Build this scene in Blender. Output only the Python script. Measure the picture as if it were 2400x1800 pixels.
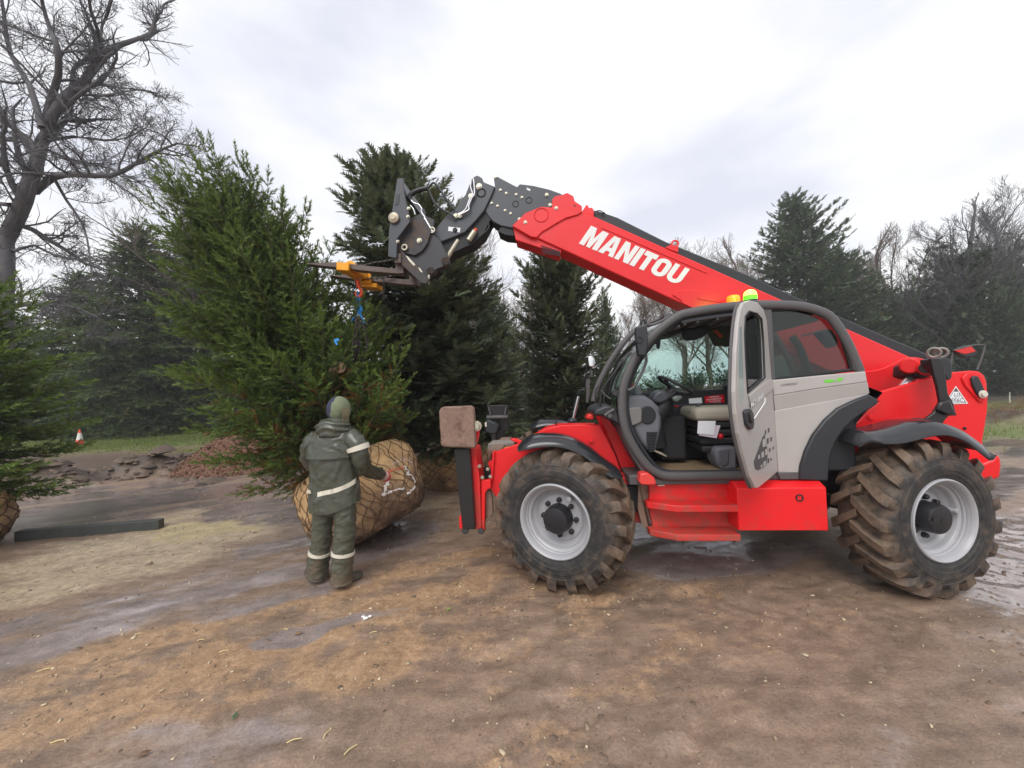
import bpy, bmesh, math, random
import numpy as np
from math import sin, cos, pi, radians, sqrt, atan2, tan
from mathutils import Vector, Matrix

for o in list(bpy.data.objects):
    bpy.data.objects.remove(o, do_unlink=True)
scene = bpy.context.scene
COL = scene.collection

# ------------------------------------------------------------------ camera
CAM_H, FPX, PITCH, ROLL = 1.78, 904.0, 1.2, 2.14
_p, _r = radians(PITCH), radians(ROLL)
FW = np.array([0, cos(_p), sin(_p)])
_u0 = np.array([0, -sin(_p), cos(_p)])
_r0 = np.array([1.0, 0, 0])
CR = cos(_r) * _r0 - sin(_r) * _u0
CU = cos(_r) * _u0 + sin(_r) * _r0
CAMP = np.array([0, 0, CAM_H])
cd = bpy.data.cameras.new('camera')
cd.sensor_width = 36.0
cd.lens = 36.0 * FPX / 2400.0
cd.clip_start = 0.05
cd.clip_end = 2000
cam = bpy.data.objects.new('camera', cd)
COL.objects.link(cam)
cam.matrix_world = Matrix(((CR[0], CU[0], -FW[0], 0), (CR[1], CU[1], -FW[1], 0),
                           (CR[2], CU[2], -FW[2], CAM_H), (0, 0, 0, 1)))
scene.camera = cam

# ------------------------------------------------------------------ world: bright overcast sky
SUN_EL, SUN_AZ = radians(48), radians(200)      # sun behind the camera, veiled by cloud
world = bpy.data.worlds.new('World')
scene.world = world
world.use_nodes = True
wn, wl = world.node_tree.nodes, world.node_tree.links
wn.clear()
w_out = wn.new('ShaderNodeOutputWorld')
w_bg = wn.new('ShaderNodeBackground')
sky = wn.new('ShaderNodeTexSky')
sky.sky_type = 'NISHITA'
sky.sun_disc = False
sky.sun_elevation = SUN_EL
sky.sun_rotation = SUN_AZ
sky.air_density = 1.0
sky.dust_density = 3.0
hs = wn.new('ShaderNodeHueSaturation')
hs.inputs['Saturation'].default_value = 0.22
wl.new(sky.outputs[0], hs.inputs['Color'])
# the cloud sheet: soft large mottling over an even pale layer
tc = wn.new('ShaderNodeTexCoord')
mp = wn.new('ShaderNodeMapping')
mp.inputs['Scale'].default_value = (1.0, 1.0, 2.4)
mp.inputs['Location'].default_value = (2.1, 3.3, .7)
wl.new(tc.outputs['Generated'], mp.inputs[0])
nz = wn.new('ShaderNodeTexNoise')
nz.inputs['Scale'].default_value = 1.7
nz.inputs['Detail'].default_value = 5
nz.inputs['Roughness'].default_value = 0.5
wl.new(mp.outputs[0], nz.inputs['Vector'])
cr = wn.new('ShaderNodeValToRGB')
cr.color_ramp.elements[0].position = 0.38
cr.color_ramp.elements[0].color = (6.3, 6.55, 7.5, 1)
cr.color_ramp.elements[1].position = 0.60
cr.color_ramp.elements[1].color = (9.2, 9.25, 9.2, 1)
wl.new(nz.outputs['Fac'], cr.inputs[0])
mx = wn.new('ShaderNodeMixRGB')
mx.inputs[0].default_value = 0.88
wl.new(hs.outputs[0], mx.inputs[1])
wl.new(cr.outputs[0], mx.inputs[2])
w_bg.inputs['Strength'].default_value = 0.093
wl.new(mx.outputs[0], w_bg.inputs[0])
wl.new(w_bg.outputs[0], w_out.inputs[0])

# ------------------------------------------------------------------ sun (diffused by cloud)
sl = bpy.data.lights.new('sun', 'SUN')
sl.energy = 1.5
sl.angle = radians(38)
sl.color = (1.0, 0.965, 0.92)
sun = bpy.data.objects.new('sun', sl)
COL.objects.link(sun)
sdir = Vector((sin(SUN_AZ) * cos(SUN_EL), cos(SUN_AZ) * cos(SUN_EL), sin(SUN_EL)))
sun.rotation_euler = sdir.to_track_quat('Z', 'Y').to_euler()
sun.location = (0, -6, 14)

# ------------------------------------------------------------------ exposure
scene.view_settings.view_transform = 'Standard'
scene.view_settings.look = 'None'
scene.view_settings.gamma = 1
scene.view_settings.exposure = 0.55
scene.view_settings.use_curve_mapping = False
scene.cycles.use_denoising = True
scene.cycles.max_bounces = 8
scene.cycles.diffuse_bounces = 3
scene.cycles.transparent_max_bounces = 16

# ------------------------------------------------------------------ pixels -> places
def ray(px, py):
    return FW + (px - 1200) / FPX * CR - (py - 900) / FPX * CU
def at(px, py, depth):                       # the point on that sight line at this depth
    return CAMP + depth * ray(px, py)
def on_ground(px, py, z=0.0):
    d = ray(px, py)
    return CAMP + d * ((z - CAM_H) / d[2])
def project(P):
    P = np.asarray(P, float) - CAMP
    t = P @ FW
    return 1200 + FPX * (P @ CR) / t, 900 - FPX * (P @ CU) / t
def crop(x0, y0, s):
    return lambda x, y: (x0 + x * s, y0 + y * s)
A1 = crop(1350, 680, .27125); A2 = crop(1850, 780, .2532); A3 = crop(1000, 900, .30136)
A4 = crop(1450, 1000, .27125); A5 = crop(1900, 980, .26525); A6 = crop(700, 380, .24864)
A7 = crop(1150, 380, .27125); A8 = crop(600, 900, .3014); B2 = crop(0, 500, .36166)
B4 = crop(1400, 400, .45208); B8 = crop(700, 600, .15674); D2 = crop(1450, 720, .13863)
D3 = crop(1700, 680, .28944); D4 = crop(900, 400, .16876); D5 = crop(1350, 850, .16875)
D6 = crop(1020, 920, .20495); D8 = crop(2060, 780, .18085)

# ------------------------------------------------------------------ object helpers
def link(o, parent=None):
    COL.objects.link(o)
    if parent is not None:
        o.parent = parent
    return o
def tag(o, label=None, cat=None, group=None, kind=None):
    if label: o['label'] = label
    if cat: o['category'] = cat
    if group: o['group'] = group
    if kind: o['kind'] = kind
    return o
def empty(name, loc=(0, 0, 0), rz=0.0):
    o = bpy.data.objects.new(name, None)
    o.empty_display_size = 0.2
    COL.objects.link(o)
    o.location = loc
    o.rotation_euler = (0, 0, rz)
    return o
def copy_tree(o, parent=None):
    c = o.copy()
    COL.objects.link(c)
    c.parent = parent
    for ch in list(o.children):
        copy_tree(ch, c)
    return c

class MB:
    """collects geometry for ONE mesh object"""
    def __init__(self):
        self.v, self.f, self.m = [], [], []
    def add(self, vs, fs, mi=0):
        n = len(self.v)
        self.v.extend([tuple(map(float, p)) for p in vs])
        self.f.extend([tuple(i + n for i in f) for f in fs])
        self.m.extend([mi] * len(fs))
        return self
    def box(self, c, s, R=None, mi=0):
        hx, hy, hz = s[0] / 2, s[1] / 2, s[2] / 2
        P = np.array([(x, y, z) for x in (-hx, hx) for y in (-hy, hy) for z in (-hz, hz)])
        if R is not None: P = P @ np.array(R).T
        P = P + np.array(c)
        return self.add(P, [(0, 1, 3, 2), (4, 6, 7, 5), (0, 4, 5, 1), (2, 3, 7, 6), (0, 2, 6, 4), (1, 5, 7, 3)], mi)
    def box2(self, a, b, mi=0):
        a, b = np.array(a, float), np.array(b, float)
        return self.box((a + b) / 2, np.abs(b - a), None, mi)
    def extrude(self, poly, vec, mi=0):
        P = np.array(poly, float); n = len(P); Q = P + np.array(vec, float)
        fs = [tuple(range(n - 1, -1, -1)), tuple(range(n, 2 * n))]
        fs += [(i, (i + 1) % n, n + (i + 1) % n, n + i) for i in range(n)]
        return self.add(np.vstack([P, Q]), fs, mi)
    def loft(self, rings, closed=True, caps=True, mi=0):
        m, n = len(rings), len(rings[0]); vs = [p for r in rings for p in r]; fs = []
        for i in range(m - 1):
            for j in range(n if closed else n - 1):
                k = (j + 1) % n
                fs.append((i * n + j, i * n + k, (i + 1) * n + k, (i + 1) * n + j))
        if caps and closed:
            fs.append(tuple(range(n - 1, -1, -1))); fs.append(tuple(range((m - 1) * n, m * n)))
        return self.add(vs, fs, mi)
    def tube(self, path, r, n=8, caps=True, mi=0, flat=1.0, up=None):
        P = [np.array(p, float) for p in path]; rings = []; prev = None
        rs = r if hasattr(r, '__len__') else [r] * len(P)
        for i, p in enumerate(P):
            t = (P[min(i + 1, len(P) - 1)] - P[max(i - 1, 0)]); t = t / (np.linalg.norm(t) + 1e-9)
            if prev is None:
                a = np.array(up, float) if up is not None else (np.array([0, 0, 1.]) if abs(t[2]) < .9 else np.array([1., 0, 0]))
            else: a = prev
            a = a - t * (a @ t); a = a / (np.linalg.norm(a) + 1e-9); prev = a; b = np.cross(t, a)
            rings.append([p + rs[i] * (cos(2 * pi * k / n) * a + flat * sin(2 * pi * k / n) * b) for k in range(n)])
        return self.loft(rings, True, caps, mi)
    def lathe(self, prof, n=48, axis='y', c=(0, 0, 0), mi=0):
        rings = []
        for k in range(n):
            a = 2 * pi * k / n
            if axis == 'y': rings.append([(c[0] + r * cos(a), c[1] + h, c[2] + r * sin(a)) for r, h in prof])
            elif axis == 'z': rings.append([(c[0] + r * cos(a), c[1] + r * sin(a), c[2] + h) for r, h in prof])
            else: rings.append([(c[0] + h, c[1] + r * cos(a), c[2] + r * sin(a)) for r, h in prof])
        m = len(prof); vs = [p for r in rings for p in r]; fs = []
        for i in range(n):
            j = (i + 1) % n
            for k in range(m - 1):
                fs.append((i * m + k, i * m + k + 1, j * m + k + 1, j * m + k))
        return self.add(vs, fs, mi)
    def cyl(self, a, b, r, n=16, mi=0, r2=None):
        return self.tube([a, b], [r, r if r2 is None else r2], n, True, mi)
    def sphere(self, c, r, nu=12, nv=8, mi=0):
        r = np.array(r if hasattr(r, '__len__') else (r, r, r), float); rings = []
        for i in range(nv + 1):
            th = pi * i / nv
            th = min(max(th, .02), pi - .02)
            rings.append([np.array(c) + r * np.array([sin(th) * cos(2 * pi * k / nu), sin(th) * sin(2 * pi * k / nu), cos(th)]) for k in range(nu)])
        return self.loft(rings, True, True, mi)
    def torus(self, c, R, r, nrm=(0, 1, 0), n=24, m=8, a0=0, a1=2 * pi, mi=0, xdir=None):
        nrm = np.array(nrm, float); nrm /= np.linalg.norm(nrm)
        a = np.array(xdir, float) if xdir is not None else (np.array([1., 0, 0]) if abs(nrm[0]) < .9 else np.array([0, 0, 1.]))
        a = a - nrm * (a @ nrm); a /= np.linalg.norm(a); b = np.cross(nrm, a); full = abs(a1 - a0 - 2 * pi) < 1e-6
        k = n + 1
        pts = [np.array(c) + R * (cos(a0 + (a1 - a0) * i / n) * a + sin(a0 + (a1 - a0) * i / n) * b) for i in range(k)]
        rings = []
        for i, p in enumerate(pts):
            rad = (p - np.array(c)); rad = rad / (np.linalg.norm(rad) + 1e-9)
            rings.append([p + r * (cos(2 * pi * j / m) * rad + sin(2 * pi * j / m) * nrm) for j in range(m)])
        return self.loft(rings, True, not full, mi)
    def build(self, name, mat, parent=None, bevel=0.0, smooth=35, seg=2, mods=None):
        me = bpy.data.meshes.new(name)
        me.from_pydata(self.v, [], self.f)
        bm = bmesh.new(); bm.from_mesh(me); bmesh.ops.recalc_face_normals(bm, faces=bm.faces); bm.to_mesh(me); bm.free()
        mats = mat if isinstance(mat, (list, tuple)) else [mat]
        for x in mats: me.materials.append(x)
        if len(mats) > 1: me.polygons.foreach_set('material_index', self.m)
        if smooth:
            me.polygons.foreach_set('use_smooth', [True] * len(me.polygons))
            me.set_sharp_from_angle(angle=radians(smooth))
        me.update()
        o = bpy.data.objects.new(name, me); link(o, parent)
        if bevel:
            b = o.modifiers.new('bevel', 'BEVEL'); b.width = bevel; b.segments = seg; b.limit_method = 'ANGLE'
            b.angle_limit = radians(30); b.harden_normals = False
        return o

def raw_mesh(name, V, F, mat, parent=None, col=None, smooth=False, attr=None):
    """numpy arrays -> object; F is (n,3) or (n,4)"""
    V = np.ascontiguousarray(V, dtype=np.float32); F = np.ascontiguousarray(F, dtype=np.int32)
    me = bpy.data.meshes.new(name); k = F.shape[1]
    me.vertices.add(len(V)); me.vertices.foreach_set('co', V.ravel())
    me.loops.add(F.size); me.loops.foreach_set('vertex_index', F.ravel())
    me.polygons.add(len(F)); me.polygons.foreach_set('loop_start', np.arange(0, F.size, k, dtype=np.int32))
    me.polygons.foreach_set('loop_total', np.full(len(F), k, dtype=np.int32))
    if smooth: me.polygons.foreach_set('use_smooth', np.ones(len(F), dtype=bool))
    me.update(calc_edges=True)
    if col is not None:
        a = me.color_attributes.new('tint', 'FLOAT_COLOR', 'POINT')
        c = np.ones((len(V), 4), np.float32); c[:, :col.shape[1]] = col
        a.data.foreach_set('color', c.ravel())
    for nm, val in (attr or {}).items():
        a = me.attributes.new(nm, 'FLOAT', 'POINT'); a.data.foreach_set('value', np.asarray(val, np.float32))
    if mat is not None: me.materials.append(mat)
    o = bpy.data.objects.new(name, me); link(o, parent)
    return o

# ------------------------------------------------------------------ numpy noise
def _hash(ix, iy, iz, seed):
    n = (ix.astype(np.int64) * 374761393 + iy.astype(np.int64) * 668265263 + iz.astype(np.int64) * 2147483647 + seed * 974634777) & 0x7fffffff
    n = ((n ^ (n >> 13)) * 1274126177) & 0x7fffffff
    n = (n ^ (n >> 16)) & 0xffff
    return n / 65535.0
def vnoise(P, seed=0):
    P = np.asarray(P, float); I = np.floor(P).astype(np.int64); f = P - I; f = f * f * (3 - 2 * f)
    out = 0
    for dx in (0, 1):
        for dy in (0, 1):
            for dz in (0, 1):
                w = (f[:, 0] if dx else 1 - f[:, 0]) * (f[:, 1] if dy else 1 - f[:, 1]) * (f[:, 2] if dz else 1 - f[:, 2])
                out = out + w * _hash(I[:, 0] + dx, I[:, 1] + dy, I[:, 2] + dz, seed)
    return out * 2 - 1
def fbm(P, oct=4, seed=0, gain=.5):
    P = np.asarray(P, float); a, s = 1.0, 0
    for i in range(oct):
        s = s + a * vnoise(P * (2 ** i) + 17.3 * i, seed + i); a *= gain
    return s
def sstep(a, b, x):
    t = np.clip((x - a) / (b - a), 0, 1); return t * t * (3 - 2 * t)

# ------------------------------------------------------------------ materials
def newmat(name):
    m = bpy.data.materials.new(name); m.use_nodes = True
    return m, m.node_tree.nodes, m.node_tree.links, m.node_tree.nodes['Principled BSDF']
def N(nodes, t, **kw):
    n = nodes.new(t)
    for k, v in kw.items():
        if k in n.inputs: n.inputs[k].default_value = v
        else: setattr(n, k, v)
    return n
def simple(name, col, rough=.5, metal=0.0, var=.12, vscale=6.0, bump=0.0, bscale=40.0, dirt=None, dirt_amt=.5, dirt_scale=5.0,
           spec=.5, coat=0.0, dirt_low=None, dirt_max=1.0):
    """paint or plastic: base colour with soft variation, optional dirt blotches and fine relief;
       dirt_low=(z0,z1): the dirt grows towards the ground (world height, mud thrown up by the wheels)"""
    m, n, l, b = newmat(name)
    tcn = N(n, 'ShaderNodeTexCoord')
    no = N(n, 'ShaderNodeTexNoise', Scale=vscale, Detail=5.0, Roughness=.6)
    l.new(tcn.outputs['Object'], no.inputs['Vector'])
    r = N(n, 'ShaderNodeMapRange'); r.inputs[3].default_value = 1 - var; r.inputs[4].default_value = 1 + var
    l.new(no.outputs['Fac'], r.inputs[0])
    mu = N(n, 'ShaderNodeMixRGB', blend_type='MULTIPLY'); mu.inputs[0].default_value = 1.0
    mu.inputs[1].default_value = (*col, 1); l.new(r.outputs[0], mu.inputs[2])
    out = mu.outputs[0]
    rr = N(n, 'ShaderNodeMapRange'); rr.inputs[3].default_value = max(rough - .1, .03); rr.inputs[4].default_value = min(rough + .14, 1)
    l.new(no.outputs['Fac'], rr.inputs[0]); rout = rr.outputs[0]
    if dirt is not None:
        d1 = N(n, 'ShaderNodeTexNoise', Scale=dirt_scale, Detail=9.0, Roughness=.72)
        l.new(tcn.outputs['Object'], d1.inputs['Vector'])
        src = d1.outputs['Fac']
        if dirt_low:
            g = N(n, 'ShaderNodeNewGeometry'); sx = N(n, 'ShaderNodeSeparateXYZ'); l.new(g.outputs['Position'], sx.inputs[0])
            mz = N(n, 'ShaderNodeMapRange'); mz.inputs[1].default_value = dirt_low[0]; mz.inputs[2].default_value = dirt_low[1]
            mz.inputs[3].default_value = .22; mz.inputs[4].default_value = -.12; l.new(sx.outputs['Z'], mz.inputs[0])
            ad = N(n, 'ShaderNodeMath', operation='ADD'); l.new(src, ad.inputs[0]); l.new(mz.outputs[0], ad.inputs[1]); src = ad.outputs[0]
        ra = N(n, 'ShaderNodeMapRange'); ra.inputs[1].default_value = .72 - .35 * dirt_amt; ra.inputs[2].default_value = .86 - .3 * dirt_amt
        ra.inputs[4].default_value = dirt_max
        if dirt_max < 1: ra.inputs[2].default_value += .14
        l.new(src, ra.inputs[0])
        mi = N(n, 'ShaderNodeMixRGB'); l.new(ra.outputs[0], mi.inputs[0]); l.new(out, mi.inputs[1]); mi.inputs[2].default_value = (*dirt, 1)
        out = mi.outputs[0]
        mr = N(n, 'ShaderNodeMixRGB'); l.new(ra.outputs[0], mr.inputs[0]); l.new(rout, mr.inputs[1]); mr.inputs[2].default_value = (.75, .75, .75, 1)
        rout = mr.outputs[0]
    l.new(out, b.inputs['Base Color']); l.new(rout, b.inputs['Roughness'])
    b.inputs['Metallic'].default_value = metal
    b.inputs['Specular IOR Level'].default_value = spec
    if coat: b.inputs['Coat Weight'].default_value = coat; b.inputs['Coat Roughness'].default_value = .08
    if bump:
        bn = N(n, 'ShaderNodeTexNoise', Scale=bscale, Detail=6.0, Roughness=.6)
        l.new(tcn.outputs['Object'], bn.inputs['Vector'])
        bu = N(n, 'ShaderNodeBump', Strength=bump, Distance=.02); l.new(bn.outputs['Fac'], bu.inputs['Height'])
        l.new(bu.outputs[0], b.inputs['Normal'])
    return m
def emis(name, col, s):
    m, n, l, b = newmat(name)
    b.inputs['Base Color'].default_value = (*col, 1); b.inputs['Emission Color'].default_value = (*col, 1)
    b.inputs['Emission Strength'].default_value = s; b.inputs['Roughness'].default_value = .25
    return m
def glassy(name, tint, refl=.1, tmix=1.0):
    m, n, l, b = newmat(name); n.remove(b)
    out = n['Material Output']
    tr = N(n, 'ShaderNodeBsdfTransparent'); tr.inputs[0].default_value = (*tint, 1)
    gl = N(n, 'ShaderNodeBsdfGlossy', Roughness=.03); gl.inputs[0].default_value = (.95, .97, .97, 1)
    fr = N(n, 'ShaderNodeFresnel', IOR=1.5)
    ma = N(n, 'ShaderNodeMath', operation='ADD', use_clamp=True); ma.inputs[1].default_value = refl
    l.new(fr.outputs[0], ma.inputs[0])
    mi = N(n, 'ShaderNodeMixShader'); l.new(ma.outputs[0], mi.inputs[0]); l.new(tr.outputs[0], mi.inputs[1]); l.new(gl.outputs[0], mi.inputs[2])
    l.new(mi.outputs[0], out.inputs['Surface'])
    return m
def leafmat(name, c0, c1, rough=.55, trans=.25):
    """needles / leaves: colour between c0 and c1 by each spray's own tint"""
    m, n, l, b = newmat(name)
    at_ = N(n, 'ShaderNodeVertexColor', layer_name='tint')
    mi = N(n, 'ShaderNodeMixRGB'); mi.inputs[1].default_value = (*c0, 1); mi.inputs[2].default_value = (*c1, 1)
    sp = N(n, 'ShaderNodeSeparateColor'); l.new(at_.outputs[0], sp.inputs[0]); l.new(sp.outputs[0], mi.inputs[0])
    m2 = N(n, 'ShaderNodeMixRGB'); l.new(sp.outputs[1], m2.inputs[0]); l.new(mi.outputs[0], m2.inputs[1]); m2.inputs[2].default_value = (.16, .085, .02, 1)
    l.new(m2.outputs[0], b.inputs['Base Color']); b.inputs['Roughness'].default_value = rough
    b.inputs['Specular IOR Level'].default_value = .35
    if trans:
        t = N(n, 'ShaderNodeBsdfTranslucent'); l.new(m2.outputs[0], t.inputs[0])
        ms = N(n, 'ShaderNodeMixShader'); ms.inputs[0].default_value = trans
        l.new(b.outputs[0], ms.inputs[1]); l.new(t.outputs[0], ms.inputs[2]); l.new(ms.outputs[0], n['Material Output'].inputs['Surface'])
    return m

MUD = (.16, .105, .07)
M = {}
M['red'] = simple('red_paint', (.78, .012, .016), .34, var=.07, vscale=3, dirt=MUD, dirt_amt=.36, dirt_scale=7, dirt_low=(.3, 1.25), spec=.45, bump=.03, bscale=220, dirt_max=.55)
M['red_clean'] = simple('red_boom_paint', (.74, .02, .026), .34, var=.13, vscale=3.5, dirt=(.4, .14, .11), dirt_amt=.34, dirt_scale=4, dirt_max=.45, spec=.45, bump=.03, bscale=200)
M['red_mud'] = simple('red_paint_muddy', (.72, .013, .016), .42, var=.1, dirt=MUD, dirt_amt=.85, dirt_scale=11, dirt_low=(.2, 1.1), dirt_max=.72)
M['red_plastic'] = simple('red_lens', (.62, .02, .015), .25)
M['amber'] = simple('amber_lens', (.8, .25, .02), .25)
M['grey_paint'] = simple('light_grey_paint', (.41, .385, .37), .36, var=.09, vscale=4, dirt=(.22, .17, .13), dirt_amt=.34, dirt_scale=5, dirt_low=(.7, 1.35), dirt_max=.6)
M['dark_plastic'] = simple('dark_plastic', (.022, .024, .03), .42, var=.15, dirt=MUD, dirt_amt=.25, bump=.12, bscale=120)
M['frame_grey'] = simple('cab_frame_grey', (.085, .08, .083), .5, var=.12, dirt=(.2, .16, .12), dirt_amt=.25, bump=.06, bscale=90)
M['interior_grey'] = simple('interior_grey', (.13, .135, .155), .6, var=.08, bump=.08, bscale=140)
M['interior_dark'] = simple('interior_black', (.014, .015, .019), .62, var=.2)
M['black'] = simple('black_steel', (.014, .013, .015), .3, var=.2, dirt=(.16, .12, .1), dirt_amt=.12, dirt_scale=12)
M['boom_grey'] = simple('boom_dark_grey', (.05, .057, .07), .42, var=.2, vscale=5, dirt=(.12, .105, .09), dirt_amt=.36, dirt_max=.6)
M['carriage'] = simple('carriage_worn_steel', (.035, .036, .042), .5, var=.2, dirt=(.085, .055, .04), dirt_amt=.45, dirt_scale=4)
M['rust'] = simple('rusty_fork_steel', (.12, .09, .078), .55, var=.25, vscale=9, dirt=(.1, .06, .04), dirt_amt=.5, bump=.2)
M['rust_pad'] = simple('muddy_rust_pad', (.22, .14, .105), .6, var=.45, vscale=7, dirt=(.09, .052, .032), dirt_amt=.6, dirt_scale=9, bump=.3, bscale=30)
M['steel'] = simple('bright_steel', (.6, .6, .62), .25, metal=.9, var=.1)
M['zinc'] = simple('zinc_bolt', (.5, .47, .38), .35, metal=.8, var=.15)
M['fender'] = simple('fender_black', (.022, .023, .027), .16, var=.2, dirt=(.16, .12, .09), dirt_amt=.22, dirt_scale=10, spec=.6)
M['rim'] = simple('rim_silver_paint', (.37, .37, .39), .33, var=.1, dirt=(.16, .11, .08), dirt_amt=.28, dirt_scale=9)
M['hub'] = simple('hub_black', (.012, .012, .015), .45, dirt=MUD, dirt_amt=.2)
M['yellow'] = simple('yellow_paint', (.85, .36, .012), .4, var=.08, dirt=(.12, .08, .05), dirt_amt=.15)
M['orange'] = simple('orange_paint', (.85, .09, .02), .4, var=.1)
M['blue_rope'] = simple('blue_sling', (.03, .25, .62), .7, var=.25, vscale=60, bump=.4, bscale=90)
M['chain'] = simple('chain_steel', (.055, .05, .045), .5, metal=.3, var=.3)
M['white'] = simple('white_paint', (.76, .75, .74), .5, var=.04)
M['offwhite'] = simple('paper_white', (.78, .8, .85), .8, var=.04)
M['sign_red'] = simple('sign_red', (.6, .01, .02), .35, var=.05)
M['seat'] = simple('seat_beige_fabric', (.36, .33, .27), .85, var=.15, bump=.2, bscale=160)
M['mat'] = simple('muddy_floor_mat', (.22, .15, .085), .8, var=.35, vscale=12, bump=.4, bscale=60)
M['green_decal'] = simple('green_decal', (.15, .62, .04), .4, var=.05)
M['grey_decal'] = simple('dark_decal', (.07, .07, .075), .5, var=.05)
M['glass'] = glassy('cab_glass', (.74, .86, .80), .03)
M['glass_dark'] = glassy('tinted_glass', (.42, .48, .46), .0)
M['mirror'] = simple('mirror_glass', (.8, .82, .83), .04, metal=1, var=.0)
M['green_lamp'] = emis('green_beacon', (.12, .9, .02), 1.0)
M['lamp_top'] = emis('beacon_flash', (.6, 1.0, .12), 1.5)
M['amber_lamp'] = emis('amber_beacon', (1.0, .27, .01), .55)
# ================================================================== telehandler
MA = radians(5.845)
MO = np.array([.321, 3.408, 0.0])
_mu = np.array([cos(MA), -sin(MA), 0]); _md = np.array([sin(MA), cos(MA), 0])
def ML(p, d):                              # pixel -> machine space (u rearwards, d away from near side, w up) on the plane at depth d
    dr = ray(*p); t = (d + (MO - CAMP) @ _md) / (dr @ _md)
    q = CAMP + t * dr - MO
    return np.array([q @ _mu, q @ _md, q[2]])
def MW(p, d):                              # the same in world space
    dr = ray(*p); t = (d + (MO - CAMP) @ _md) / (dr @ _md)
    return CAMP + t * dr
mach = empty('telehandler', MO, -MA)
tag(mach, 'muddy red telescopic handler with grey cab and raised boom, door open', 'telehandler')

def prism(name, cr_, poly, d0, d1, mat, parent=mach, bevel=.006, smooth=30):
    P = [ML(cr_(*p) if cr_ else p, d0) for p in poly]
    return MB().extrude(P, (0, d1 - d0, 0)).build(name, mat, parent, bevel, smooth)
def pxtube(name, cr_, pts, d, r, mat, parent=mach, n=8, flat=1.0, sub=3):
    ds = d if hasattr(d, '__len__') else [d] * len(pts)
    P = [ML(cr_(*p) if cr_ else p, dd) for p, dd in zip(pts, ds)]
    return MB().tube(spline(P, sub), r, n, True, 0, flat, up=(0, 1, 0)).build(name, mat, parent, 0, 60)
def spline(P, sub=4):
    P = [np.array(p, float) for p in P]
    if len(P) < 3 or sub <= 1: return P
    out = []
    for i in range(len(P) - 1):
        p0, p1, p2, p3 = P[max(i - 1, 0)], P[i], P[i + 1], P[min(i + 2, len(P) - 1)]
        for k in range(sub):
            t = k / sub
            out.append(.5 * ((2 * p1) + (-p0 + p2) * t + (2 * p0 - 5 * p1 + 4 * p2 - p3) * t * t + (-p0 + 3 * p1 - 3 * p2 + p3) * t ** 3))
    out.append(P[-1]); return out
def bolts(name, cr_, pts, d, r, mat, parent=mach, h=.012):
    for p in pts:
        c = ML(cr_(*p) if cr_ else p, d)
        MB().lathe([(0.0001, -h), (r * .62, -h), (r * .7, -h * .75), (r * .7, -.2 * h), (r, -.2 * h), (r, .002)], 10, 'y', c).build(name, mat, parent, 0, 40)

# ------------------------------------------------------------------ tyre rubber with mud packed into the tread
def tyre_mat():
    m, n, l, b = newmat('muddy_tyre_rubber')
    t = N(n, 'ShaderNodeTexCoord'); s = N(n, 'ShaderNodeSeparateXYZ'); l.new(t.outputs['Object'], s.inputs[0])
    c = N(n, 'ShaderNodeCombineXYZ'); l.new(s.outputs['X'], c.inputs[0]); l.new(s.outputs['Z'], c.inputs[2])
    ln = N(n, 'ShaderNodeVectorMath', operation='LENGTH'); l.new(c.outputs[0], ln.inputs[0])
    r = N(n, 'ShaderNodeMapRange'); r.inputs[1].default_value = .42; r.inputs[2].default_value = .62; r.inputs[3].default_value = -.05; r.inputs[4].default_value = .2
    l.new(ln.outputs['Value'], r.inputs[0])
    no = N(n, 'ShaderNodeTexNoise', Scale=10.0, Detail=12.0, Roughness=.74); l.new(t.outputs['Object'], no.inputs['Vector'])
    ad = N(n, 'ShaderNodeMath', operation='ADD'); l.new(no.outputs['Fac'], ad.inputs[0]); l.new(r.outputs[0], ad.inputs[1])
    rp = N(n, 'ShaderNodeValToRGB'); e = rp.color_ramp.elements
    e[0].position = .36; e[0].color = (.014, .0145, .017, 1); e[1].position = .76; e[1].color = (.165, .112, .075, 1)
    x = e.new(.5); x.color = (.036, .033, .031, 1)
    l.new(ad.outputs[0], rp.inputs[0]); l.new(rp.outputs[0], b.inputs['Base Color'])
    rg = N(n, 'ShaderNodeMapRange'); rg.inputs[3].default_value = .36; rg.inputs[4].default_value = .8; l.new(no.outputs['Fac'], rg.inputs[0])
    l.new(rg.outputs[0], b.inputs['Roughness'])
    bn = N(n, 'ShaderNodeTexNoise', Scale=38.0, Detail=8.0, Roughness=.7); l.new(t.outputs['Object'], bn.inputs['Vector'])
    bu = N(n, 'ShaderNodeBump', Strength=.55, Distance=.012); l.new(bn.outputs['Fac'], bu.inputs['Height']); l.new(bu.outputs[0], b.inputs['Normal'])
    return m
M['tyre'] = tyre_mat()
M['carriage_dirty'] = simple('carriage_dirty', (.035, .034, .038), .55, var=.3, dirt=(.10, .062, .042), dirt_amt=.75, dirt_scale=7, bump=.25, bscale=50)

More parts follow.
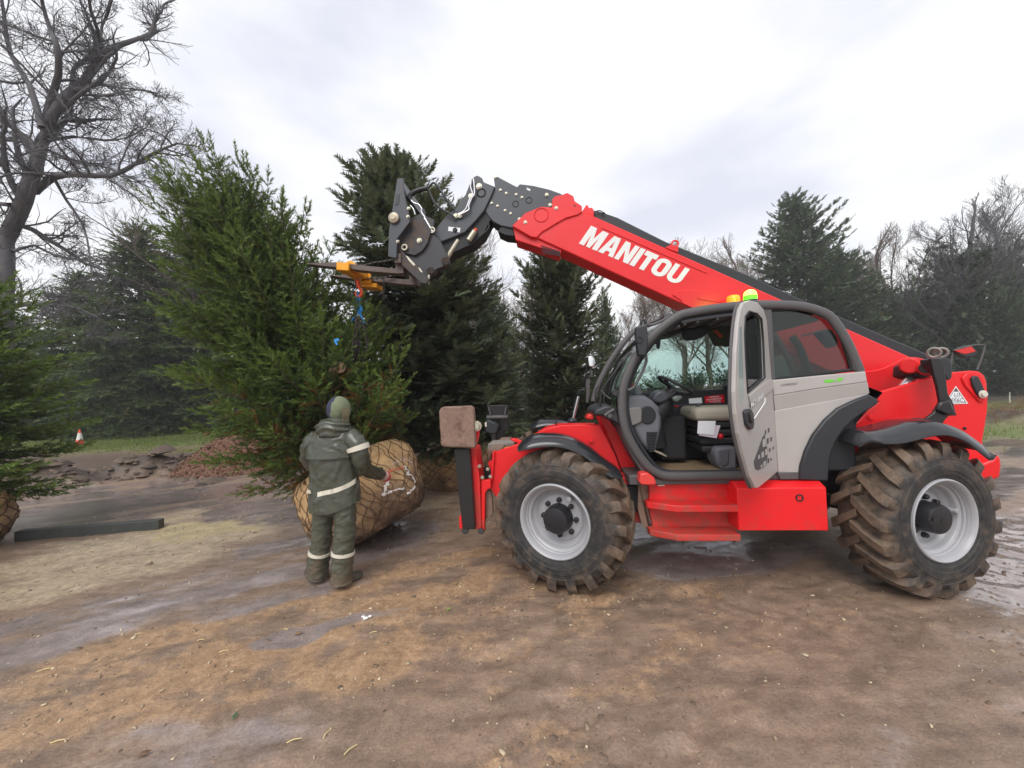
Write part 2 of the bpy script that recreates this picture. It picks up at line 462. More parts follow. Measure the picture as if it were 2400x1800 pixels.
def make_wheel():
    rim = MB()
    rim.lathe([(.300, .02), (.309, -.004), (.322, -.012), (.331, -.006), (.334, .01), (.326, .02), (.318, .03), (.306, .06), (.303, .42)], 64, 'y')
    rim.lathe([(.318, .0), (.306, .006), (.302, .022), (.296, .03), (.294, .05), (.286, .056), (.284, .072), (.268, .080), (.262, .088), (.262, .118), (.250, .136), (.236, .146), (.228, .166), (.221, .168),
               (.214, .160), (.2, .150), (.185, .146), (.0001, .146)], 64, 'y')
    w = rim.build('wheel', M['rim'], mach, 0, 40)
    t = MB()
    prof = [(.318, .035), (.326, .012), (.345, .0), (.365, -.006), (.367, -.011), (.40, -.0155), (.402, -.019), (.43, -.02), (.455, -.019), (.457, -.015), (.49, -.010), (.493, -.014), (.51, -.008), (.525, .004), (.553, .025), (.567, .05), (.573, .1), (.576, .21),
            (.573, .32), (.567, .37), (.553, .395), (.525, .416), (.48, .432), (.43, .438), (.38, .432), (.345, .42), (.326, .41), (.318, .385)]
    t.lathe(prof, 72, 'y')
    rng = random.Random(4)
    nl = 19
    for side in (0, 1):
        for k in range(nl):
            a0 = 2 * pi * (k + .5 * side) / nl
            st = [(.235, .0, .562, .634, .062), (.15, .10, .562, .637, .068), (.07, .19, .556, .632, .076), (.018, .245, .545, .618, .086), (-.008, .265, .515, .582, .09), (-.012, .268, .49, .53, .082)]
            rings = []
            for h, da, rb, rt, hw in st:
                hh = h if side == 0 else .42 - h
                rt += rng.uniform(-.003, .003); a = a0 + da + rng.uniform(-.006, .006)
                rings.append([(r * cos(a + s * hw * (1.0 if r == rb else .8)), hh, r * sin(a + s * hw * (1.0 if r == rb else .8)))
                              for r, s in ((rb, -1), (rt, -1), (rt, 1), (rb, 1))])
            t.loft(rings)
    ty = t.build('tyre', M['tyre'], w, .006, 35)
    h = MB()
    h.lathe([(.128, .15), (.124, .13), (.12, .04), (.112, .024), (.09, .018), (.0001, .014)], 32, 'y')
    h.cyl((.0, .012, .0), (.0, .03, .0), .02, 12)
    h.cyl((-.055, .008, -.07), (-.055, .03, -.07), .022, 10)
    hub = h.build('hub', M['hub'], w, 0, 30)
    for k in range(8):
        a = 2 * pi * (k + .3) / 8
        MB().lathe([(.0001, .108), (.013, .108), (.02, .114), (.02, .132), (.024, .134), (.024, .15)], 10, 'y', (.158 * cos(a), 0, .158 * sin(a))).build('lug_nut', M['hub'], w, 0, 40)
    MB().cyl((.235 * cos(1.25), .06, .235 * sin(1.25)), (.225 * cos(1.25), .15, .225 * sin(1.25)), .021, 10).build('valve_guard', M['rim'], w, .003)
    return w
WZ = .628
def put_wheel(w, u, d, steer, far=False, spin=0):
    R = Matrix.Rotation(steer + (pi if far else 0), 4, 'Z')
    w.matrix_local = Matrix.Translation((u, d, WZ)) @ R @ Matrix.Rotation(spin, 4, 'Y')
rr = ML((2216, 1220), 0.0)
wheel0 = make_wheel()
put_wheel(wheel0, 0, 0, radians(-23), False, .25)
w2 = copy_tree(wheel0, mach); put_wheel(w2, rr[0], 0, radians(16), False, 1.1)
w3 = copy_tree(wheel0, mach); put_wheel(w3, 0, 2.3, radians(-20), True, .5)
w4 = copy_tree(wheel0, mach); put_wheel(w4, rr[0], 2.3, radians(14), True, .9)
UR = rr[0]

# ------------------------------------------------------------------ chassis
ch = MB()
ch.box2((-.35, .62, .55), (UR + .55, 1.7, .95))
ch.box2((.45, .3, .62), (UR - .8, 1.9, .86))
ch.build('chassis_frame', M['interior_dark'], mach, .01)
for u in (0, UR):
    ax = MB(); ax.tube([(u, .3, WZ), (u, .75, WZ - .02), (u, 1.15, WZ - .06), (u, 1.55, WZ - .02), (u, 2.0, WZ)], [.1, .12, .2, .12, .1], 14)
    ax.build('axle', M['interior_dark'], mach, 0, 50)
# engine cowl on the far side
MB().extrude([(.75, 1.5, .6), (UR - .55, 1.5, .6), (UR - .55, 1.5, 1.22), (1.2, 1.5, 1.30), (.8, 1.5, 1.05)], (0, .8, 0)).build('engine_cowl', M['red'], mach, .03)
# front side plate and bonnet between wheel and boom
prism('front_side_plate', A3, [(523, 532), (690, 474), (760, 452), (840, 396), (930, 346), (1040, 322), (1180, 318), (1345, 318), (1400, 420), (1470, 560),
      (1512, 690), (1655, 722), (1655, 1085), (1560, 1050), (1500, 800), (1350, 620), (1150, 530), (980, 515), (800, 545), (650, 680), (560, 850), (545, 890), (495, 815), (512, 680)], .44, .5, M['red'])
prism('front_side_plate', A3, [(523, 532), (690, 474), (840, 396), (930, 346), (1040, 322), (1345, 318), (1400, 420), (1500, 700), (1000, 800), (495, 815)], 1.75, 1.8, M['red'])
prism('front_deck', A3, [(760, 470), (850, 410), (930, 360), (1040, 336), (1345, 334), (1345, 420), (900, 480)], .5, 1.0, M['red'])
prism('plate_flange', A3, [(512, 528), (528, 530), (520, 680), (502, 815), (488, 818), (500, 680)], .40, .52, M['red'])
prism('cab_front_panel', A3, [(1340, 240), (1390, 235), (1460, 330), (1640, 600), (1720, 720), (1655, 722), (1520, 690), (1480, 560), (1410, 400)], .52, .95, M['red'])
prism('lower_side_plate', A3, [(1470, 735), (1650, 715), (1665, 900), (1660, 1085), (1575, 1060), (1540, 900)], .36, .44, M['red_mud'])
prism('grab_lug', A3, [(655, 425), (690, 425), (775, 460), (760, 476), (655, 440)], .5, .56, M['red'])
prism('indicator', A3, [(830, 388), (875, 385), (880, 400), (835, 406)], .5, .56, M['amber'])
prism('indicator', A3, [(935, 384), (960, 382), (962, 392), (938, 394)], .8, .85, M['amber'])
bolts('bolt_head', A3, [(1278, 440)], .43, .03, M['red'], h=.02)
bolts('bolt_head', A3, [(715, 505), (800, 560)], .43, .012, M['zinc'])
# wheel stub box with camera-side arch shadow
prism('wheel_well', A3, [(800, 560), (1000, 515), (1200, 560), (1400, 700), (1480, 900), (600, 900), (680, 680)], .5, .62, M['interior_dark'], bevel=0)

# antenna and level rod on the deck
pxtube('level_rod', A3, [(1010, 390), (1008, 255)], .6, .006, M['black'])
# ------------------------------------------------------------------ mudguards
def fender(name, cr_, lower, d0, width, crown=.075, mat=None, ctr=None, bracket=None):
    P = spline([ML(cr_(*p), d0) for p in lower], 4)
    c = np.array(ctr)
    rings = []
    nn = len(P)
    for i, p in enumerate(P):
        t = i / (nn - 1); e = min(1, min(t, 1 - t) * 5 + .35)
        rad = p - c; rad[1] = 0; rad /= np.linalg.norm(rad)
        prof = [(.012, -.006), (0, .0), (.0, .018), (.02, .045 * e), (.06, crown * .92 * e), (.15, crown * 1.1 * e), (width * .6, crown * 1.12 * e), (width, crown * e), (width, (crown - .008) * e),
                (width * .6, (crown * 1.12 - .012) * e), (.1, (crown - .016) * e), (.04, .05 * e - .01)]
        rings.append([p + rad * b + np.array([0, a, 0]) for a, b in prof])
    return MB().loft(rings).build(name, mat or M['fender'], mach, 0, 40)
fender('mudguard', A3, [(712, 524), (830, 500), (950, 488), (1080, 502), (1220, 565), (1330, 655), (1430, 725), (1515, 742)], -.02, .4, .085, ctr=(0, 0, WZ - .05))
fender('mudguard', A2, [(650, 1060), (760, 1010), (900, 1030), (1060, 1022), (1200, 990), (1320, 958), (1480, 952), (1640, 1010), (1760, 1095), (1870, 1178), (1912, 1150)], -.03, .4, .1, ctr=(UR, 0, WZ - .2))
fender('mudguard', A3, [(712, 524), (830, 500), (950, 488), (1080, 502), (1220, 565), (1330, 655), (1430, 725), (1515, 742)], -.02, .4, .085, ctr=(0, 0, WZ - .05)).location = (0, 1.95, 0)
# ------------------------------------------------------------------ step box and side tank
sb = prism('step_panel', A4, [(200, 470), (1025, 470), (1035, 900), (300, 900), (262, 700), (262, 520)], .2, .26, M['red_mud'])
a = ML(A4(262, 690), .03); b_ = ML(A4(1028, 690), .03)
def ledge(name, y_top, y_bot, xl, xr, lip, cut):
    za = ML(A4((xl + xr) / 2, y_top), .02)[2]; zb = ML(A4((xl + xr) / 2, y_bot), .02)[2]
    ua, ub = ML(A4(xl, y_top), .02)[0], ML(A4(xr, y_top), .02)[0]
    P = [(ua, .21, za), (ua, .12, za), (ua + cut, .0, za), (ub, .0, za), (ub, .21, za)]
    return MB().extrude(P, (0, 0, zb - za)).build(name, M['red_mud'], mach, .006)
ledge('step', 676, 734, 266, 1026, .03, .22)
ledge('step', 925, 982, 292, 1045, .03, .2)
for x in (530, 858):
    q = ML(A4(x, 650), .195); MB().box(q, (.055, .02, .022)).build('grip_plate', M['steel'], mach, .002)
q = ML(A4(365, 505), .19); MB().box(q, (.06, .02, .014)).build('grip_plate', M['steel'], mach, .002)
bolts('bolt_head', A4, [(990, 585), (1003, 778)], .2, .016, M['zinc'])
prism('step_side_wall', A4, [(170, 480), (262, 470), (270, 640), (262, 900), (300, 930), (200, 850), (165, 700)], .24, .3, M['rust_pad'])
tl = ML(A4(1018, 484), .0); br = ML(A4(1815, 898), .0); z1 = ML(A4(1400, 532), .0)[2]; z0 = ML(A4(1400, 478), .06)[2]; zb = ML(A4(1400, 900), .0)[2]
tank = MB().extrude([(tl[0], .0, zb), (tl[0], .0, z1), (tl[0], .07, z0), (tl[0], .5, z0), (tl[0], .5, zb)], (br[0] - tl[0], 0, 0)).build('side_tank', M['red'], mach, .008)
q = ML(A4(1563, 615), -.002)
MB().lathe([(.0001, .004), (.02, .004), (.022, -.006), (.03, -.006), (.031, .004)], 20, 'y', q).build('filler_hole', M['interior_dark'], mach)
prism('side_marker', A4, [(175, 480), (190, 405), (255, 400), (310, 440), (326, 485), (320, 505), (200, 505)], .04, .16, simple('marker_lens', (.75, .06, .05), .3), bevel=.015)
# hoses behind the tank, ahead of the rear wheel
pxtube('hydraulic_hose', A2, [(345, 1480), (400, 1510), (460, 1480), (540, 1400)], .6, .012, M['steel'])
pxtube('hydraulic_hose', A2, [(500, 1380), (560, 1330), (640, 1320)], .7, .03, M['black'])

# ------------------------------------------------------------------ rear body
rp = prism('rear_side_plate', A2, [(742, 575), (1040, 492), (1340, 410), (1520, 366), (1690, 350), (1760, 358), (1805, 392), (1828, 450), (1840, 580), (1836, 720), (1815, 860), (1790, 1000), (1830, 1200),
      (1700, 1400), (512, 1403), (370, 1403), (376, 1290), (400, 1150), (480, 960), (560, 870), (640, 820), (730, 720), (836, 640)], .5, .56, M['red'], bevel=.01)
P2 = [np.array(v.co) for v in rp.data.vertices][:23]
MB().extrude([(p[0], 1.65, p[2]) for p in P2], (0, .06, 0)).build('rear_side_plate', M['red'], mach, .01)
prism('counterweight', A2, [(1880, 1180), (1925, 1125), (1960, 1150), (1968, 1230), (1955, 1345), (1900, 1360), (1500, 1420), (1300, 1400)], .42, 1.8, M['red'], bevel=.03)
prism('rear_cross_box', A2, [(1300, 560), (1780, 480), (1820, 560), (1815, 860), (1760, 1050), (1400, 1100)], .58, 1.64, M['red'], bevel=.02)
lp = prism('lamp_boss', A2, [(1600, 420), (1640, 375), (1710, 362), (1780, 385), (1810, 440), (1822, 540), (1826, 610), (1800, 650), (1760, 640), (1700, 570), (1630, 490)], .485, .5, M['red'], bevel=.008)
prism('rear_lamp', A2, [(1690, 420), (1715, 396), (1755, 402), (1775, 440), (1815, 530), (1826, 575), (1800, 602), (1770, 595), (1740, 560), (1700, 480)], .465, .49, M['dark_plastic'], bevel=.01)
bolts('lamp_bulb', A2, [(1793, 568)], .462, .036, simple('pale_lens', (.6, .58, .5), .3), h=.02)
bolts('bolt_head', A2, [(748, 782)], .495, .034, M['red'], h=.016)
bolts('bolt_head', A2, [(980, 833)], .495, .03, M['red'], h=.016)
bolts('bolt_head', A2, [(1622, 885)], .497, .014, M['interior_dark'])
# triangular plate with writing
tri = [ML(A2(*p), .494) for p in [(1543, 493), (1657, 655), (1430, 664)]]
tp = MB().extrude(tri, (0, .003, 0)).build('triangle_plate', M['white'], mach, 0)
tri2 = [ML(A2(*p), .4925) for p in [(1543, 508), (1638, 646), (1448, 655)]]
MB().extrude(tri2, (0, .001, 0)).build('triangle_border', M['grey_decal'], tp, 0)
tri3 = [ML(A2(*p), .4912) for p in [(1543, 545), (1562, 545), (1624, 636), (1612, 644), (1470, 650), (1460, 641), (1524, 545)]]
MB().extrude(tri3, (0, .0009, 0)).build('triangle_face', M['offwhite'], tp, 0)

def text_on(name, s, p00, p10, p01, mat, parent, lift=(0, -.001, 0), shear=0.0, off=0.0, thick=.0005):
    """lettering laid on the parallelogram p00 (lower left), p10 (lower right), p01 (upper left)"""
    cu = bpy.data.curves.new(name, 'FONT'); cu.body = s; cu.shear = shear; cu.offset = off; cu.extrude = 0; cu.resolution_u = 3
    ob = bpy.data.objects.new('tmp', cu); COL.objects.link(ob)
    me = bpy.data.meshes.new_from_object(ob.evaluated_get(bpy.context.evaluated_depsgraph_get()))
    bpy.data.objects.remove(ob, do_unlink=True)
    V = np.zeros(len(me.vertices) * 3, np.float32); me.vertices.foreach_get('co', V); V = V.reshape(-1, 3)
    mn, mxx = V.min(0), V.max(0)
    x = (V[:, 0] - mn[0]) / (mxx[0] - mn[0]); y = (V[:, 1] - mn[1]) / (mxx[1] - mn[1])
    p00, p10, p01 = map(np.array, (p00, p10, p01))
    W = p00 + x[:, None] * (p10 - p00) + y[:, None] * (p01 - p00) + np.array(lift)
    me.vertices.foreach_set('co', np.ascontiguousarray(W, np.float32).ravel()); me.materials.append(mat); me.name = name
    o = bpy.data.objects.new(name, me); link(o, parent); me.update(); return o
def tri_text(s, x0, x1, yb, yt):
    text_on('lettering', s, ML(A2(x0, yb), .49), ML(A2(x1, yb), .49), ML(A2(x0, yt), .49), M['grey_decal'], tp)
tri_text('U1', 1528, 1574, 598, 560); tri_text('4X6C', 1490, 1608, 640, 604)

# lamp on its black arm behind the cab
prism('tail_lamp', A2, [(1318, 240), (1440, 226), (1495, 240), (1515, 300), (1512, 410), (1490, 440), (1460, 436), (1440, 400), (1330, 300)], .3, .42, M['dark_plastic'], bevel=.02)
prism('tail_lamp_arm', A2, [(1312, 236), (1395, 236), (1425, 270), (1455, 430), (1470, 560), (1520, 650), (1545, 745), (1560, 765), (1480, 770), (1440, 810), (1415, 858), (1280, 836), (1170, 812), (1110, 800), (1175, 790), (1270, 795), (1340, 740), (1400, 640), (1375, 500), (1340, 380)], .28, .31, M['black'], bevel=.006)
prism('tail_lamp_arm', A2, [(1400, 640), (1500, 620), (1545, 745), (1480, 770), (1370, 720)], .25, .285, M['black'], bevel=.02)
for x in (1340, 1405):
    MB().torus(ML(A2(x, 185), .55), .042, .012, (.8, 1, 0), 20, 8).build('lifting_eye', simple('dull_galvanised', (.22, .21, .19), .5, metal=.5, var=.3), mach)
# far rear mirror with wire frame
pxtube('mirror_arm', A2, [(1500, 300), (1525, 160), (1690, 118), (1790, 112), (1808, 135), (1770, 260), (1735, 345)], .9, .008, M['frame_grey'], sub=2)
mp_ = prism('rear_mirror', A2, [(1525, 160), (1690, 118), (1745, 175), (1750, 200), (1700, 225), (1640, 232), (1580, 205)], .86, .9, [M['dark_plastic']], bevel=.01)
prism('mirror_lens', A2, [(1535, 165), (1685, 126), (1725, 172), (1640, 195), (1600, 190)], .855, .862, M['red_plastic'], bevel=0)
# boom lift cylinder and its pivots
c0, c1 = ML(A2(1070, 490), .72), ML(A2(1190, 350), .72)
MB().cyl(c0 - (c1 - c0) * 1.5, c1, .045, 16).build('lift_cylinder_rod', M['steel'], mach, 0, 60)
MB().cyl(c0 - (c1 - c0) * 4, c0 - (c1 - c0) * .9, .075, 16).build('lift_cylinder', M['black'], mach, .01)
MB().cyl(ML(A2(1115, 305), .6), ML(A2(1115, 305), .9), .075, 20).build('pivot_boss', M['red'], mach, .012)
MB().cyl(ML(A2(1270, 325), .5), ML(A2(1270, 325), .95), .07, 20).build('pivot_boss', M['red'], mach, .012)
MB().cyl(ML(A2(1265, 325), .49), ML(A2(1265, 325), .52), .05, 20).build('pivot_pin', M['black'], mach, .006)
prism('cylinder_yoke', A2, [(1170, 300), (1230, 270), (1300, 330), (1330, 400), (1240, 430), (1160, 400)], .6, .85, M['dark_plastic'], bevel=.015)

# ------------------------------------------------------------------ boom
BD0, BD1 = 1.05, 1.36
boom = prism('boom', None, [(1300, 478), (1345, 487), (1364, 494), (2128, 834), (2160, 850), (2200, 872), (2230, 930), (2190, 985), (1850, 826), (1255, 556), (1244, 552)], BD0, BD1, M['red_clean'], bevel=.012)
prism('boom_collar', None, [(1200, 529), (1223, 507), (1231, 499), (1248, 492), (1269, 484), (1294, 486), (1294, 467), (1302, 459), (1316, 457), (1329, 451), (1344, 459), (1347, 471), (1364, 482), (1364, 497), (1352, 504),
      (1326, 511), (1300, 526), (1270, 544), (1258, 557), (1244, 555)], BD0 - .02, BD1 + .02, M['red_clean'], parent=boom, bevel=.008)
prism('boom_rib', A7, [(955, 568), (985, 566), (1040, 590), (1860, 945), (1875, 960), (1840, 950), (1020, 594)], BD0 - .008, BD0 + .01, M['red_clean'], parent=boom, bevel=.003)
prism('boom_plate', A7, [(1572, 1150), (1590, 1118), (1640, 1105), (1760, 1102), (1860, 1108), (1980, 1130), (2240, 1200), (2400, 1300), (2300, 1400), (1750, 1262), (1660, 1220), (1640, 1190)], BD0 - .012, BD0 + .01, M['red_clean'], parent=boom, bevel=.005)
prism('boom_plate', A7, [(1785, 1165), (1800, 1150), (1840, 1146), (2100, 1200), (2100, 1230), (1820, 1190), (1790, 1180)], BD0 - .018, BD0, M['red_clean'], parent=boom, bevel=.004)
prism('boom_plate', A2, [(690, 356), (780, 350), (880, 325), (960, 285), (1050, 232), (1110, 224), (1180, 226), (1290, 250), (1330, 300), (1330, 420), (1000, 560), (740, 560)], BD0 - .02, BD0 + .01, M['red_clean'], parent=boom, bevel=.008)
duct = prism('hose_duct', None, [(1391, 491), (1405, 494), (1448, 509), (1562, 566), (1750, 642), (1969, 741), (2168, 826), (2188, 846), (2185, 862), (2128, 840), (1750, 672), (1391, 512)], BD0 + .06, BD0 + .23, M['dark_plastic'], parent=boom, bevel=.02)
lg = prism('lifting_lug', A7, [(1510, 735), (1560, 712), (1622, 728), (1622, 780), (1560, 760)], BD0 - .004, BD0 + .02, M['red_clean'], parent=boom, bevel=.004)
MB().torus(ML(A7(1592, 705), BD0 + .008), .034, .011, (0, 1, 0), 22, 8).build('lug_ring', M['red_clean'], boom)
prism('duct_bracket', A7, [(790, 425), (825, 370), (840, 372), (850, 395), (875, 392), (890, 410), (892, 470)], BD0 + .03, BD0 + .06, M['red_clean'], parent=boom, bevel=.004)
pxtube('cable', A7, [(905, 430), (940, 418), (990, 445), (960, 440)], BD0 + .03, .006, M['black'], parent=boom)
bolts('bolt_head', A7, [(300, 520), (566, 397)], BD0 - .02, .022, M['zinc'], boom, .014)
MB().lathe([(.075, -.002), (.08, -.008), (.087, -.002)], 28, 'y', ML(A7(437, 458), BD0 - .02)).build('boom_ring', M['red_clean'], boom)
prism('slot', A7, [(712, 368), (735, 374), (738, 384), (715, 378)], BD0 - .0215, BD0 - .01, M['interior_dark'], parent=boom, bevel=0)
# underside wear grille
g0, g1 = ML(A7(425, 735), BD0 + .02), ML(A7(600, 800), BD0 + .02)
prism('boom_lower_pad', A7, [(60, 600), (90, 552), (190, 552), (212, 640), (130, 632)], BD0 + .05, BD1 - .03, M['interior_dark'], parent=boom, bevel=.008)
prism('boom_lower_box', A7, [(190, 545), (260, 600), (410, 650), (620, 750), (600, 800), (425, 740), (215, 672)], BD0 + .03, BD1 - .03, M['red_clean'], parent=boom, bevel=.008)
for k in range(5):
    prism('grille_slat', A7, [(432 + k * 5, 716 + k * 17), (600, 772 + k * 8), (600, 777 + k * 8), (432 + k * 5, 722 + k * 17)], BD0 + .022, BD0 + .03, M['interior_dark'], parent=boom, bevel=0)

# lettering on the boom: heavy slanted capitals
def letters():
    def poly(pts): return [pts]
    L = {}
    L['M'] = ([[(0, 0), (0, 1), (.34, 1), (.5, .48), (.66, 1), (1, 1), (1, 0), (.72, 0), (.72, .62), (.6, .0), (.4, .0), (.28, .62), (.28, 0)]], 1.12)
    L['A'] = ([[(0, 0), (.3, 1), (.74, 1), (1, 0), (.68, 0), (.645, .2), (.40, .2), (.34, 0)], [(.44, .40), (.60, .40), (.53, .78)]], .92)
    L['N'] = ([[(0, 0), (0, 1), (.36, 1), (.68, .42), (.68, 1), (1, 1), (1, 0), (.64, 0), (.32, .58), (.32, 0)]], .86)
    L['I'] = ([[(0, 0), (0, 1), (1, 1), (1, 0)]], .30)
    L['T'] = ([[(.3, 0), (.3, .74), (0, .74), (0, 1), (1, 1), (1, .74), (.7, .74), (.7, 0)]], .74)
    def arc(cx, cy, rx, ry, a0, a1, n): return [(cx + rx * cos(a0 + (a1 - a0) * k / n), cy + ry * sin(a0 + (a1 - a0) * k / n)) for k in range(n + 1)]
    o = arc(.5, .7, .5, .3, 0, pi, 8) + arc(.5, .3, .5, .3, pi, 2 * pi, 8)
    i = arc(.5, .7, .16, .08, 0, pi, 6) + arc(.5, .3, .16, .08, pi, 2 * pi, 6)
    L['O'] = ([o, i], .86)
    L['U'] = ([[(0, 1), (.33, 1), (.33, .34)] + arc(.5, .3, .17, .09, pi, 2 * pi, 6)[0:] + [(.67, 1), (1, 1)] + arc(.5, .32, .5, .32, 2 * pi, pi, 10)], .86)
    return L
def boom_text(word, c00, c10, c01, c11, d, mat, parent):
    L = letters(); gap = .07; tot = sum(L[c][1] for c in word) + gap * (len(word) - 1); x0 = 0
    Q = [ML(A7(*c), d) for c in (c00, c10, c01, c11)]
    for c in word:
        loops, w = L[c]; bm = bmesh.new(); es = []
        for lp_ in loops:
            vs = []
            for (x, y) in lp_:
                s = (x0 + x * w) / tot
                p = Q[0] * (1 - s) * (1 - y) + Q[1] * s * (1 - y) + Q[2] * (1 - s) * y + Q[3] * s * y
                vs.append(bm.verts.new(p))
            for k in range(len(vs)): es.append(bm.edges.new((vs[k], vs[(k + 1) % len(vs)])))
        bmesh.ops.triangle_fill(bm, use_beauty=True, use_dissolve=False, edges=es)
        me = bpy.data.meshes.new('letter'); bm.to_mesh(me); bm.free(); me.materials.append(mat)
        link(bpy.data.objects.new('letter', me), parent); x0 += w + gap
boom_text('MANITOU', (762, 703), (1622, 1062), (868, 549), (1722, 926), BD0 - .004, M['white'], boom)

# boom head (inner section)
head = prism('boom_head', None, [(1157, 416), (1163, 412), (1172, 417), (1212, 438), (1218, 431), (1250, 435), (1288, 444), (1313, 453), (1345, 470), (1330, 570), (1244, 552), (1200, 534), (1174, 529), (1155, 519), (1135, 493), (1148, 465), (1160, 437)], BD0 + .03, BD1 - .03, M['boom_grey'], parent=boom, bevel=.008)
bolts('bolt_head', A6, [(1902, 263), (1957, 293), (2050, 305), (2105, 332), (1820, 386), (1875, 413), (1945, 455), (1998, 484), (2082, 540)], BD0 + .028, .016, M['zinc'], boom)
bolts('bolt_head', A7, [(514, 370), (484, 282), (250, 494)], BD0 + .02, .022, M['zinc'], boom)
for p in ((2045, 395), (2170, 360)):
    MB().lathe([(.03, -.001), (.034, -.006), (.04, -.001)], 20, 'y', ML(A6(*p), BD0 + .03)).build('boom_ring', M['dark_plastic'], boom)
prism('head_slot', A6, [(2150, 240), (2185, 255), (2182, 272), (2150, 260)], BD0 + .027, BD0 + .04, M['offwhite'], parent=boom, bevel=0)
bolts('head_pin', A6, [(1857, 140)], BD0 + .028, .018, M['zinc'], boom)
neck = prism('goose_neck', None, [(1108, 417), (1114, 412), (1120, 411), (1130, 417), (1133, 426), (1160, 437), (1152, 458), (1135, 493), (1118, 514), (1090, 544), (1062, 556), (1033, 567), (1015, 585), (985, 610), (972, 590), (1000, 560), (1018, 539), (1046, 505), (1068, 488), (1080, 468), (1090, 457), (1100, 432)], BD0 + .0, BD1 - .0, M['boom_grey'], parent=boom, bevel=.01)
bolts('neck_pin', A6, [(1700, 227)], BD0 - .002, .036, M['zinc'], boom, .016)
MB().lathe([(.04, -.001), (.048, -.012), (.058, -.001)], 24, 'y', ML(A6(1722, 290), BD0)).build('boom_ring', M['dark_plastic'], boom)
prism('data_plate', A6, [(1412, 608), (1525, 620), (1518, 662), (1408, 648)], BD0 - .003, BD0 + .002, M['offwhite'], parent=boom, bevel=0)
bolts('neck_pin', A6, [(1474, 640)], BD0 - .006, .03, M['interior_dark'], boom)
for dx, dd in ((0, 0), (34, .01)):
    pxtube('hydraulic_pipe', A6, [(1628 + dx * .6, 160), (1622 + dx, 240), (1640 + dx * .5, 300), (1615 + dx * .5, 340), (1590 + dx * .4, 410), (1570 + dx, 450), (1530 + dx * .6, 480), (1480 + dx, 500)], BD0 - .03 - dd, .010, M['steel'], boom)
bolts('pipe_clamp', A6, [(1622, 318), (1480, 505), (1520, 500)], BD0 - .03, .03, M['zinc'], boom)
pxtube('hydraulic_hose', A6, [(1050, 360), (1050, 320), (1085, 285), (1150, 258), (1218, 246)], .98, .028, M['black'], boom)
pxtube('hydraulic_hose', A6, [(1218, 246), (1250, 210), (1270, 195), (1300, 215), (1360, 300), (1420, 390), (1468, 448)], 1.0, .013, M['dark_plastic'], boom)
pxtube('hydraulic_hose', A6, [(1215, 250), (1245, 310), (1280, 380), (1340, 440), (1430, 490), (1465, 520)], 1.0, .013, M['dark_plastic'], boom)
pxtube('hydraulic_pipe', A6, [(1060, 360), (1085, 385), (1130, 400), (1160, 440), (1155, 470), (1190, 520)], .97, .011, M['steel'], boom)
pxtube('hydraulic_pipe', A6, [(1050, 410), (1080, 440), (1098, 495)], .97, .009, M['steel'], boom)
c0, c1 = ML(A6(1185, 525), .98), ML(A6(1262, 660), .98)
MB().cyl(c0, c1, .018, 10).build('linkage_rod', M['steel'], boom, 0, 60)
MB().torus(ML(A6(1258, 640), .96), .03, .01, (0, 1, 0), 16, 6).build('linkage_eye', M['zinc'], boom)
pxtube('hydraulic_hose', A6, [(1690, 690), (1760, 660), (1795, 610), (1780, 560), (1765, 540)], BD0 + .05, .011, M['black'], boom)
pxtube('hydraulic_hose', A6, [(1680, 715), (1740, 680), (1780, 640), (1770, 590), (1750, 560)], BD0 + .12, .011, M['black'], boom)
MB().cyl(ML(A6(1600, 740), BD0), ML(A6(1660, 650), BD0), .034, 14).build('compensator_valve', M['zinc'], boom, .004)
MB().cyl(ML(A6(1655, 655), BD0), ML(A6(1675, 628), BD0), .018, 10).build('valve_cap', M['orange'], boom, .004)
MB().cyl(ML(A6(1400, 900), BD0 + .05), ML(A6(1505, 735), BD0 + .05), .03, 12).build('tilt_cylinder_rod', M['zinc'], boom, 0, 60)
MB().cyl(ML(A6(1250, 1000), BD0 + .05), ML(A6(1410, 895), BD0 + .05), .055, 14).build('tilt_cylinder', M['carriage'], boom, .01)
# far side and underside of the neck, their shade painted in as black
prism('neck_shade', A6, [(1745, 455), (1850, 500), (1800, 560), (1740, 680), (1640, 770), (1450, 855), (1300, 960), (1150, 1000), (1150, 900), (1340, 760), (1570, 665)], BD0 + .04, BD1 - .04, M['interior_dark'], parent=boom, bevel=.005)

# ------------------------------------------------------------------ fork carriage
CD0, CD1 = .86, 1.62
side = [(931, 418), (944, 417), (948, 455), (961, 519), (931, 559), (929, 605), (909, 601), (911, 542), (921, 479)]
cs = prism('carriage_side', None, side, CD0, CD0 + .035, M['boom_grey'], bevel=.006)
SP = [np.array(v.co) for v in cs.data.vertices][:len(side)]
MB().extrude([(p[0], CD1, p[2]) for p in SP], (0, .035, 0)).build('carriage_side', M['boom_grey'], mach, .006)
def cbar(name, i, j, t, mat=M['carriage'], s=(.05, .05)):
    p = SP[i] * (1 - t) + SP[j] * t
    MB().box2((p[0] - s[0], CD0 + .03, p[2] - s[1]), (p[0] + s[0], CD1, p[2] + s[1])).build(name, mat, mach, .008)
p = SP[0]; MB().extrude([(p[0] + .005, CD0 + .03, p[2] - .07), (p[0] + .005, CD0 + .03, p[2] - .005), (p[0] + .05, CD0 + .03, p[2] - .005), (p[0] + .1, CD0 + .03, p[2] - .2), (p[0] + .06, CD0 + .03, p[2] - .2)], (0, CD1 - CD0, 0)).build('carriage_top_bar', M['boom_grey'], mach, .006)
prism('carriage_plate', None, [(948, 470), (961, 514), (985, 500), (1018, 515), (1013, 545), (1033, 566), (1050, 600), (1046, 622), (1023, 631), (1003, 658), (988, 663), (934, 611), (931, 559), (950, 520)], .98, 1.02, M['carriage'], bevel=.006)
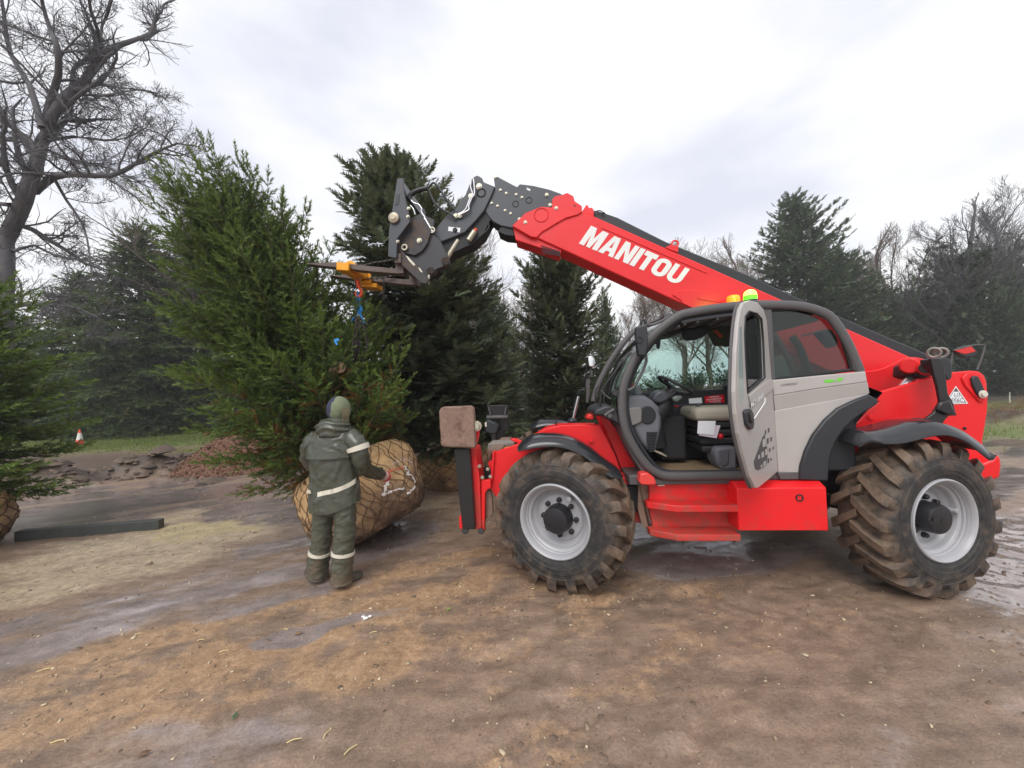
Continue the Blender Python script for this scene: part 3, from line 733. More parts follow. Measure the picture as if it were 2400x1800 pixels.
prism('carriage_plate', None, [(961, 514), (985, 500), (1018, 515), (1013, 545), (1033, 566), (1050, 600), (1046, 622), (1023, 631), (1003, 658), (988, 663), (940, 611), (935, 559)], 1.38, 1.42, M['carriage'], bevel=.006)
prism('carriage_core', None, [(955, 545), (1010, 550), (1035, 590), (1020, 622), (985, 640), (945, 605)], 1.02, 1.38, M['interior_dark'], bevel=.01)
prism('carriage_web', A6, [(1060, 545), (1190, 540), (1250, 640), (1215, 760), (1170, 830), (1095, 880), (1005, 860), (940, 745)], .945, .98, M['carriage_dirty'], bevel=.006)
prism('carriage_web', A6, [(935, 735), (1000, 862), (1100, 960), (1230, 1100), (1205, 1150), (1150, 1140), (940, 940), (920, 830)], .93, .97, M['carriage_dirty'], bevel=.008)
prism('carriage_slot', A6, [(1008, 880), (1030, 890), (1100, 965), (1085, 978), (1040, 930)], .926, .935, M['zinc'], bevel=0)
prism('carriage_slot', A6, [(1125, 990), (1145, 1000), (1172, 1040), (1150, 1035)], .926, .935, M['zinc'], bevel=0)
prism('carriage_hook', A6, [(1190, 820), (1290, 780), (1360, 850), (1410, 900), (1420, 960), (1370, 990), (1300, 1000), (1270, 1060), (1210, 1060), (1150, 960)], .99, 1.08, M['carriage_dirty'], bevel=.012)
prism('latch_strip', A6, [(1218, 1060), (1234, 1062), (1228, 1150), (1212, 1150)], .96, .98, M['zinc'], bevel=.002)
MB().cyl(ML(A6(1385, 930), .95), ML(A6(1385, 930), 1.5), .05, 18).build('carriage_pivot', M['carriage_dirty'], mach, .008)
MB().cyl(ML(A6(1240, 1020), .95), ML(A6(1240, 1020), 1.5), .045, 18).build('carriage_pivot', M['carriage_dirty'], mach, .008)
bolts('carriage_pin', A6, [(1138, 740)], .94, .032, M['zinc'], h=.02)
MB().torus(ML(A6(998, 803), .925), .03, .012, (0, 1, 0), 18, 6).build('carriage_pin', M['zinc'], mach)
bolts('carriage_pin', A6, [(1037, 437), (1030, 515), (935, 750)], CD0, .02, M['zinc'], h=.02)
q = ML(A6(903, 532), CD0); MB().lathe([(.0001, -.05), (.03, -.05), (.032, -.04), (.052, -.038), (.062, -.03), (.062, -.012), (.05, -.006), (.05, .01)], 28, 'y', q).build('carriage_roller', simple('roller_bronze', (.42, .36, .27), .4, metal=.4), mach, 0, 40)
prism('carriage_label', A6, [(955, 195), (978, 200), (976, 300), (953, 295)], CD0 - .002, CD0 + .001, M['grey_decal'], bevel=0)
prism('carriage_slot', A6, [(905, 410), (945, 400), (950, 300), (925, 300)], CD0 - .004, CD0 + .01, M['dark_plastic'], bevel=.003)
pl_ = ML((934, 612), .98)
MB().box2((pl_[0] - .02, .9, pl_[2] - .05), (pl_[0] + .06, 1.6, pl_[2] + .06)).build('fork_bar', M['rust'], mach, .008)
prism('fork', None, [(929, 598), (944, 598), (946, 640), (931, 641), (868, 636), (790, 627), (715, 618.5), (715, 616.5), (790, 614), (868, 624), (926, 629)], .98, 1.1, M['rust'], bevel=.004)
prism('fork', None, [(962, 634), (975, 634), (977, 666), (964, 668), (900, 662), (834, 655), (770, 646), (770, 644.5), (834, 645), (900, 651), (958, 655)], 1.42, 1.54, M['rust'], bevel=.004)
prism('fork_stop', None, [(962, 600), (976, 600), (976, 640), (962, 640)], 1.42, 1.54, M['rust'], bevel=.004)

# ------------------------------------------------------------------ stabilisers (legs folded up, pads on top)
def stab(dz, far=False):
    def P(name, poly, d0, d1, mat, bevel=.006):
        return prism(name, D6, poly, d0, d1, mat, bevel=bevel)
    if not far:
        P('stabiliser_leg', [(215, 650), (390, 655), (420, 1000), (455, 1565), (312, 1568), (268, 1150)], .26, .36, M['black'])
        P('stabiliser_leg', [(395, 640), (455, 640), (510, 1000), (530, 1560), (455, 1565), (420, 1000)], .34, .62, M['red_mud'])
        P('stabiliser_pad', [(42, 215), (60, 180), (85, 163), (405, 150), (432, 175), (440, 200), (462, 610), (445, 638), (90, 625), (60, 600), (55, 440), (48, 420)], .16, .24, M['rust_pad'], .014)
        P('pad_bracket', [(440, 330), (492, 345), (488, 500), (450, 640), (400, 640)], .24, .34, M['red_mud'])
        bolts('pad_pin', D6, [(474, 382)], .2, .05, M['zinc'], h=.02)
        MB().cyl(ML(D6(345, 1575), .26), ML(D6(345, 1575), .5), .035, 14).build('leg_pin', M['black'], mach, .006)
        MB().cyl(ML(D6(525, 1585), .3), ML(D6(525, 1585), .6), .03, 14).build('leg_pin', M['black'], mach, .006)
        P('leg_tip', [(272, 1420), (298, 1405), (318, 1560), (290, 1568), (272, 1530)], .3, .42, M['red'])
        P('stabiliser_bracket', [(528, 1010), (632, 996), (640, 1090), (600, 1110), (572, 1150), (566, 1590), (526, 1592)], .36, .42, M['red'])
        P('mud_plate', [(575, 1130), (600, 1110), (635, 1130), (655, 1260), (660, 1380), (620, 1440), (580, 1440)], .42, .47, M['rust_pad'])
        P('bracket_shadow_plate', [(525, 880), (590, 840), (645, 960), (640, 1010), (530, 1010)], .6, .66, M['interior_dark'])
        bolts('bolt_head', D6, [(600, 875), (630, 960), (508, 842), (540, 970)], .35, .018, M['zinc'])
        P('mount_lug', [(600, 800), (640, 780), (665, 780), (660, 900), (620, 860)], .46, .5, M['red'])
    else:
        P('stabiliser_pad', [(592, 152), (610, 145), (830, 142), (838, 152), (825, 265), (630, 270), (610, 215)], 1.86, 1.9, M['black'], .006)
        P('pad_rib', [(600, 170), (618, 175), (645, 268), (628, 272)], 1.82, 1.86, M['frame_grey'], .003)
        P('pad_rib', [(800, 168), (815, 165), (800, 268), (783, 270)], 1.82, 1.86, M['frame_grey'], .003)
        MB().cyl(ML(D6(590, 285), 1.85), ML(D6(830, 280), 1.85), .03, 12).build('pad_axle', M['frame_grey'], mach, .004)
        P('stabiliser_leg', [(735, 290), (830, 290), (842, 400), (825, 430), (790, 440), (785, 575), (705, 575), (700, 380)], 1.9, 2.05, M['black'], .008)
        P('stabiliser_leg', [(640, 440), (700, 430), (705, 600), (650, 600)], 1.95, 2.1, M['frame_grey'], .008)
        w_ = P('work_lamp', [(575, 320), (600, 308), (715, 365), (725, 400), (700, 470), (660, 480), (575, 455), (562, 400)], 1.7, 1.85, M['dark_plastic'], .02)
        P('lamp_lens', [(566, 345), (585, 335), (590, 390), (568, 392)], 1.69, 1.72, simple('lamp_lens', (.65, .6, .5), .2), .004)
stab(0); stab(0, True)
prism('wooden_packer', D6, [(602, 590), (640, 583), (905, 572), (760, 648), (600, 656)], .95, 1.25, simple('weathered_board', (.23, .2, .18), .7, var=.25, vscale=14, bump=.3), bevel=.008)
prism('front_cross_member', D6, [(600, 655), (760, 650), (640, 720), (640, 780), (600, 800)], .6, 1.7, M['rust_pad'], bevel=.01)
pxtube('wire', D6, [(750, 660), (790, 635), (850, 622), (900, 612)], .8, .006, M['amber'])
# ================================================================== cab
CN, CF = .12, 1.0
cab = MB()
def cabtube(pts, d, r=.0245, flat=1.6, sub=5):
    return MB().tube(spline([ML(p, d) for p in pts], sub), r, 10, True, 0, flat, up=(0, 1, 0))
arch = [A1(*p) for p in [(1445, 1600), (1100, 1606), (810, 1608), (690, 1572), (600, 1498), (500, 1355), (425, 1190), (398, 1000), (415, 820), (500, 612), (655, 405), (850, 245), (1000, 190), (1420, 133), (1800, 128), (2010, 152)]] + \
       [(1940, 738), (1966, 768), (1988, 806), (2008, 852), (2016, 872)]
fr = cabtube(arch, CN).build('cab_frame', M['frame_grey'], mach, 0, 60)
seal = [A1(*p) for p in [(1440, 1568), (1100, 1572), (830, 1572), (720, 1540), (640, 1465), (545, 1325), (470, 1170), (440, 1000), (458, 830), (540, 630), (690, 430), (870, 280), (1010, 226), (1400, 172)]]
cabtube(seal, CN + .05, .016, 1.2).build('door_seal', M['dark_plastic'], fr, 0, 60)
# same arch on the far side (mirror of the near one in machine space)
nearP = spline([ML(p, CN) for p in arch], 5)
farP = [np.array([q[0], CF, q[2]]) for q in nearP]
MB().tube(farP, .024, 8, True, 0, 1.4, up=(0, 1, 0)).build('cab_frame', M['frame_grey'], mach, 0, 60)
cabtube([A1(*p) for p in [(150, 960), (172, 880), (205, 790), (300, 610), (410, 455), (520, 345), (680, 275), (830, 215)]], CF - .02, .02, 1.6).build('screen_pillar', M['frame_grey'], mach, 0, 60)
# roof skin and roof liner between the arches
top = [q for q in nearP if q[2] > ML(A1(860, 240), CN)[2] - .02 and q[0] < ML((1960, 760), CN)[0]]
rr_ = []
for q in top:
    rr_.append([np.array([q[0], CN, q[2] + .012]), np.array([q[0], CN + .12, q[2] + .034]), np.array([q[0], .56, q[2] + .044]), np.array([q[0], CF - .1, q[2] + .034]), np.array([q[0], CF, q[2] + .012]),
                np.array([q[0], CF, q[2] - .012]), np.array([q[0], .56, q[2] - .002]), np.array([q[0], CN, q[2] - .012])])
MB().loft(rr_).build('cab_roof', M['frame_grey'], mach, 0, 40)
lin = [[np.array([q[0], CN + .04, q[2] - .05]), np.array([q[0], CF - .04, q[2] - .05]), np.array([q[0], CF - .04, q[2] - .075]), np.array([q[0], CN + .04, q[2] - .075])] for q in top[3:]]
MB().loft(lin).build('roof_liner', M['interior_grey'], mach, 0, 40)
# roof bars inside the front of the roof (grille)
for k in range(5):
    q = top[2 + k * 2]
    MB().box2((q[0] - .012, CN + .05, q[2] - .1), (q[0] + .012, CF - .05, q[2] - .075)).build('roof_bar', M['frame_grey'], mach, .004)
prism('roof_bracket', D2, [(765, 110), (905, 108), (910, 150), (830, 200), (770, 205)], CN + .05, CN + .2, M['frame_grey'], bevel=.006)
pxtube('roof_handle', D2, [(480, 300), (600, 290), (760, 215), (860, 150)], CN + .02, .012, M['frame_grey'])
pxtube('screen_cable', D2, [(470, 285), (640, 225), (730, 180)], CN + .1, .006, M['black'])

# glazing
def pane(name, pts, d, mat, parent=None, th=.005):
    P = [ML(p, d) for p in pts]
    return MB().extrude(P, (0, th, 0)).build(name, mat, parent or mach, 0, 20)
win = [B4(*p) for p in [(884, 722), (1000, 718), (1130, 722), (1190, 745), (1240, 790), (1285, 880), (1318, 985), (1326, 1032), (910, 1082), (896, 900)]]
pane('rear_side_window', win, CN + .03, M['glass_dark'])
pxtube('window_trim', None, win + [win[0]], CN + .02, .014, M['interior_dark'], sub=1)
prism('corner_pillar', B4, [(1190, 728), (1235, 765), (1290, 850), (1340, 960), (1378, 1035), (1330, 1034), (1318, 985), (1285, 880), (1240, 790), (1180, 742)], CN - .01, CN + .05, M['frame_grey'], bevel=.008)
prism('door_pillar', B4, [(852, 700), (905, 700), (915, 900), (925, 1090), (945, 1600), (895, 1600), (878, 1000)], CN + .0, CN + .07, M['frame_grey'], bevel=.008)
# far-side and front glass: follow the far arch, from sill to roof
sill_z = ML(A1(900, 870), CF)[2]
fw_ = [q for q in farP if q[2] > sill_z]
fw2 = [np.array([q[0], CF - .005, q[2]]) for q in fw_]
MB().extrude([p + np.array([0, 0, -.0]) for p in fw2], (0, .005, 0)).build('far_side_window', M['glass'], mach, 0, 20)
wsn = [q for q in nearP if q[0] < ML(A1(860, 245), CN)[0] and q[2] > ML(A1(400, 1000), CN)[2]]
n_ = len(wsn); rg = []
for q in wsn:
    row = []
    for k in range(9):
        s = k / 8; bul = .10 * (1 - (2 * s - 1) ** 2)
        row.append(np.array([q[0] - bul, CN + s * (CF - CN), q[2]]))
    rg.append(row)
MB().loft(rg, closed=False, caps=False).build('windscreen', M['glass'], mach, 0, 60)
# rear wall posts
for d in (.3, .85):
    b0, b1 = ML(B4(1100, 720), CN), ML(B4(1060, 1060), CN)
u_rear = ML(B4(1330, 1032), CN)[0]
MB().tube(spline([ML(B4(*p), CF - .03) for p in [(1010, 860), (1050, 920), (1080, 1000), (1100, 1060)]], 3), .035, 8, True, 0, 1.2).build('rear_post', M['interior_dark'], mach, 0, 60)
prism('rear_work_lamp', B4, [(1150, 840), (1175, 822), (1215, 820), (1250, 870), (1248, 905), (1222, 918), (1195, 890)], .5, .6, M['interior_dark'], bevel=.015)
pxtube('lamp_bracket', B4, [(1060, 855), (1110, 845), (1165, 828)], .5, .008, M['frame_grey'])
zr0, zr1 = ML(B4(1330, 1032), CN)[2], ML(B4(1400, 1140), CN)[2]

# ------------------------------------------------------------------ grey body panel behind the door, with the black wheel-arch strip
lower = prism('side_panel', B4, [(918, 1245), (1414, 1155), (1330, 1195), (1250, 1232), (1180, 1295), (1120, 1372), (1080, 1455), (1056, 1535), (1051, 1566), (938, 1566)], CN - .02, CN + .05, M['grey_paint'], bevel=.006)
prism('side_panel', B4, [(908, 1086), (1150, 1062), (1392, 1040), (1402, 1096), (1150, 1130), (914, 1168)], CN - .035, CN + .05, M['grey_paint'], bevel=.01)
pts = [(914, 1168), (1150, 1130), (1402, 1096), (1412, 1154), (1200, 1196), (922, 1250)]
P = [ML(B4(*p), CN - .035) for p in pts[:3]] + [ML(B4(*p), CN - .015) for p in pts[3:]]
MB().extrude(P, (0, .05, 0)).build('side_panel', M['grey_paint'], mach, .004)
prism('sill_strip', B4, [(936, 1566), (1051, 1566), (1049, 1602), (950, 1602)], CN - .03, CN + .06, M['frame_grey'], bevel=.006)
arc_o = [(1460, 1188), (1412, 1160), (1330, 1192), (1250, 1231), (1180, 1294), (1120, 1372), (1080, 1455), (1056, 1535), (1050, 1604)]
arc_i = [(1200, 1612), (1206, 1510), (1220, 1450), (1242, 1400), (1280, 1340), (1330, 1292), (1400, 1245), (1456, 1210)]
prism('wheel_arch_strip', B4, arc_o + arc_i, CN - .05, CN + .2, M['dark_plastic'], bevel=.014)
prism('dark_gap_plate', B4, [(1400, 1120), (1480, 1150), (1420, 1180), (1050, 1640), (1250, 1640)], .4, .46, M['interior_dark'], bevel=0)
text_on('lettering', 'COMFORT', ML(B4(950, 1118), CN - .037), ML(B4(1040, 1110), CN - .037), ML(B4(952, 1106), CN - .037), M['grey_decal'], mach, shear=.25)
gd = prism('green_decal', B4, [(1178, 1086), (1222, 1082), (1222, 1096), (1178, 1100)], CN - .0375, CN - .034, M['green_decal'], bevel=0)
prism('green_decal', B4, [(1224, 1085), (1246, 1083), (1246, 1092), (1224, 1095)], CN - .0375, CN - .034, simple('pale_green_decal', (.25, .5, .18), .5), bevel=0)
prism('green_decal', B4, [(1246, 1083), (1250, 1076), (1282, 1073), (1270, 1082), (1262, 1091), (1250, 1094)], CN - .0375, CN - .034, M['green_decal'], bevel=0)

# ------------------------------------------------------------------ floor and interior
fz = ML(A1(1000, 1585), CN + .05)[2]
u0_, u1_ = ML(A1(560, 1580), CN)[0], ML(B4(940, 1580), CN)[0]
MB().box2((u0_ - .1, CN + .02, fz - .09), (u1_ + .1, CF, fz - .002)).build('cab_floor', M['frame_grey'], mach, .01)
MB().box2((u0_ + .08, CN + .06, fz), (u1_ - .2, .75, fz + .012)).build('floor_mat', M['mat'], mach, .004)
MB().box2((u1_ - .05, CN + .05, fz), (u_rear + .02, CF, fz + .78)).build('rear_bulkhead', M['interior_dark'], mach, .02)
MB().box2((u0_ - .05, CF - .12, fz), (u_rear, CF - .01, sill_z)).build('far_wall_panel', M['interior_dark'], mach, .02)
dash = prism('dash_console', A1, [(420, 935), (520, 912), (610, 918), (680, 965), (712, 1030), (738, 1100), (740, 1170), (722, 1260), (700, 1340), (692, 1400), (640, 1412), (560, 1310), (490, 1180), (450, 1080)], .2, .42, M['interior_grey'], bevel=.03)
prism('dash_pocket', A1, [(435, 1020), (555, 1008), (572, 1030), (572, 1140), (485, 1180), (450, 1100)], .17, .21, simple('pocket_grey', (.17, .165, .16), .6), parent=dash, bevel=.012)
ov = [(620 + 72 * cos(a), 1080 + 78 * sin(a)) for a in [2 * pi * k / 20 for k in range(20)]]
prism('dash_vent', A1, ov, .185, .21, M['interior_dark'], parent=dash, bevel=.006)
for k in range(13):
    y = 1228 + k * 13.2; x0 = 612 + max(0, k - 6) * 2
    prism('vent_slat', A1, [(x0, y), (704 - k * 2.2, y - 2), (704 - k * 2.2, y + 4), (x0, y + 6)], .185, .205, M['interior_dark'], parent=dash, bevel=0)
prism('dash_top', D5, [(690, 500), (830, 450), (960, 450), (1050, 520), (1160, 620), (1175, 720), (1000, 560), (700, 560)], .3, .9, M['interior_grey'], bevel=.03)
prism('dash_hump', D2, [(270, 1400), (300, 1340), (350, 1320), (380, 1370), (420, 1480), (290, 1500)], .4, .9, M['interior_grey'], bevel=.02)
prism('amber_switch_box', D2, [(150, 1520), (170, 1400), (200, 1260), (230, 1240), (250, 1330), (280, 1440), (295, 1520)], .88, .95, M['orange'], bevel=.02)
# steering column and wheel
sc_ = ML(D2(960, 1330), .46)
ax_ = np.array([.42, 0, .9]); ax_ /= np.linalg.norm(ax_)
e0 = ML(D2(690, 1180), .46); e1 = ML(D2(1225, 1480), .46); ctr = (e0 + e1) / 2; R_ = np.linalg.norm(e1 - e0) / 2
xd = (e1 - e0) / np.linalg.norm(e1 - e0); nn_ = np.cross(xd, np.array([0, 1., 0])); nn_ = nn_ if nn_[2] > 0 else -nn_
sw = MB().torus(ctr, R_, .016, nn_, 40, 8, xdir=xd).build('steering_wheel', M['interior_dark'], mach, 0, 60)
sp_ = MB()
for a in (0, 2.1, 4.2):
    dv = cos(a) * np.cross(nn_, xd) + sin(a) * xd
    sp_.tube([ctr - nn_ * .05, ctr + dv * R_ * .5 - nn_ * .03, ctr + dv * R_], [.03, .02, .012], 8)
sp_.build('wheel_spoke', M['interior_dark'], sw, 0, 60)
MB().sphere(ctr + xd * R_ * .9 + nn_ * .03, .022).build('wheel_knob', M['interior_dark'], sw, 0, 60)
MB().tube([ctr - nn_ * .04, ctr - nn_ * .18, ctr - nn_ * .4 - xd * .02, (ctr[0] - .2, .46, fz + .2)], [.05, .075, .1, .1], 14).build('steering_column', M['interior_dark'], mach, 0, 50)
prism('instrument_pod', D2, [(590, 1480), (680, 1400), (790, 1400), (900, 1500), (860, 1580), (700, 1640), (560, 1600)], .36, .56, simple('pod_grey', (.06, .065, .08), .35), bevel=.03)
prism('lever', D2, [(830, 1520), (960, 1430), (985, 1440), (850, 1560)], .34, .37, M['interior_dark'], bevel=.006)
prism('stalk_pod', D2, [(900, 1540), (950, 1500), (1050, 1490), (1100, 1520), (1020, 1600), (960, 1610)], .33, .4, simple('stalk_grey', (.12, .14, .13), .3), bevel=.02)
# seat
sx0, sx1 = ML(A1(1015, 1060), .4)[0], ML(B4(900, 1200), .4)[0]
sz = ML(A1(1200, 1012), .35)[2]
seat = MB()
seat.box2((sx0, .33, sz - .13), (sx1 - .05, .82, sz))
seat_o = seat.build('seat_cushion', M['seat'], mach, .05, 40, 4)
MB().box2((sx1 - .2, .36, sz), (sx1 - .06, .8, sz + .62)).build('seat_backrest', M['interior_dark'], mach, .05, 40, 4)
for k in range(4):
    MB().box2((sx0 + .04 + .01 * (k % 2), .36, sz - .2 - .075 * k), (sx1 - .08, .8, sz - .135 - .075 * k)).build('seat_bellows', M['interior_dark'], mach, .02)
MB().box2((sx0 - .28, .55, fz + .05), (sx0 - .02, .88, sz - .08)).build('side_console', M['interior_dark'], mach, .03)
MB().box2((sx0 - .05, .84, fz), (sx1, .9, sz + .02)).build('console_panel', M['interior_dark'], mach, .02)
prism('floor_box', A1, [(1200, 1400), (1225, 1360), (1390, 1352), (1400, 1555), (1260, 1560), (1215, 1480)], .26, .5, M['interior_grey'], bevel=.03)
prism('floor_box_scoop', A1, [(1225, 1380), (1330, 1375), (1322, 1500), (1275, 1530), (1240, 1490)], .25, .27, simple('box_grey', (.1, .1, .12), .4), bevel=.01)
k0, k1 = ML(A1(1300, 1340), .42), ML(A1(1248, 1262), .36)
MB().cyl(k0, k1, .012, 8).build('gear_lever', M['interior_dark'], mach)
MB().sphere(k1, .028).build('lever_knob', M['sign_red'], mach, 0, 60)
j0, j1 = ML(A1(985, 1060), .5), ML(A1(1075, 985), .5)
MB().cyl(j0, j1, .014, 8).build('control_lever', M['dark_plastic'], mach)
pp = MB().extrude([ML(A1(*p), .31) for p in [(1055, 1130), (1208, 1130), (1205, 1150), (1195, 1252), (1048, 1240)]], (0, .003, 0)).build('paper_sheet', M['offwhite'], mach)
MB().extrude([ML(A1(*p), .32) for p in [(1080, 1160), (1248, 1168), (1215, 1280), (1060, 1255)]], (0, .003, 0)).build('paper_sheet', simple('pinkish_paper', (.7, .62, .7), .8), mach)
# signs on the far wall
q0, q1, q2, q3 = [ML(A1(*p), CF - .14) for p in [(1112, 918), (1278, 902), (1286, 976), (1118, 996)]]
sg = MB().extrude([q0, q1, q2, q3], (0, .004, 0)).build('warning_sign', M['sign_red'], mach)
for s, x0, x1, y in (('- WARNING -', 1145, 1245, 925), ('NO PASSENGERS', 1130, 1262, 944), ('TO RIDE ON', 1150, 1248, 962), ('THIS MACHINE', 1148, 1252, 980)):
    sl_ = -.09
    text_on('lettering', s, ML(A1(x0, y + (x0 - 1200) * sl_ + 3), CF - .142), ML(A1(x1, y + (x1 - 1200) * sl_ + 3), CF - .142), ML(A1(x0 - 1, y + (x0 - 1200) * sl_ - 9), CF - .142), M['offwhite'], sg, off=.01)
MB().extrude([ML(A1(*p), CF - .14) for p in [(975, 938), (1085, 928), (1092, 985), (980, 995)]], (0, .004, 0)).build('white_sticker', M['offwhite'], mach)
prism('red_switch', A1, [(855, 998), (885, 996), (888, 1010), (858, 1012)], .42, .46, M['sign_red'], bevel=.004)
prism('pedal', D5, [(1080, 1210), (1200, 1250), (1270, 1300), (1255, 1310), (1170, 1275), (1085, 1235)], .3, .4, M['zinc'], bevel=.004)
# overhead console and sun visor
prism('sun_visor', D2, [(1060, 370), (1300, 340), (1540, 280), (1560, 420), (1440, 490), (1340, 545), (1140, 570), (1085, 510)], .5, .54, M['interior_dark'], bevel=.02)
prism('overhead_console', D2, [(1540, 300), (2000, 260), (2010, 620), (1880, 660), (1780, 640), (1680, 650), (1610, 520), (1560, 430)], .8, .92, simple('olive_liner', (.05, .06, .04), .7), bevel=.03)
prism('orange_patch', D2, [(1580, 400), (1660, 380), (1770, 490), (1720, 520), (1640, 430)], .785, .8, simple('amber_glow_patch', (.5, .1, .02), .4), bevel=.004)
prism('roof_front_panel', D2, [(700, 470), (820, 370), (1060, 330), (1100, 420), (900, 460), (720, 500)], .45, .9, M['interior_dark'], bevel=.01)
prism('inner_mirror', D2, [(650, 510), (690, 500), (715, 530), (712, 640), (690, 715), (650, 690), (640, 600)], .4, .43, M['interior_dark'], bevel=.012)
pxtube('mirror_stalk', D2, [(560, 630), (600, 600), (650, 600)], .4, .016, M['interior_dark'])

# wipers and grab rail outside the windscreen
pxtube('wiper_arm', A1, [(205, 1010), (225, 880), (290, 770), (380, 650), (410, 610)], .3, .012, M['black'])
pxtube('wiper_arm', A1, [(330, 890), (350, 780), (395, 680), (430, 600), (480, 540)], .22, .009, M['black'])
pxtube('wiper_blade', A1, [(285, 900), (310, 790), (360, 700), (420, 620)], .35, .012, M['black'])
pxtube('wiper_blade', A1, [(215, 860), (250, 905), (300, 940)], .28, .008, M['frame_grey'])
pxtube('cable', A1, [(190, 830), (165, 880), (170, 950), (200, 990)], .5, .005, M['black'])
pxtube('grab_rail', A1, [(600, 560), (608, 610), (580, 690), (540, 770), (500, 840), (450, 865)], CN - .03, .013, M['frame_grey'])
MB().lathe([(.0001, -.02), (.028, -.02), (.03, -.01), (.03, .01)], 16, 'y', ML(A1(340, 885), CN)).build('wiper_pivot', M['dark_plastic'], mach)
prism('cowl', D5, [(245, 690), (300, 640), (400, 600), (470, 590), (570, 650), (600, 720), (640, 900), (540, 830), (440, 790), (390, 735), (270, 745)], .14, .9, M['dark_plastic'], bevel=.02)
pxtube('cowl_trim', D5, [(400, 735), (460, 690), (530, 650)], .12, .014, M['frame_grey'])
bolts('bolt_head', D5, [(465, 735)], .13, .028, M['frame_grey'], h=.02)
prism('front_marker', D5, [(140, 780), (165, 725), (240, 712), (262, 785), (200, 795)], .4, .6, M['red_plastic'], bevel=.012)
prism('lower_cab_trim', A1, [(400, 1180), (470, 1260), (560, 1420), (680, 1560), (800, 1640), (640, 1640), (560, 1560), (480, 1430), (400, 1250), (380, 1120)], CN + .02, CN + .3, M['frame_grey'], bevel=.01)

# near mirror
mm = prism('door_mirror', D2, [(300, 330), (480, 310), (492, 420), (500, 640), (470, 800), (440, 825), (335, 815), (310, 640), (290, 480)], -.02, .05, M['dark_plastic'], bevel=.02)
MB().torus(ML(D2(352, 555), -.022), .026, .006, (0, 1, 0), 18, 6).build('mirror_ring', M['interior_dark'], mm)
pxtube('mirror_arm', D2, [(370, 310), (385, 240), (440, 215), (455, 290)], .03, .012, M['dark_plastic'])
pxtube('mirror_arm', D2, [(250, 575), (300, 580), (360, 570)], .0, .01, M['dark_plastic'])
# far-side front mirrors on their tube
pxtube('mirror_arm', A3, [(1110, 300), (1135, 285), (1150, 220), (1180, 95)], 1.75, .02, M['steel'])
pxtube('mirror_arm', A1, [(20, 900), (30, 865), (75, 855), (85, 780), (95, 640)], 1.75, .01, M['black'])
prism('front_mirror', A1, [(88, 780), (100, 765), (124, 770), (118, 900), (108, 975), (86, 975)], 1.72, 1.76, M['frame_grey'], bevel=.006)
prism('front_mirror', A1, [(102, 570), (140, 566), (160, 590), (166, 640), (160, 665), (130, 668), (106, 655)], 1.7, 1.78, M['mirror'], bevel=.015)
prism('front_mirror', A1, [(118, 690), (132, 672), (146, 720), (144, 760), (130, 758)], 1.74, 1.78, M['frame_grey'], bevel=.008)
MB().sphere(ML(A3(1130, 290), 1.75), (.06, .06, .05)).build('mirror_base', M['dark_plastic'], mach, 0, 60)

# beacons on the roof
gb = ML(A1(1505, 60), .5)
bs = MB().lathe([(.0001, -.05), (.062, -.05), (.062, -.03), (.0001, -.03)], 24, 'z', gb).build('beacon_base', M['dark_plastic'], mach)
MB().lathe([(.058, -.03), (.0595, -.012), (.058, .012)], 24, 'z', gb).build('beacon_lens', M['green_lamp'], bs, 0, 60)
MB().lathe([(.058, .012), (.056, .03), (.05, .045), (.04, .058), (.02, .067), (.0001, .07)], 24, 'z', gb).build('beacon_dome', M['lamp_top'], bs, 0, 60)
ob_ = ML(A1(1360, 95), .9)
bs2 = MB().lathe([(.0001, -.09), (.06, -.09), (.06, -.045), (.0001, -.045)], 20, 'z', ob_).build('beacon_base', M['dark_plastic'], mach)
MB().lathe([(.06, -.045), (.066, .02), (.06, .05), (.035, .062), (.0001, .065)], 20, 'z', ob_).build('beacon_lens', M['amber_lamp'], bs2, 0, 60)
pl2 = bpy.data.lights.new('beacon_glow', 'POINT'); pl2.energy = 2.0; pl2.color = (.45, 1, .1); pl2.shadow_soft_size = .05
plo = bpy.data.objects.new('beacon_glow', pl2); COL.objects.link(plo); plo.location = MO + gb[0] * _mu + gb[1] * _md + np.array([0, 0, gb[2] + .12])

# ------------------------------------------------------------------ door, swung open
H = ML(D3(395, 900), CN - .01); H[2] = 0
th = radians(51)
dd_ = np.array([-cos(th), -sin(th), 0]); dn_ = np.array([sin(th), -cos(th), 0])       # along the door, outward normal
def DP(p):                                                                            # pixel -> (s, w) on the door's outer face
    dr = ray(*p); drl = np.array([dr @ _mu, dr @ _md, dr[2]])
    c = np.array([(CAMP - MO) @ _mu, (CAMP - MO) @ _md, CAM_H])
    t = ((H - c) @ dn_) / (drl @ dn_); q = c + t * drl - H
    return q @ dd_, q[2]
dmat = Matrix(((-dd_[0], -dn_[0], 0, H[0]), (-dd_[1], -dn_[1], 0, H[1]), (0, 0, 1, 0), (0, 0, 0, 1)))   # x = towards hinge side, y = inwards
def dface(pts): return [(-s, 0.0, w) for s, w in (DP(D3(*p)) for p in pts)]
def dprism(name, pts, y0, y1, mat, parent, bevel=.005):
    P = [(x, y0, z) for x, _, z in dface(pts)]
    o = MB().extrude(P, (0, y1 - y0, 0)).build(name, mat, parent, bevel)
    if parent is mach: o.matrix_local = dmat
    return o
outer = [(150, 102), (200, 82), (262, 100), (312, 155), (338, 250), (352, 450), (376, 720), (398, 1000), (425, 1470), (350, 1535), (268, 1602), (244, 1602), (200, 1510), (150, 1330), (112, 1160), (90, 1000), (80, 820), (88, 500), (106, 270), (126, 150)]
wino = [(190, 172), (255, 190), (292, 232), (306, 400), (318, 710), (250, 770), (178, 832), (164, 620), (152, 350), (160, 215)]
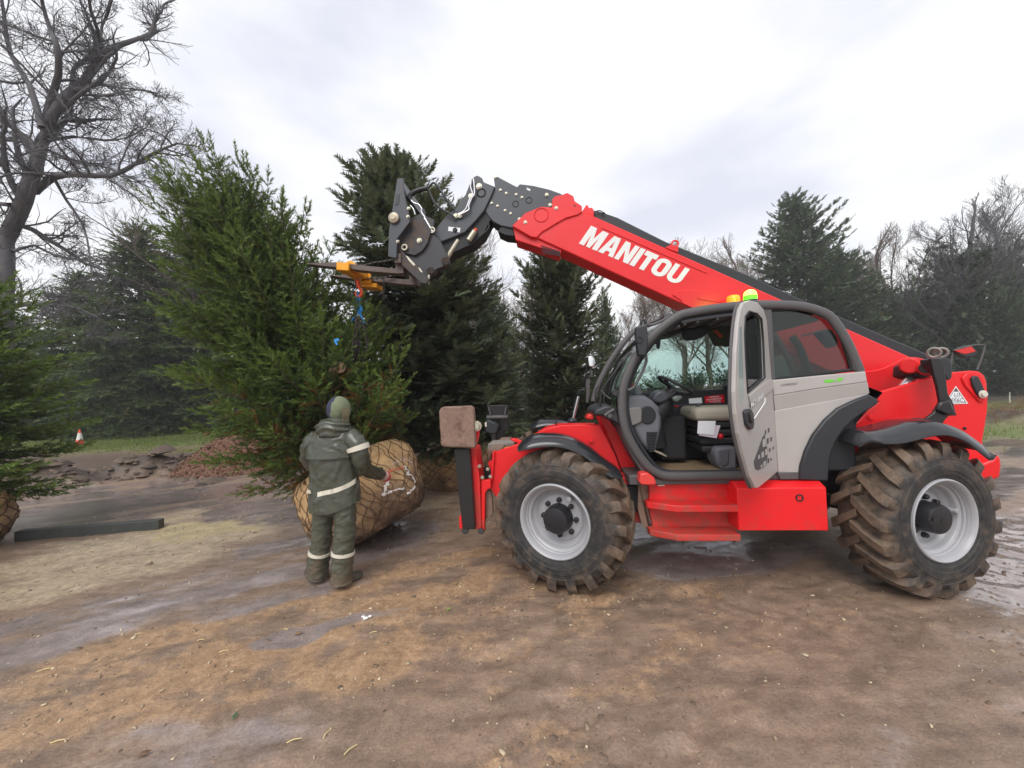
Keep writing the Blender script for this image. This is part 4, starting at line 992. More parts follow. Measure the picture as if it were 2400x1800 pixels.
def ring_panel(name, outer, inner, y0, y1, mat, bevel):
    # panel with a window opening: bridge the two outlines
    bm = bmesh.new(); rows = []
    for y in (y0, y1):
        rows.append([[bm.verts.new((x, y, z)) for x, _, z in dface(l)] for l in (outer, inner)])
    for r in rows:
        es = [bm.edges.new((l[i], l[(i + 1) % len(l)])) for l in r for i in range(len(l))]
        bmesh.ops.triangle_fill(bm, use_beauty=True, edges=es)
    for k in (0, 1):
        a, b = rows[0][k], rows[1][k]
        for i in range(len(a)): bm.faces.new((a[i], a[(i + 1) % len(a)], b[(i + 1) % len(a)], b[i]))
    bmesh.ops.recalc_face_normals(bm, faces=bm.faces)
    me = bpy.data.meshes.new(name); bm.to_mesh(me); bm.free(); me.materials.append(mat)
    o = bpy.data.objects.new(name, me); link(o, mach); o.matrix_local = dmat
    if bevel:
        b = o.modifiers.new('bevel', 'BEVEL'); b.width = bevel; b.segments = 2; b.limit_method = 'ANGLE'; b.angle_limit = radians(50)
    return o
door = ring_panel('cab_door', outer, wino, 0.0, .03, M['grey_paint'], .006)
def dp2(name, pts, y0, y1, mat, bevel=.004): return dprism(name, pts, y0, y1, mat, door, bevel)
edge = [(150, 102), (126, 150), (106, 270), (88, 500), (80, 820), (90, 1000), (112, 1160), (150, 1330), (200, 1510), (244, 1602)]
E_ = dface(edge)
MB().tube(spline([(x, .035, z) for x, _, z in E_], 3), .011, 8, True, 0, 1.3, up=(0, 1, 0)).build('door_edge_seal', M['frame_grey'], door, 0, 60)
MB().extrude([(x, .012, z) for x, _, z in dface(wino)], (0, .005, 0)).build('door_glass', M['glass'], door, 0)
MB().tube([(x, .0, z) for x, _, z in dface(wino + [wino[0]])], .008, 6, True, 0, 1, up=(0, 1, 0)).build('glass_trim', M['interior_dark'], door, 0, 60)
dp2('front_quarter_glass', [(112, 300), (130, 290), (142, 600), (150, 860), (122, 935), (112, 850), (104, 600)], -.002, .004, simple('quarter_glass', (.3, .36, .35), .1), 0)
dp2('door_crease', [(180, 850), (250, 790), (325, 735), (372, 720), (380, 800), (320, 850), (205, 960)], -.012, .004, M['grey_paint'], .008)
hd = dp2('door_handle', [(136, 985), (150, 965), (185, 960), (205, 990), (212, 1080), (205, 1125), (180, 1130), (150, 1090)], -.02, .004, M['dark_plastic'], .01)
dp2('handle_lever', [(160, 1000), (185, 990), (192, 1030), (180, 1080), (168, 1060)], -.032, -.016, M['black'], .006)
dp2('black_decal', [(228, 1390), (262, 1300), (300, 1190), (318, 1165), (330, 1260), (345, 1290), (340, 1350), (330, 1420), (262, 1460), (240, 1448)], -.002, .002, M['grey_decal'], 0)
for (x, y, w_, h_) in ((312, 1205, 24, 62), (300, 1310, 18, 44), (330, 1285, 18, 48), (270, 1335, 14, 30), (315, 1385, 18, 38), (290, 1415, 12, 20)):
    dp2('pale_square', [(x - w_ / 2, y + 4), (x + w_ / 2, y - 4), (x + w_ / 2, y + h_ - 4), (x - w_ / 2, y + h_ + 4)], -.0032, .0, M['grey_paint'], 0)
for (x, y, w_, h_) in ((324, 1135, 10, 32), (350, 1118, 13, 34), (342, 1200, 15, 44), (370, 1190, 13, 34), (360, 1280, 11, 28), (386, 1268, 9, 22), (348, 1362, 13, 38), (370, 1360, 10, 20)):
    dp2('dark_square', [(x - w_ / 2, y + 3), (x + w_ / 2, y - 3), (x + w_ / 2, y + h_ - 3), (x - w_ / 2, y + h_ + 3)], -.002, .001, M['grey_decal'], 0)
f3 = dface([(193, 957), (292, 868), (190, 915)])
text_on('lettering', 'MT 1840', (f3[0][0], -.013, f3[0][2]), (f3[1][0], -.013, f3[1][2]), (f3[2][0], -.013, f3[2][2]), M['offwhite'], door, lift=(0, -.001, 0), off=.012)
q = dface([(304, 872), (304, 905), (290, 930), (215, 1040)])
MB().tube([(x, -.014, z) for x, _, z in q], .004, 5).build('white_line', M['offwhite'], door, 0, 60)
# ================================================================== ground
def graded(a, b, step, grow, far):
    xs = list(np.arange(a, b, step)); s = step; x = xs[-1]
    while x < far:
        s *= grow; x += s; xs.append(x)
    return np.array(xs)
gx_r = graded(0, 5.2, .032, 1.06, 420); gx = np.concatenate([-gx_r[:0:-1], gx_r])
gy_f = graded(1.3, 6.0, .03, 1.045, 420); gy_b = 1.3 - graded(.05, .5, .1, 1.25, 60)[::-1]; gy = np.concatenate([gy_b, gy_f])
GX, GY = np.meshgrid(gx, gy); nx_, ny_ = len(gx), len(gy)
X, Y = GX.ravel(), GY.ravel()
SD = np.array([.857, .515])
def ground_fields(X, Y):
    n = len(X); Z0 = np.zeros(n)
    P = np.stack([X, Y, Z0], 1)
    s = X * SD[0] + Y * SD[1]; t = -X * SD[1] + Y * SD[0]
    rel = P - CAMP; dep = np.maximum(rel @ FW, .15)
    px = 1200 + FPX * (rel @ CR) / dep; py = 900 - FPX * (rel @ CU) / dep
    px = np.where(rel @ FW > .15, px, 1200); py = np.where(rel @ FW > .15, py, 3000)
    px0, py0 = px, py
    w1 = fbm(np.stack([X * 1.3, Y * 1.3, Z0], 1), 4, 3); w2 = fbm(np.stack([X * 1.3, Y * 1.3, Z0 + 9], 1), 4, 5)
    px = px + 55 * w1; py = py + 26 * w2
    st = fbm(np.stack([s * .55, t * 3.0, Z0], 1), 5, 11)                 # streaks left by wheels
    fine = fbm(np.stack([X * 6, Y * 6, Z0], 1), 4, 21)
    def ell(cx, cy, rx, ry, ang=0.0, soft=.45):
        a = radians(ang); dx, dy = px - cx, py - cy
        u, v = dx * cos(a) + dy * sin(a), -dx * sin(a) + dy * cos(a)
        return 1 - sstep(1 - soft, 1 + soft, np.sqrt((u / rx) ** 2 + (v / ry) ** 2))
    mx_ = np.maximum
    sand = mx_.reduce([ell(330, 1290, 330, 62, -9), ell(520, 1235, 120, 38, -10), ell(60, 1375, 170, 40, -12), .9 * ell(950, 1165, 120, 26)])
    sand = sand * np.clip(.8 + .6 * st, 0, 1)
    tan_ = mx_.reduce([ell(820, 1530, 170, 75, -24), ell(330, 1600, 420, 110, -16), ell(900, 1400, 330, 60, -14), ell(150, 1760, 330, 90, -14), ell(1000, 1330, 260, 50, -10), .62 * ell(1250, 1520, 330, 170, -20), .5 * ell(1700, 1500, 500, 150), .5 * ell(1150, 1750, 300, 120)])
    tan_ = np.clip(tan_ * (.55 + .9 * st + .5 * fine), 0, 1)
    straw = ell(470, 1228, 150, 30, -6) * sstep(.12, .5, st + .3 * fine)
    wet = mx_.reduce([ell(200, 1185, 420, 45, -6), ell(120, 1480, 420, 70, -14), ell(560, 1375, 380, 55, -14), ell(760, 1290, 220, 70, -14), ell(620, 1160, 220, 60, 0),
                      ell(740, 1475, 160, 22, -14), ell(2360, 1200, 170, 230), .45 * ell(2200, 1640, 300, 230), .5 * ell(350, 1780, 420, 90, -10), .75 * ell(1650, 1290, 330, 60), .8 * ell(1480, 1210, 160, 70),
                      .0 * ell(1700, 1750, 420, 160)])
    wet = np.clip(wet * (.75 + .6 * st) + .12 * fine * (wet > .05), 0, 1)
    rough_zone = mx_.reduce([ell(1230, 1590, 150, 260, 12), ell(1500, 1700, 330, 110), ell(1650, 1390, 420, 45), .7 * ell(2380, 1300, 120, 330)])
    # ground cover far off: grass to the left behind the yard and to the right behind the machine
    yard = np.where(X < 2, 12.5 + .9 * w1 * 2 + np.maximum(0, -3.5 - X) * .15, 9.5 + 1.5 * w1)
    grass = sstep(0, 1.6, Y - yard)
    bare = ell(430, 1080, 230, 30) * (Y < 18)
    grass = grass * (1 - .8 * bare)
    litter = sstep(23, 26, Y + 2 * w1)
    # heights
    ridge = np.zeros(n)
    a, b = on_ground(70, 1150), on_ground(500, 1095)
    d = (b - a)[:2]; L = np.linalg.norm(d); d = d / L
    q = np.stack([X - a[0], Y - a[1]], 1); al = q @ d; ac = q @ np.array([-d[1], d[0]])
    lump = fbm(np.stack([X * 2.2, Y * 2.2, Z0], 1), 5, 41)
    soil = np.exp(-(np.where(ac < 0, ac / .42, ac / .95)) ** 2) * sstep(-2.6, -.6, al) * (1 - sstep(L - .8, L + .9, al))
    ridge = soil * np.maximum(0, .33 + .34 * lump)
    a2 = on_ground(2440, 1000); mound = np.exp(-(((X - a2[0] - .6) / 1.7) ** 2 + ((Y - a2[1] - .8) / 1.3) ** 2))
    ridge = ridge + mound * (.55 + .35 * lump)
    earth = sstep(8.3, 9.6, Y + .8 * w1 + .25 * (X + 6)) * (1 - sstep(13, 17, Y)) * (1 - sstep(-3.2, -1.8, X + .5 * w2))
    soil = np.clip(np.maximum.reduce([soil * 1.4, mound * 1.3, .8 * earth * (1 - grass)]), 0, 1)
    base = .012 * fbm(np.stack([X * .8, Y * .8, Z0], 1), 3, 51) + .006 * fbm(np.stack([s * 2.5, t * 9, Z0], 1), 3, 61) * (1 - .6 * wet)
    rz = fbm(np.stack([X * 9, Y * 9, Z0], 1), 4, 71); base = base + rough_zone * .022 * np.sign(rz) * np.abs(rz) ** 1.4 + .0025 * fine
    # tread marks: chevrons pressed into the softer mud along two wheel tracks
    def track(x0, y0, ang, halfw, l0, l1, amp):
        c_, s_ = cos(radians(ang)), sin(radians(ang)); u = (X - x0) * c_ + (Y - y0) * s_; v = -(X - x0) * s_ + (Y - y0) * c_
        m = sstep(l0, l0 + .3, u) * (1 - sstep(l1 - .5, l1, u)) * (1 - sstep(halfw * .8, halfw, np.abs(v)))
        ph = (u * 5.2 + np.abs(v) * 5.5 + .25 * w1) % 1.0
        return m * amp * (sstep(.1, .25, ph) - sstep(.6, .75, ph) - .35) * np.clip(.6 + .7 * w2, 0, 1)
    base = base + track(.1, 1.6, 96, .2, 0, 1.6, .012) + track(1.2, 3.0, -4, .2, 0, 2.2, .012) + track(3.9, 3.6, -35, .22, -.6, 2.0, .02) + track(-.1, 2.2, 32, .2, -3, 1.0, .005)
    for u_, d_ in ((0, .2), (3.08, .2)):                                   # the tyres have pressed the mud down
        c_ = MO + u_ * _mu + d_ * _md; base = base - .012 * np.exp(-(((X - c_[0]) / .28) ** 2 + ((Y - c_[1]) / .22) ** 2))
    Zh = base * sstep(400, 40, np.hypot(X, Y)) + ridge + .02 * w1 * sstep(10, 16, Y) + sstep(24, 60, Y) * .25
    Zh = np.where(np.hypot(X, Y) > 120, 0, Zh)
    return dict(churn=rough_zone, z=Zh, sand=sand, tan=tan_, straw=straw, wet=np.clip(wet * (1 - .6 * grass) * (1 - soil), 0, 1), grass=grass * (1 - soil), soil=soil, litter=litter, st=st)
GF = ground_fields(X, Y)
idx = np.arange(nx_ * ny_).reshape(ny_, nx_)
F = np.stack([idx[:-1, :-1].ravel(), idx[:-1, 1:].ravel(), idx[1:, 1:].ravel(), idx[1:, :-1].ravel()], 1)
def gz(x, y):
    return float(ground_fields(np.array([float(x)]), np.array([float(y)]))['z'][0])

def ground_mat():
    m, n, l, b = newmat('muddy_yard')
    def A(nm):
        a = N(n, 'ShaderNodeAttribute', attribute_name=nm); return a.outputs['Fac']
    geo = N(n, 'ShaderNodeNewGeometry')
    mp1 = N(n, 'ShaderNodeMapping'); mp1.inputs['Rotation'].default_value = (0, 0, -radians(31)); mp1.inputs['Scale'].default_value = (.8, 3.2, 1)
    l.new(geo.outputs['Position'], mp1.inputs[0])
    n1 = N(n, 'ShaderNodeTexNoise', Scale=2.2, Detail=9.0, Roughness=.66); l.new(mp1.outputs[0], n1.inputs['Vector'])
    n2 = N(n, 'ShaderNodeTexNoise', Scale=16.0, Detail=8.0, Roughness=.7); l.new(geo.outputs['Position'], n2.inputs['Vector'])
    n3 = N(n, 'ShaderNodeTexNoise', Scale=70.0, Detail=5.0, Roughness=.7); l.new(geo.outputs['Position'], n3.inputs['Vector'])
    r0 = N(n, 'ShaderNodeValToRGB'); e = r0.color_ramp.elements
    e[0].position = .3; e[0].color = (.19, .132, .096, 1); e[1].position = .72; e[1].color = (.36, .25, .18, 1); x = e.new(.52); x.color = (.27, .188, .136, 1)
    l.new(n1.outputs['Fac'], r0.inputs[0]); c = r0.outputs[0]
    def mix(fac, col, c):
        mi = N(n, 'ShaderNodeMixRGB'); l.new(fac, mi.inputs[0]); l.new(c, mi.inputs[1])
        if hasattr(col, 'is_linked'): l.new(col, mi.inputs[2])
        else: mi.inputs[2].default_value = (*col, 1)
        return mi.outputs[0]
    def ramp2(src, p0, c0, p1, c1):
        r = N(n, 'ShaderNodeValToRGB'); r.color_ramp.elements[0].position = p0; r.color_ramp.elements[0].color = (*c0, 1)
        r.color_ramp.elements[1].position = p1; r.color_ramp.elements[1].color = (*c1, 1); l.new(src, r.inputs[0]); return r.outputs[0]
    cn = N(n, 'ShaderNodeMath', operation='MULTIPLY_ADD'); l.new(n2.outputs['Fac'], cn.inputs[0]); cn.inputs[1].default_value = .55
    cn0 = N(n, 'ShaderNodeMath', operation='MULTIPLY'); l.new(n1.outputs['Fac'], cn0.inputs[0]); cn0.inputs[1].default_value = .85; l.new(cn0.outputs[0], cn.inputs[2])
    cst = N(n, 'ShaderNodeMapRange', clamp=False); cst.inputs[1].default_value = .42; cst.inputs[2].default_value = .98; l.new(cn.outputs[0], cst.inputs[0])
    def crisp(nm, k=2.4, amt=2.6, src=None):
        mth = N(n, 'ShaderNodeMath', operation='MULTIPLY_ADD'); l.new(A(nm), mth.inputs[0]); mth.inputs[1].default_value = k; mth.inputs[2].default_value = -.5 * k + .5 - amt * .5
        m2 = N(n, 'ShaderNodeMath', operation='MULTIPLY_ADD', use_clamp=True); l.new(src or cst.outputs[0], m2.inputs[0]); m2.inputs[1].default_value = amt; l.new(mth.outputs[0], m2.inputs[2])
        m3 = N(n, 'ShaderNodeMath', operation='MULTIPLY', use_clamp=True); l.new(m2.outputs[0], m3.inputs[0]); m4 = N(n, 'ShaderNodeMath', operation='MULTIPLY', use_clamp=True); m4.inputs[1].default_value = 4.0; l.new(A(nm), m4.inputs[0]); l.new(m4.outputs[0], m3.inputs[1])
        return m3.outputs[0]
    wetf = crisp('wet', 2.6, 1.5)
    c = mix(crisp('tan', 1.9, 2.0), ramp2(n2.outputs['Fac'], .3, (.29, .182, .108), .7, (.48, .31, .185)), c)
    c = mix(crisp('sand', 2.0, 1.5), ramp2(n2.outputs['Fac'], .3, (.31, .235, .16), .7, (.52, .41, .285)), c)
    c = mix(crisp('straw', 2.4, 3.0, n2.outputs['Fac']), ramp2(n3.outputs['Fac'], .35, (.3, .23, .13), .65, (.56, .46, .26)), c)
    c = mix(wetf, ramp2(n1.outputs['Fac'], .3, (.235, .192, .18), .7, (.36, .292, .27)), c)  # wet mud: pale lilac-grey paints the reflected sky into its colour
    c = mix(A('soil'), ramp2(n2.outputs['Fac'], .3, (.05, .036, .028), .7, (.125, .09, .068)), c)
    c = mix(A('grass'), ramp2(n2.outputs['Fac'], .3, (.085, .10, .03), .7, (.17, .21, .06)), c)
    c = mix(A('litter'), ramp2(n2.outputs['Fac'], .3, (.03, .026, .018), .7, (.075, .06, .04)), c)
    # speckle of chips and grit
    vo = N(n, 'ShaderNodeTexVoronoi', Scale=34.0); l.new(geo.outputs['Position'], vo.inputs['Vector'])
    lt = N(n, 'ShaderNodeMath', operation='LESS_THAN'); lt.inputs[1].default_value = .07; l.new(vo.outputs['Distance'], lt.inputs[0])
    sp = N(n, 'ShaderNodeSeparateColor'); l.new(vo.outputs['Color'], sp.inputs[0])
    gt = N(n, 'ShaderNodeMath', operation='GREATER_THAN'); gt.inputs[1].default_value = .86; l.new(sp.outputs[0], gt.inputs[0])
    mm_ = N(n, 'ShaderNodeMath', operation='MULTIPLY'); l.new(lt.outputs[0], mm_.inputs[0]); l.new(gt.outputs[0], mm_.inputs[1])
    c = mix(mm_.outputs[0], (.42, .34, .24), c)
    gr_ = N(n, 'ShaderNodeMapRange'); gr_.inputs[1].default_value = .3; gr_.inputs[2].default_value = .7; gr_.inputs[3].default_value = .72; gr_.inputs[4].default_value = 1.26; l.new(n3.outputs['Fac'], gr_.inputs[0])
    mg = N(n, 'ShaderNodeMixRGB', blend_type='MULTIPLY'); mg.inputs[0].default_value = 1; l.new(c, mg.inputs[1]); l.new(gr_.outputs[0], mg.inputs[2]); c = mg.outputs[0]
    n4 = N(n, 'ShaderNodeTexNoise', Scale=5.0, Detail=12.0, Roughness=.75); l.new(geo.outputs['Position'], n4.inputs['Vector'])
    g4 = N(n, 'ShaderNodeMapRange'); g4.inputs[1].default_value = .33; g4.inputs[2].default_value = .62; g4.inputs[3].default_value = .66; g4.inputs[4].default_value = 1.12; l.new(n4.outputs['Fac'], g4.inputs[0])
    m4_ = N(n, 'ShaderNodeMixRGB', blend_type='MULTIPLY'); m4_.inputs[0].default_value = 1; l.new(c, m4_.inputs[1]); l.new(g4.outputs[0], m4_.inputs[2]); c = m4_.outputs[0]
    l.new(c, b.inputs['Base Color'])
    # wet patches are smooth and mirror the sky
    w = wetf
    rg = N(n, 'ShaderNodeMapRange'); rg.inputs[1].default_value = .3; rg.inputs[2].default_value = .7; rg.inputs[3].default_value = .22; rg.inputs[4].default_value = .60
    l.new(n2.outputs['Fac'], rg.inputs[0])
    rw = N(n, 'ShaderNodeMapRange'); rw.inputs[1].default_value = .3; rw.inputs[2].default_value = .7; rw.inputs[3].default_value = .06; rw.inputs[4].default_value = .26
    l.new(n1.outputs['Fac'], rw.inputs[0])
    mr = N(n, 'ShaderNodeMixRGB'); l.new(w, mr.inputs[0]); l.new(rg.outputs[0], mr.inputs[1]); l.new(rw.outputs[0], mr.inputs[2])
    gr = N(n, 'ShaderNodeMath', operation='MAXIMUM'); l.new(mr.outputs[0], gr.inputs[0])
    gm = N(n, 'ShaderNodeMath', operation='MULTIPLY'); gm.inputs[1].default_value = .9; l.new(A('grass'), gm.inputs[0]); l.new(gm.outputs[0], gr.inputs[1])
    l.new(gr.outputs[0], b.inputs['Roughness'])
    b.inputs['Specular IOR Level'].default_value = .5
    l.new(w, b.inputs['Coat Weight']); b.inputs['Coat Roughness'].default_value = .09; b.inputs['Coat IOR'].default_value = 1.4
    ad = N(n, 'ShaderNodeMath', operation='MULTIPLY_ADD'); l.new(n3.outputs['Fac'], ad.inputs[0]); ad.inputs[1].default_value = .4; l.new(n4.outputs['Fac'], ad.inputs[2])
    bs_ = N(n, 'ShaderNodeMapRange'); bs_.inputs[3].default_value = .75; bs_.inputs[4].default_value = .16; l.new(w, bs_.inputs[0])
    bu = N(n, 'ShaderNodeBump', Distance=.016); l.new(bs_.outputs[0], bu.inputs['Strength']); l.new(ad.outputs[0], bu.inputs['Height'])
    l.new(bu.outputs[0], b.inputs['Normal'])
    return m
ground = raw_mesh('ground', np.stack([X, Y, GF['z']], 1), F, ground_mat(), None, smooth=True,
                  attr={k: GF[k] for k in ('sand', 'tan', 'straw', 'wet', 'grass', 'soil', 'litter')})
tag(ground, kind='structure')

# ------------------------------------------------------------------ loose stuff on the ground
rngG = np.random.default_rng(5)
def scatter_quads(n, xr, yr, size, aspect, lift=.004, mask=None, tilt=.25):
    x = rngG.uniform(*xr, n); y = rngG.uniform(*yr, n); f = ground_fields(x, y)
    keep = np.ones(n, bool) if mask is None else rngG.random(n) < mask(f, x, y)
    x, y, z = x[keep], y[keep], f['z'][keep]; k = len(x)
    a = rngG.uniform(0, 2 * pi, k); s = size * rngG.lognormal(0, .45, k); w = s * aspect * rngG.uniform(.6, 1.4, k); tl_ = rngG.normal(0, tilt, k)
    dx, dy = np.cos(a), np.sin(a); h = np.minimum(w, .012) * .6
    V = np.zeros((k, 8, 3)); i = 0
    for zz in (0, 1):
        for sx, sy in ((-1, -1), (1, -1), (1, 1), (-1, 1)):
            V[:, i, 0] = x + sx * s / 2 * dx - sy * w / 2 * dy; V[:, i, 1] = y + sx * s / 2 * dy + sy * w / 2 * dx
            V[:, i, 2] = z + lift * .2 + zz * h + np.abs(tl_) * s / 2 * (1 + sx * np.sign(tl_)); i += 1
    q = np.array([(4, 5, 6, 7), (0, 1, 5, 4), (1, 2, 6, 5), (2, 3, 7, 6), (3, 0, 4, 7)])
    return V.reshape(-1, 3), (np.arange(k)[:, None, None] * 8 + q[None]).reshape(-1, 4), np.repeat(rngG.random(k), 8)
def chip_mat(name, c0, c1):
    m, n, l, b = newmat(name); a = N(n, 'ShaderNodeVertexColor', layer_name='tint'); s = N(n, 'ShaderNodeSeparateColor'); l.new(a.outputs[0], s.inputs[0])
    mi = N(n, 'ShaderNodeMixRGB'); mi.inputs[1].default_value = (*c0, 1); mi.inputs[2].default_value = (*c1, 1); l.new(s.outputs[0], mi.inputs[0])
    l.new(mi.outputs[0], b.inputs['Base Color']); b.inputs['Roughness'].default_value = .75; return m
V1, F1, t1 = scatter_quads(9000, (-7, 6), (1.4, 8), .0105, .5, mask=lambda f, x, y: np.clip(.3 + .6 * f['tan'] + .4 * f['sand'] - .2 * f['wet'], 0, 1))
tag(raw_mesh('wood_chips', V1, F1, chip_mat('loose_chips', (.16, .10, .06), (.66, .55, .38)), None, np.repeat(t1[:, None], 3, 1)), 'small pale wood chips scattered over the mud', 'wood chips', kind='stuff')
# lumps of mud: squashed little rocks
def lumps(n, xr, yr, size, mask, seed):
    g = np.random.default_rng(seed); x = g.uniform(*xr, n); y = g.uniform(*yr, n); f = ground_fields(x, y); k = g.random(n) < mask(f, x, y); x, y, z = x[k], y[k], f['z'][k]; k = len(x)
    base = np.array([(1, 0, 0), (.4, .9, 0), (-.6, .75, 0), (-1, -.1, 0), (-.35, -.9, 0), (.6, -.75, 0), (.45, .3, .62), (-.4, .35, .7), (-.1, -.45, .66)])
    tri = np.array([(0, 1, 6), (1, 2, 7), (1, 7, 6), (2, 3, 7), (3, 4, 8), (3, 8, 7), (4, 5, 8), (5, 0, 6), (5, 6, 8), (6, 7, 8)])
    s = size * g.lognormal(0, .5, k); a = g.uniform(0, 2 * pi, k)
    B = base[None] * g.uniform(.7, 1.3, (k, 9, 3)) * s[:, None, None]
    V = np.stack([B[..., 0] * np.cos(a)[:, None] - B[..., 1] * np.sin(a)[:, None] + x[:, None], B[..., 0] * np.sin(a)[:, None] + B[..., 1] * np.cos(a)[:, None] + y[:, None], B[..., 2] * .8 + z[:, None] - .1 * s[:, None]], 2)
    return V.reshape(-1, 3), (np.arange(k)[:, None, None] * 9 + tri[None]).reshape(-1, 3), np.repeat(g.random(k), 9)
Va, Fa, ta = lumps(14000, (-5, 6.5), (1.4, 6), .009, lambda f, x, y: np.clip(.06 + .9 * f['churn'] * (f['st'] > -.1), 0, 1), 8)
Vb, Fb, tb = lumps(16000, (-12, 9), (5, 13), .055, lambda f, x, y: f['soil'] * 1.2, 9)
tag(raw_mesh('mud_crumbs', Va, Fa, chip_mat('crumb_mud', (.10, .07, .05), (.25, .172, .125)), None, np.repeat(ta[:, None], 3, 1)), 'small crumbs of brown mud scattered over the yard', 'crumbs', kind='stuff')
tag(raw_mesh('soil_clods', Vb, Fb, chip_mat('clod_soil', (.05, .036, .028), (.15, .105, .075)), None, np.repeat(tb[:, None], 3, 1)), 'clods of dark turned soil heaped along the bank', 'clods', kind='stuff')

# grass: blades thick enough to read at this distance
def grass_blades(n, xr, yr, h, seed, mask):
    g = np.random.default_rng(seed); x = g.uniform(*xr, n); y = g.uniform(*yr, n); f = ground_fields(x, y); k = g.random(n) < mask(f, x, y); x, y, z = x[k], y[k], f['z'][k]; k = len(x)
    a = g.uniform(0, 2 * pi, k); hh = h * g.lognormal(0, .35, k); w = .009 + .006 * g.random(k); lean = g.normal(0, .4, (k, 2)) * hh[:, None]
    V = np.stack([np.stack([x - w * np.cos(a), y - w * np.sin(a), z], 1), np.stack([x + w * np.cos(a), y + w * np.sin(a), z], 1), np.stack([x + lean[:, 0], y + lean[:, 1], z + hh], 1)], 1)
    t = np.repeat(g.random(k), 3); return V.reshape(-1, 3), np.arange(3 * k).reshape(-1, 3), t
gmat = leafmat('grass_blades', (.09, .11, .024), (.24, .31, .07), .6, .3)
V2, F2, t2 = grass_blades(60000, (-26, -2), (10.5, 25), .085, 3, lambda f, x, y: f['grass'] * (1 - f['litter']) * .9)
V3, F3, t3 = grass_blades(30000, (5, 40), (8, 28), .1, 4, lambda f, x, y: f['grass'] * (1 - f['litter']) * .8)
cc = np.zeros((len(V2), 3)); cc[:, 0] = t2
tag(raw_mesh('grass', V2, F2, gmat, None, cc), 'short green grass behind the bank of turned soil', 'grass', kind='stuff')
cc = np.zeros((len(V3), 3)); cc[:, 0] = t3
tag(raw_mesh('grass', V3, F3, gmat, None, cc), 'strip of green grass under the trees behind the telehandler', 'grass', kind='stuff')
# ================================================================== trees
def needle_tmpl(n, seed, ln=.24, wd=.045, cone=.9):
    g = random.Random(seed); V = []; 
    for i in range(n):
        x = (i + .3) / n; a = g.uniform(0, 2 * pi); el = g.uniform(.55, 1.0) * cone if i < n - 2 else .25
        d = np.array([cos(el), sin(el) * cos(a), sin(el) * sin(a)]); L = ln * g.uniform(.75, 1.2) * (1.15 - .35 * x)
        s = np.cross(d, [g.uniform(-1, 1), g.uniform(-1, 1), g.uniform(-1, 1)]); s /= np.linalg.norm(s) + 1e-9
        p = np.array([x, 0, 0]); V += [p - s * wd / 2, p + s * wd / 2, p + d * L]
    V += [np.array([0, -.012, 0]), np.array([0, .012, 0]), np.array([1.0, 0, 0])]
    return np.array(V)
def flat_tmpl(n, seed, ln=.3, wd=.09):
    """flat feathery spray (yew, cypress)"""
    g = random.Random(seed); V = []
    for i in range(n):
        x = (i + .3) / n; sg = 1 if i % 2 else -1; an = g.uniform(.55, .95)
        d = np.array([cos(an), sg * sin(an), g.uniform(-.2, .25)]); L = ln * (1.2 - .6 * x) * g.uniform(.8, 1.2)
        s = np.cross(d, [0, g.uniform(-.6, .6), 1]); s /= np.linalg.norm(s); p = np.array([x, 0, 0]); V += [p - s * wd / 2, p + s * wd / 2, p + d * L]
    V += [np.array([.7, -.04, 0]), np.array([.7, .04, 0]), np.array([1.1, 0, .02])]
    return np.array(V)
def instance_twigs(T, pos, ax, scale, tint, brown, seed):
    g = np.random.default_rng(seed); n = len(pos); ax = ax / (np.linalg.norm(ax, axis=1, keepdims=True) + 1e-9)
    up = np.tile([0, 0, 1.], (n, 1)) + g.normal(0, .35, (n, 3)); b = np.cross(up, ax); b /= np.linalg.norm(b, axis=1, keepdims=True) + 1e-9; c = np.cross(ax, b)
    V = pos[:, None, :] + scale[:, None, None] * (T[None, :, 0:1] * ax[:, None] + T[None, :, 1:2] * b[:, None] + T[None, :, 2:3] * c[:, None])
    m = len(T); F = np.arange(n * m).reshape(-1, 3)
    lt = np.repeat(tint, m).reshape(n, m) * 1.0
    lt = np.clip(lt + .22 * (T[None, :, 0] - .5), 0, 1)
    col = np.zeros((n * m, 3)); col[:, 0] = lt.ravel(); col[:, 1] = np.repeat(brown, m)
    return V.reshape(-1, 3), F, col
class Wood:
    def __init__(self): self.V, self.F, self.n = [], [], 0
    def tube(self, P, R, k):
        P = np.asarray(P, float); m = len(P); t = np.gradient(P, axis=0); t /= np.linalg.norm(t, axis=1, keepdims=True) + 1e-9
        ref = np.array([.31, .77, .55]) if abs(t[0] @ np.array([.31, .77, .55])) < .9 else np.array([1., 0, 0])
        a = np.cross(t, ref); a /= np.linalg.norm(a, axis=1, keepdims=True) + 1e-9; b = np.cross(t, a)
        an = 2 * pi * np.arange(k) / k; R = np.asarray(R, float)
        V = P[:, None] + R[:, None, None] * (np.cos(an)[None, :, None] * a[:, None] + np.sin(an)[None, :, None] * b[:, None])
        i = np.arange(m - 1)[:, None] * k; j = np.arange(k)[None]; j2 = (j + 1) % k
        F = np.stack([i + j, i + j2, i + k + j2, i + k + j], 2).reshape(-1, 4)
        self.V.append(V.reshape(-1, 3)); self.F.append(F + self.n); self.n += m * k
    def arrays(self): return np.vstack(self.V), np.vstack(self.F)

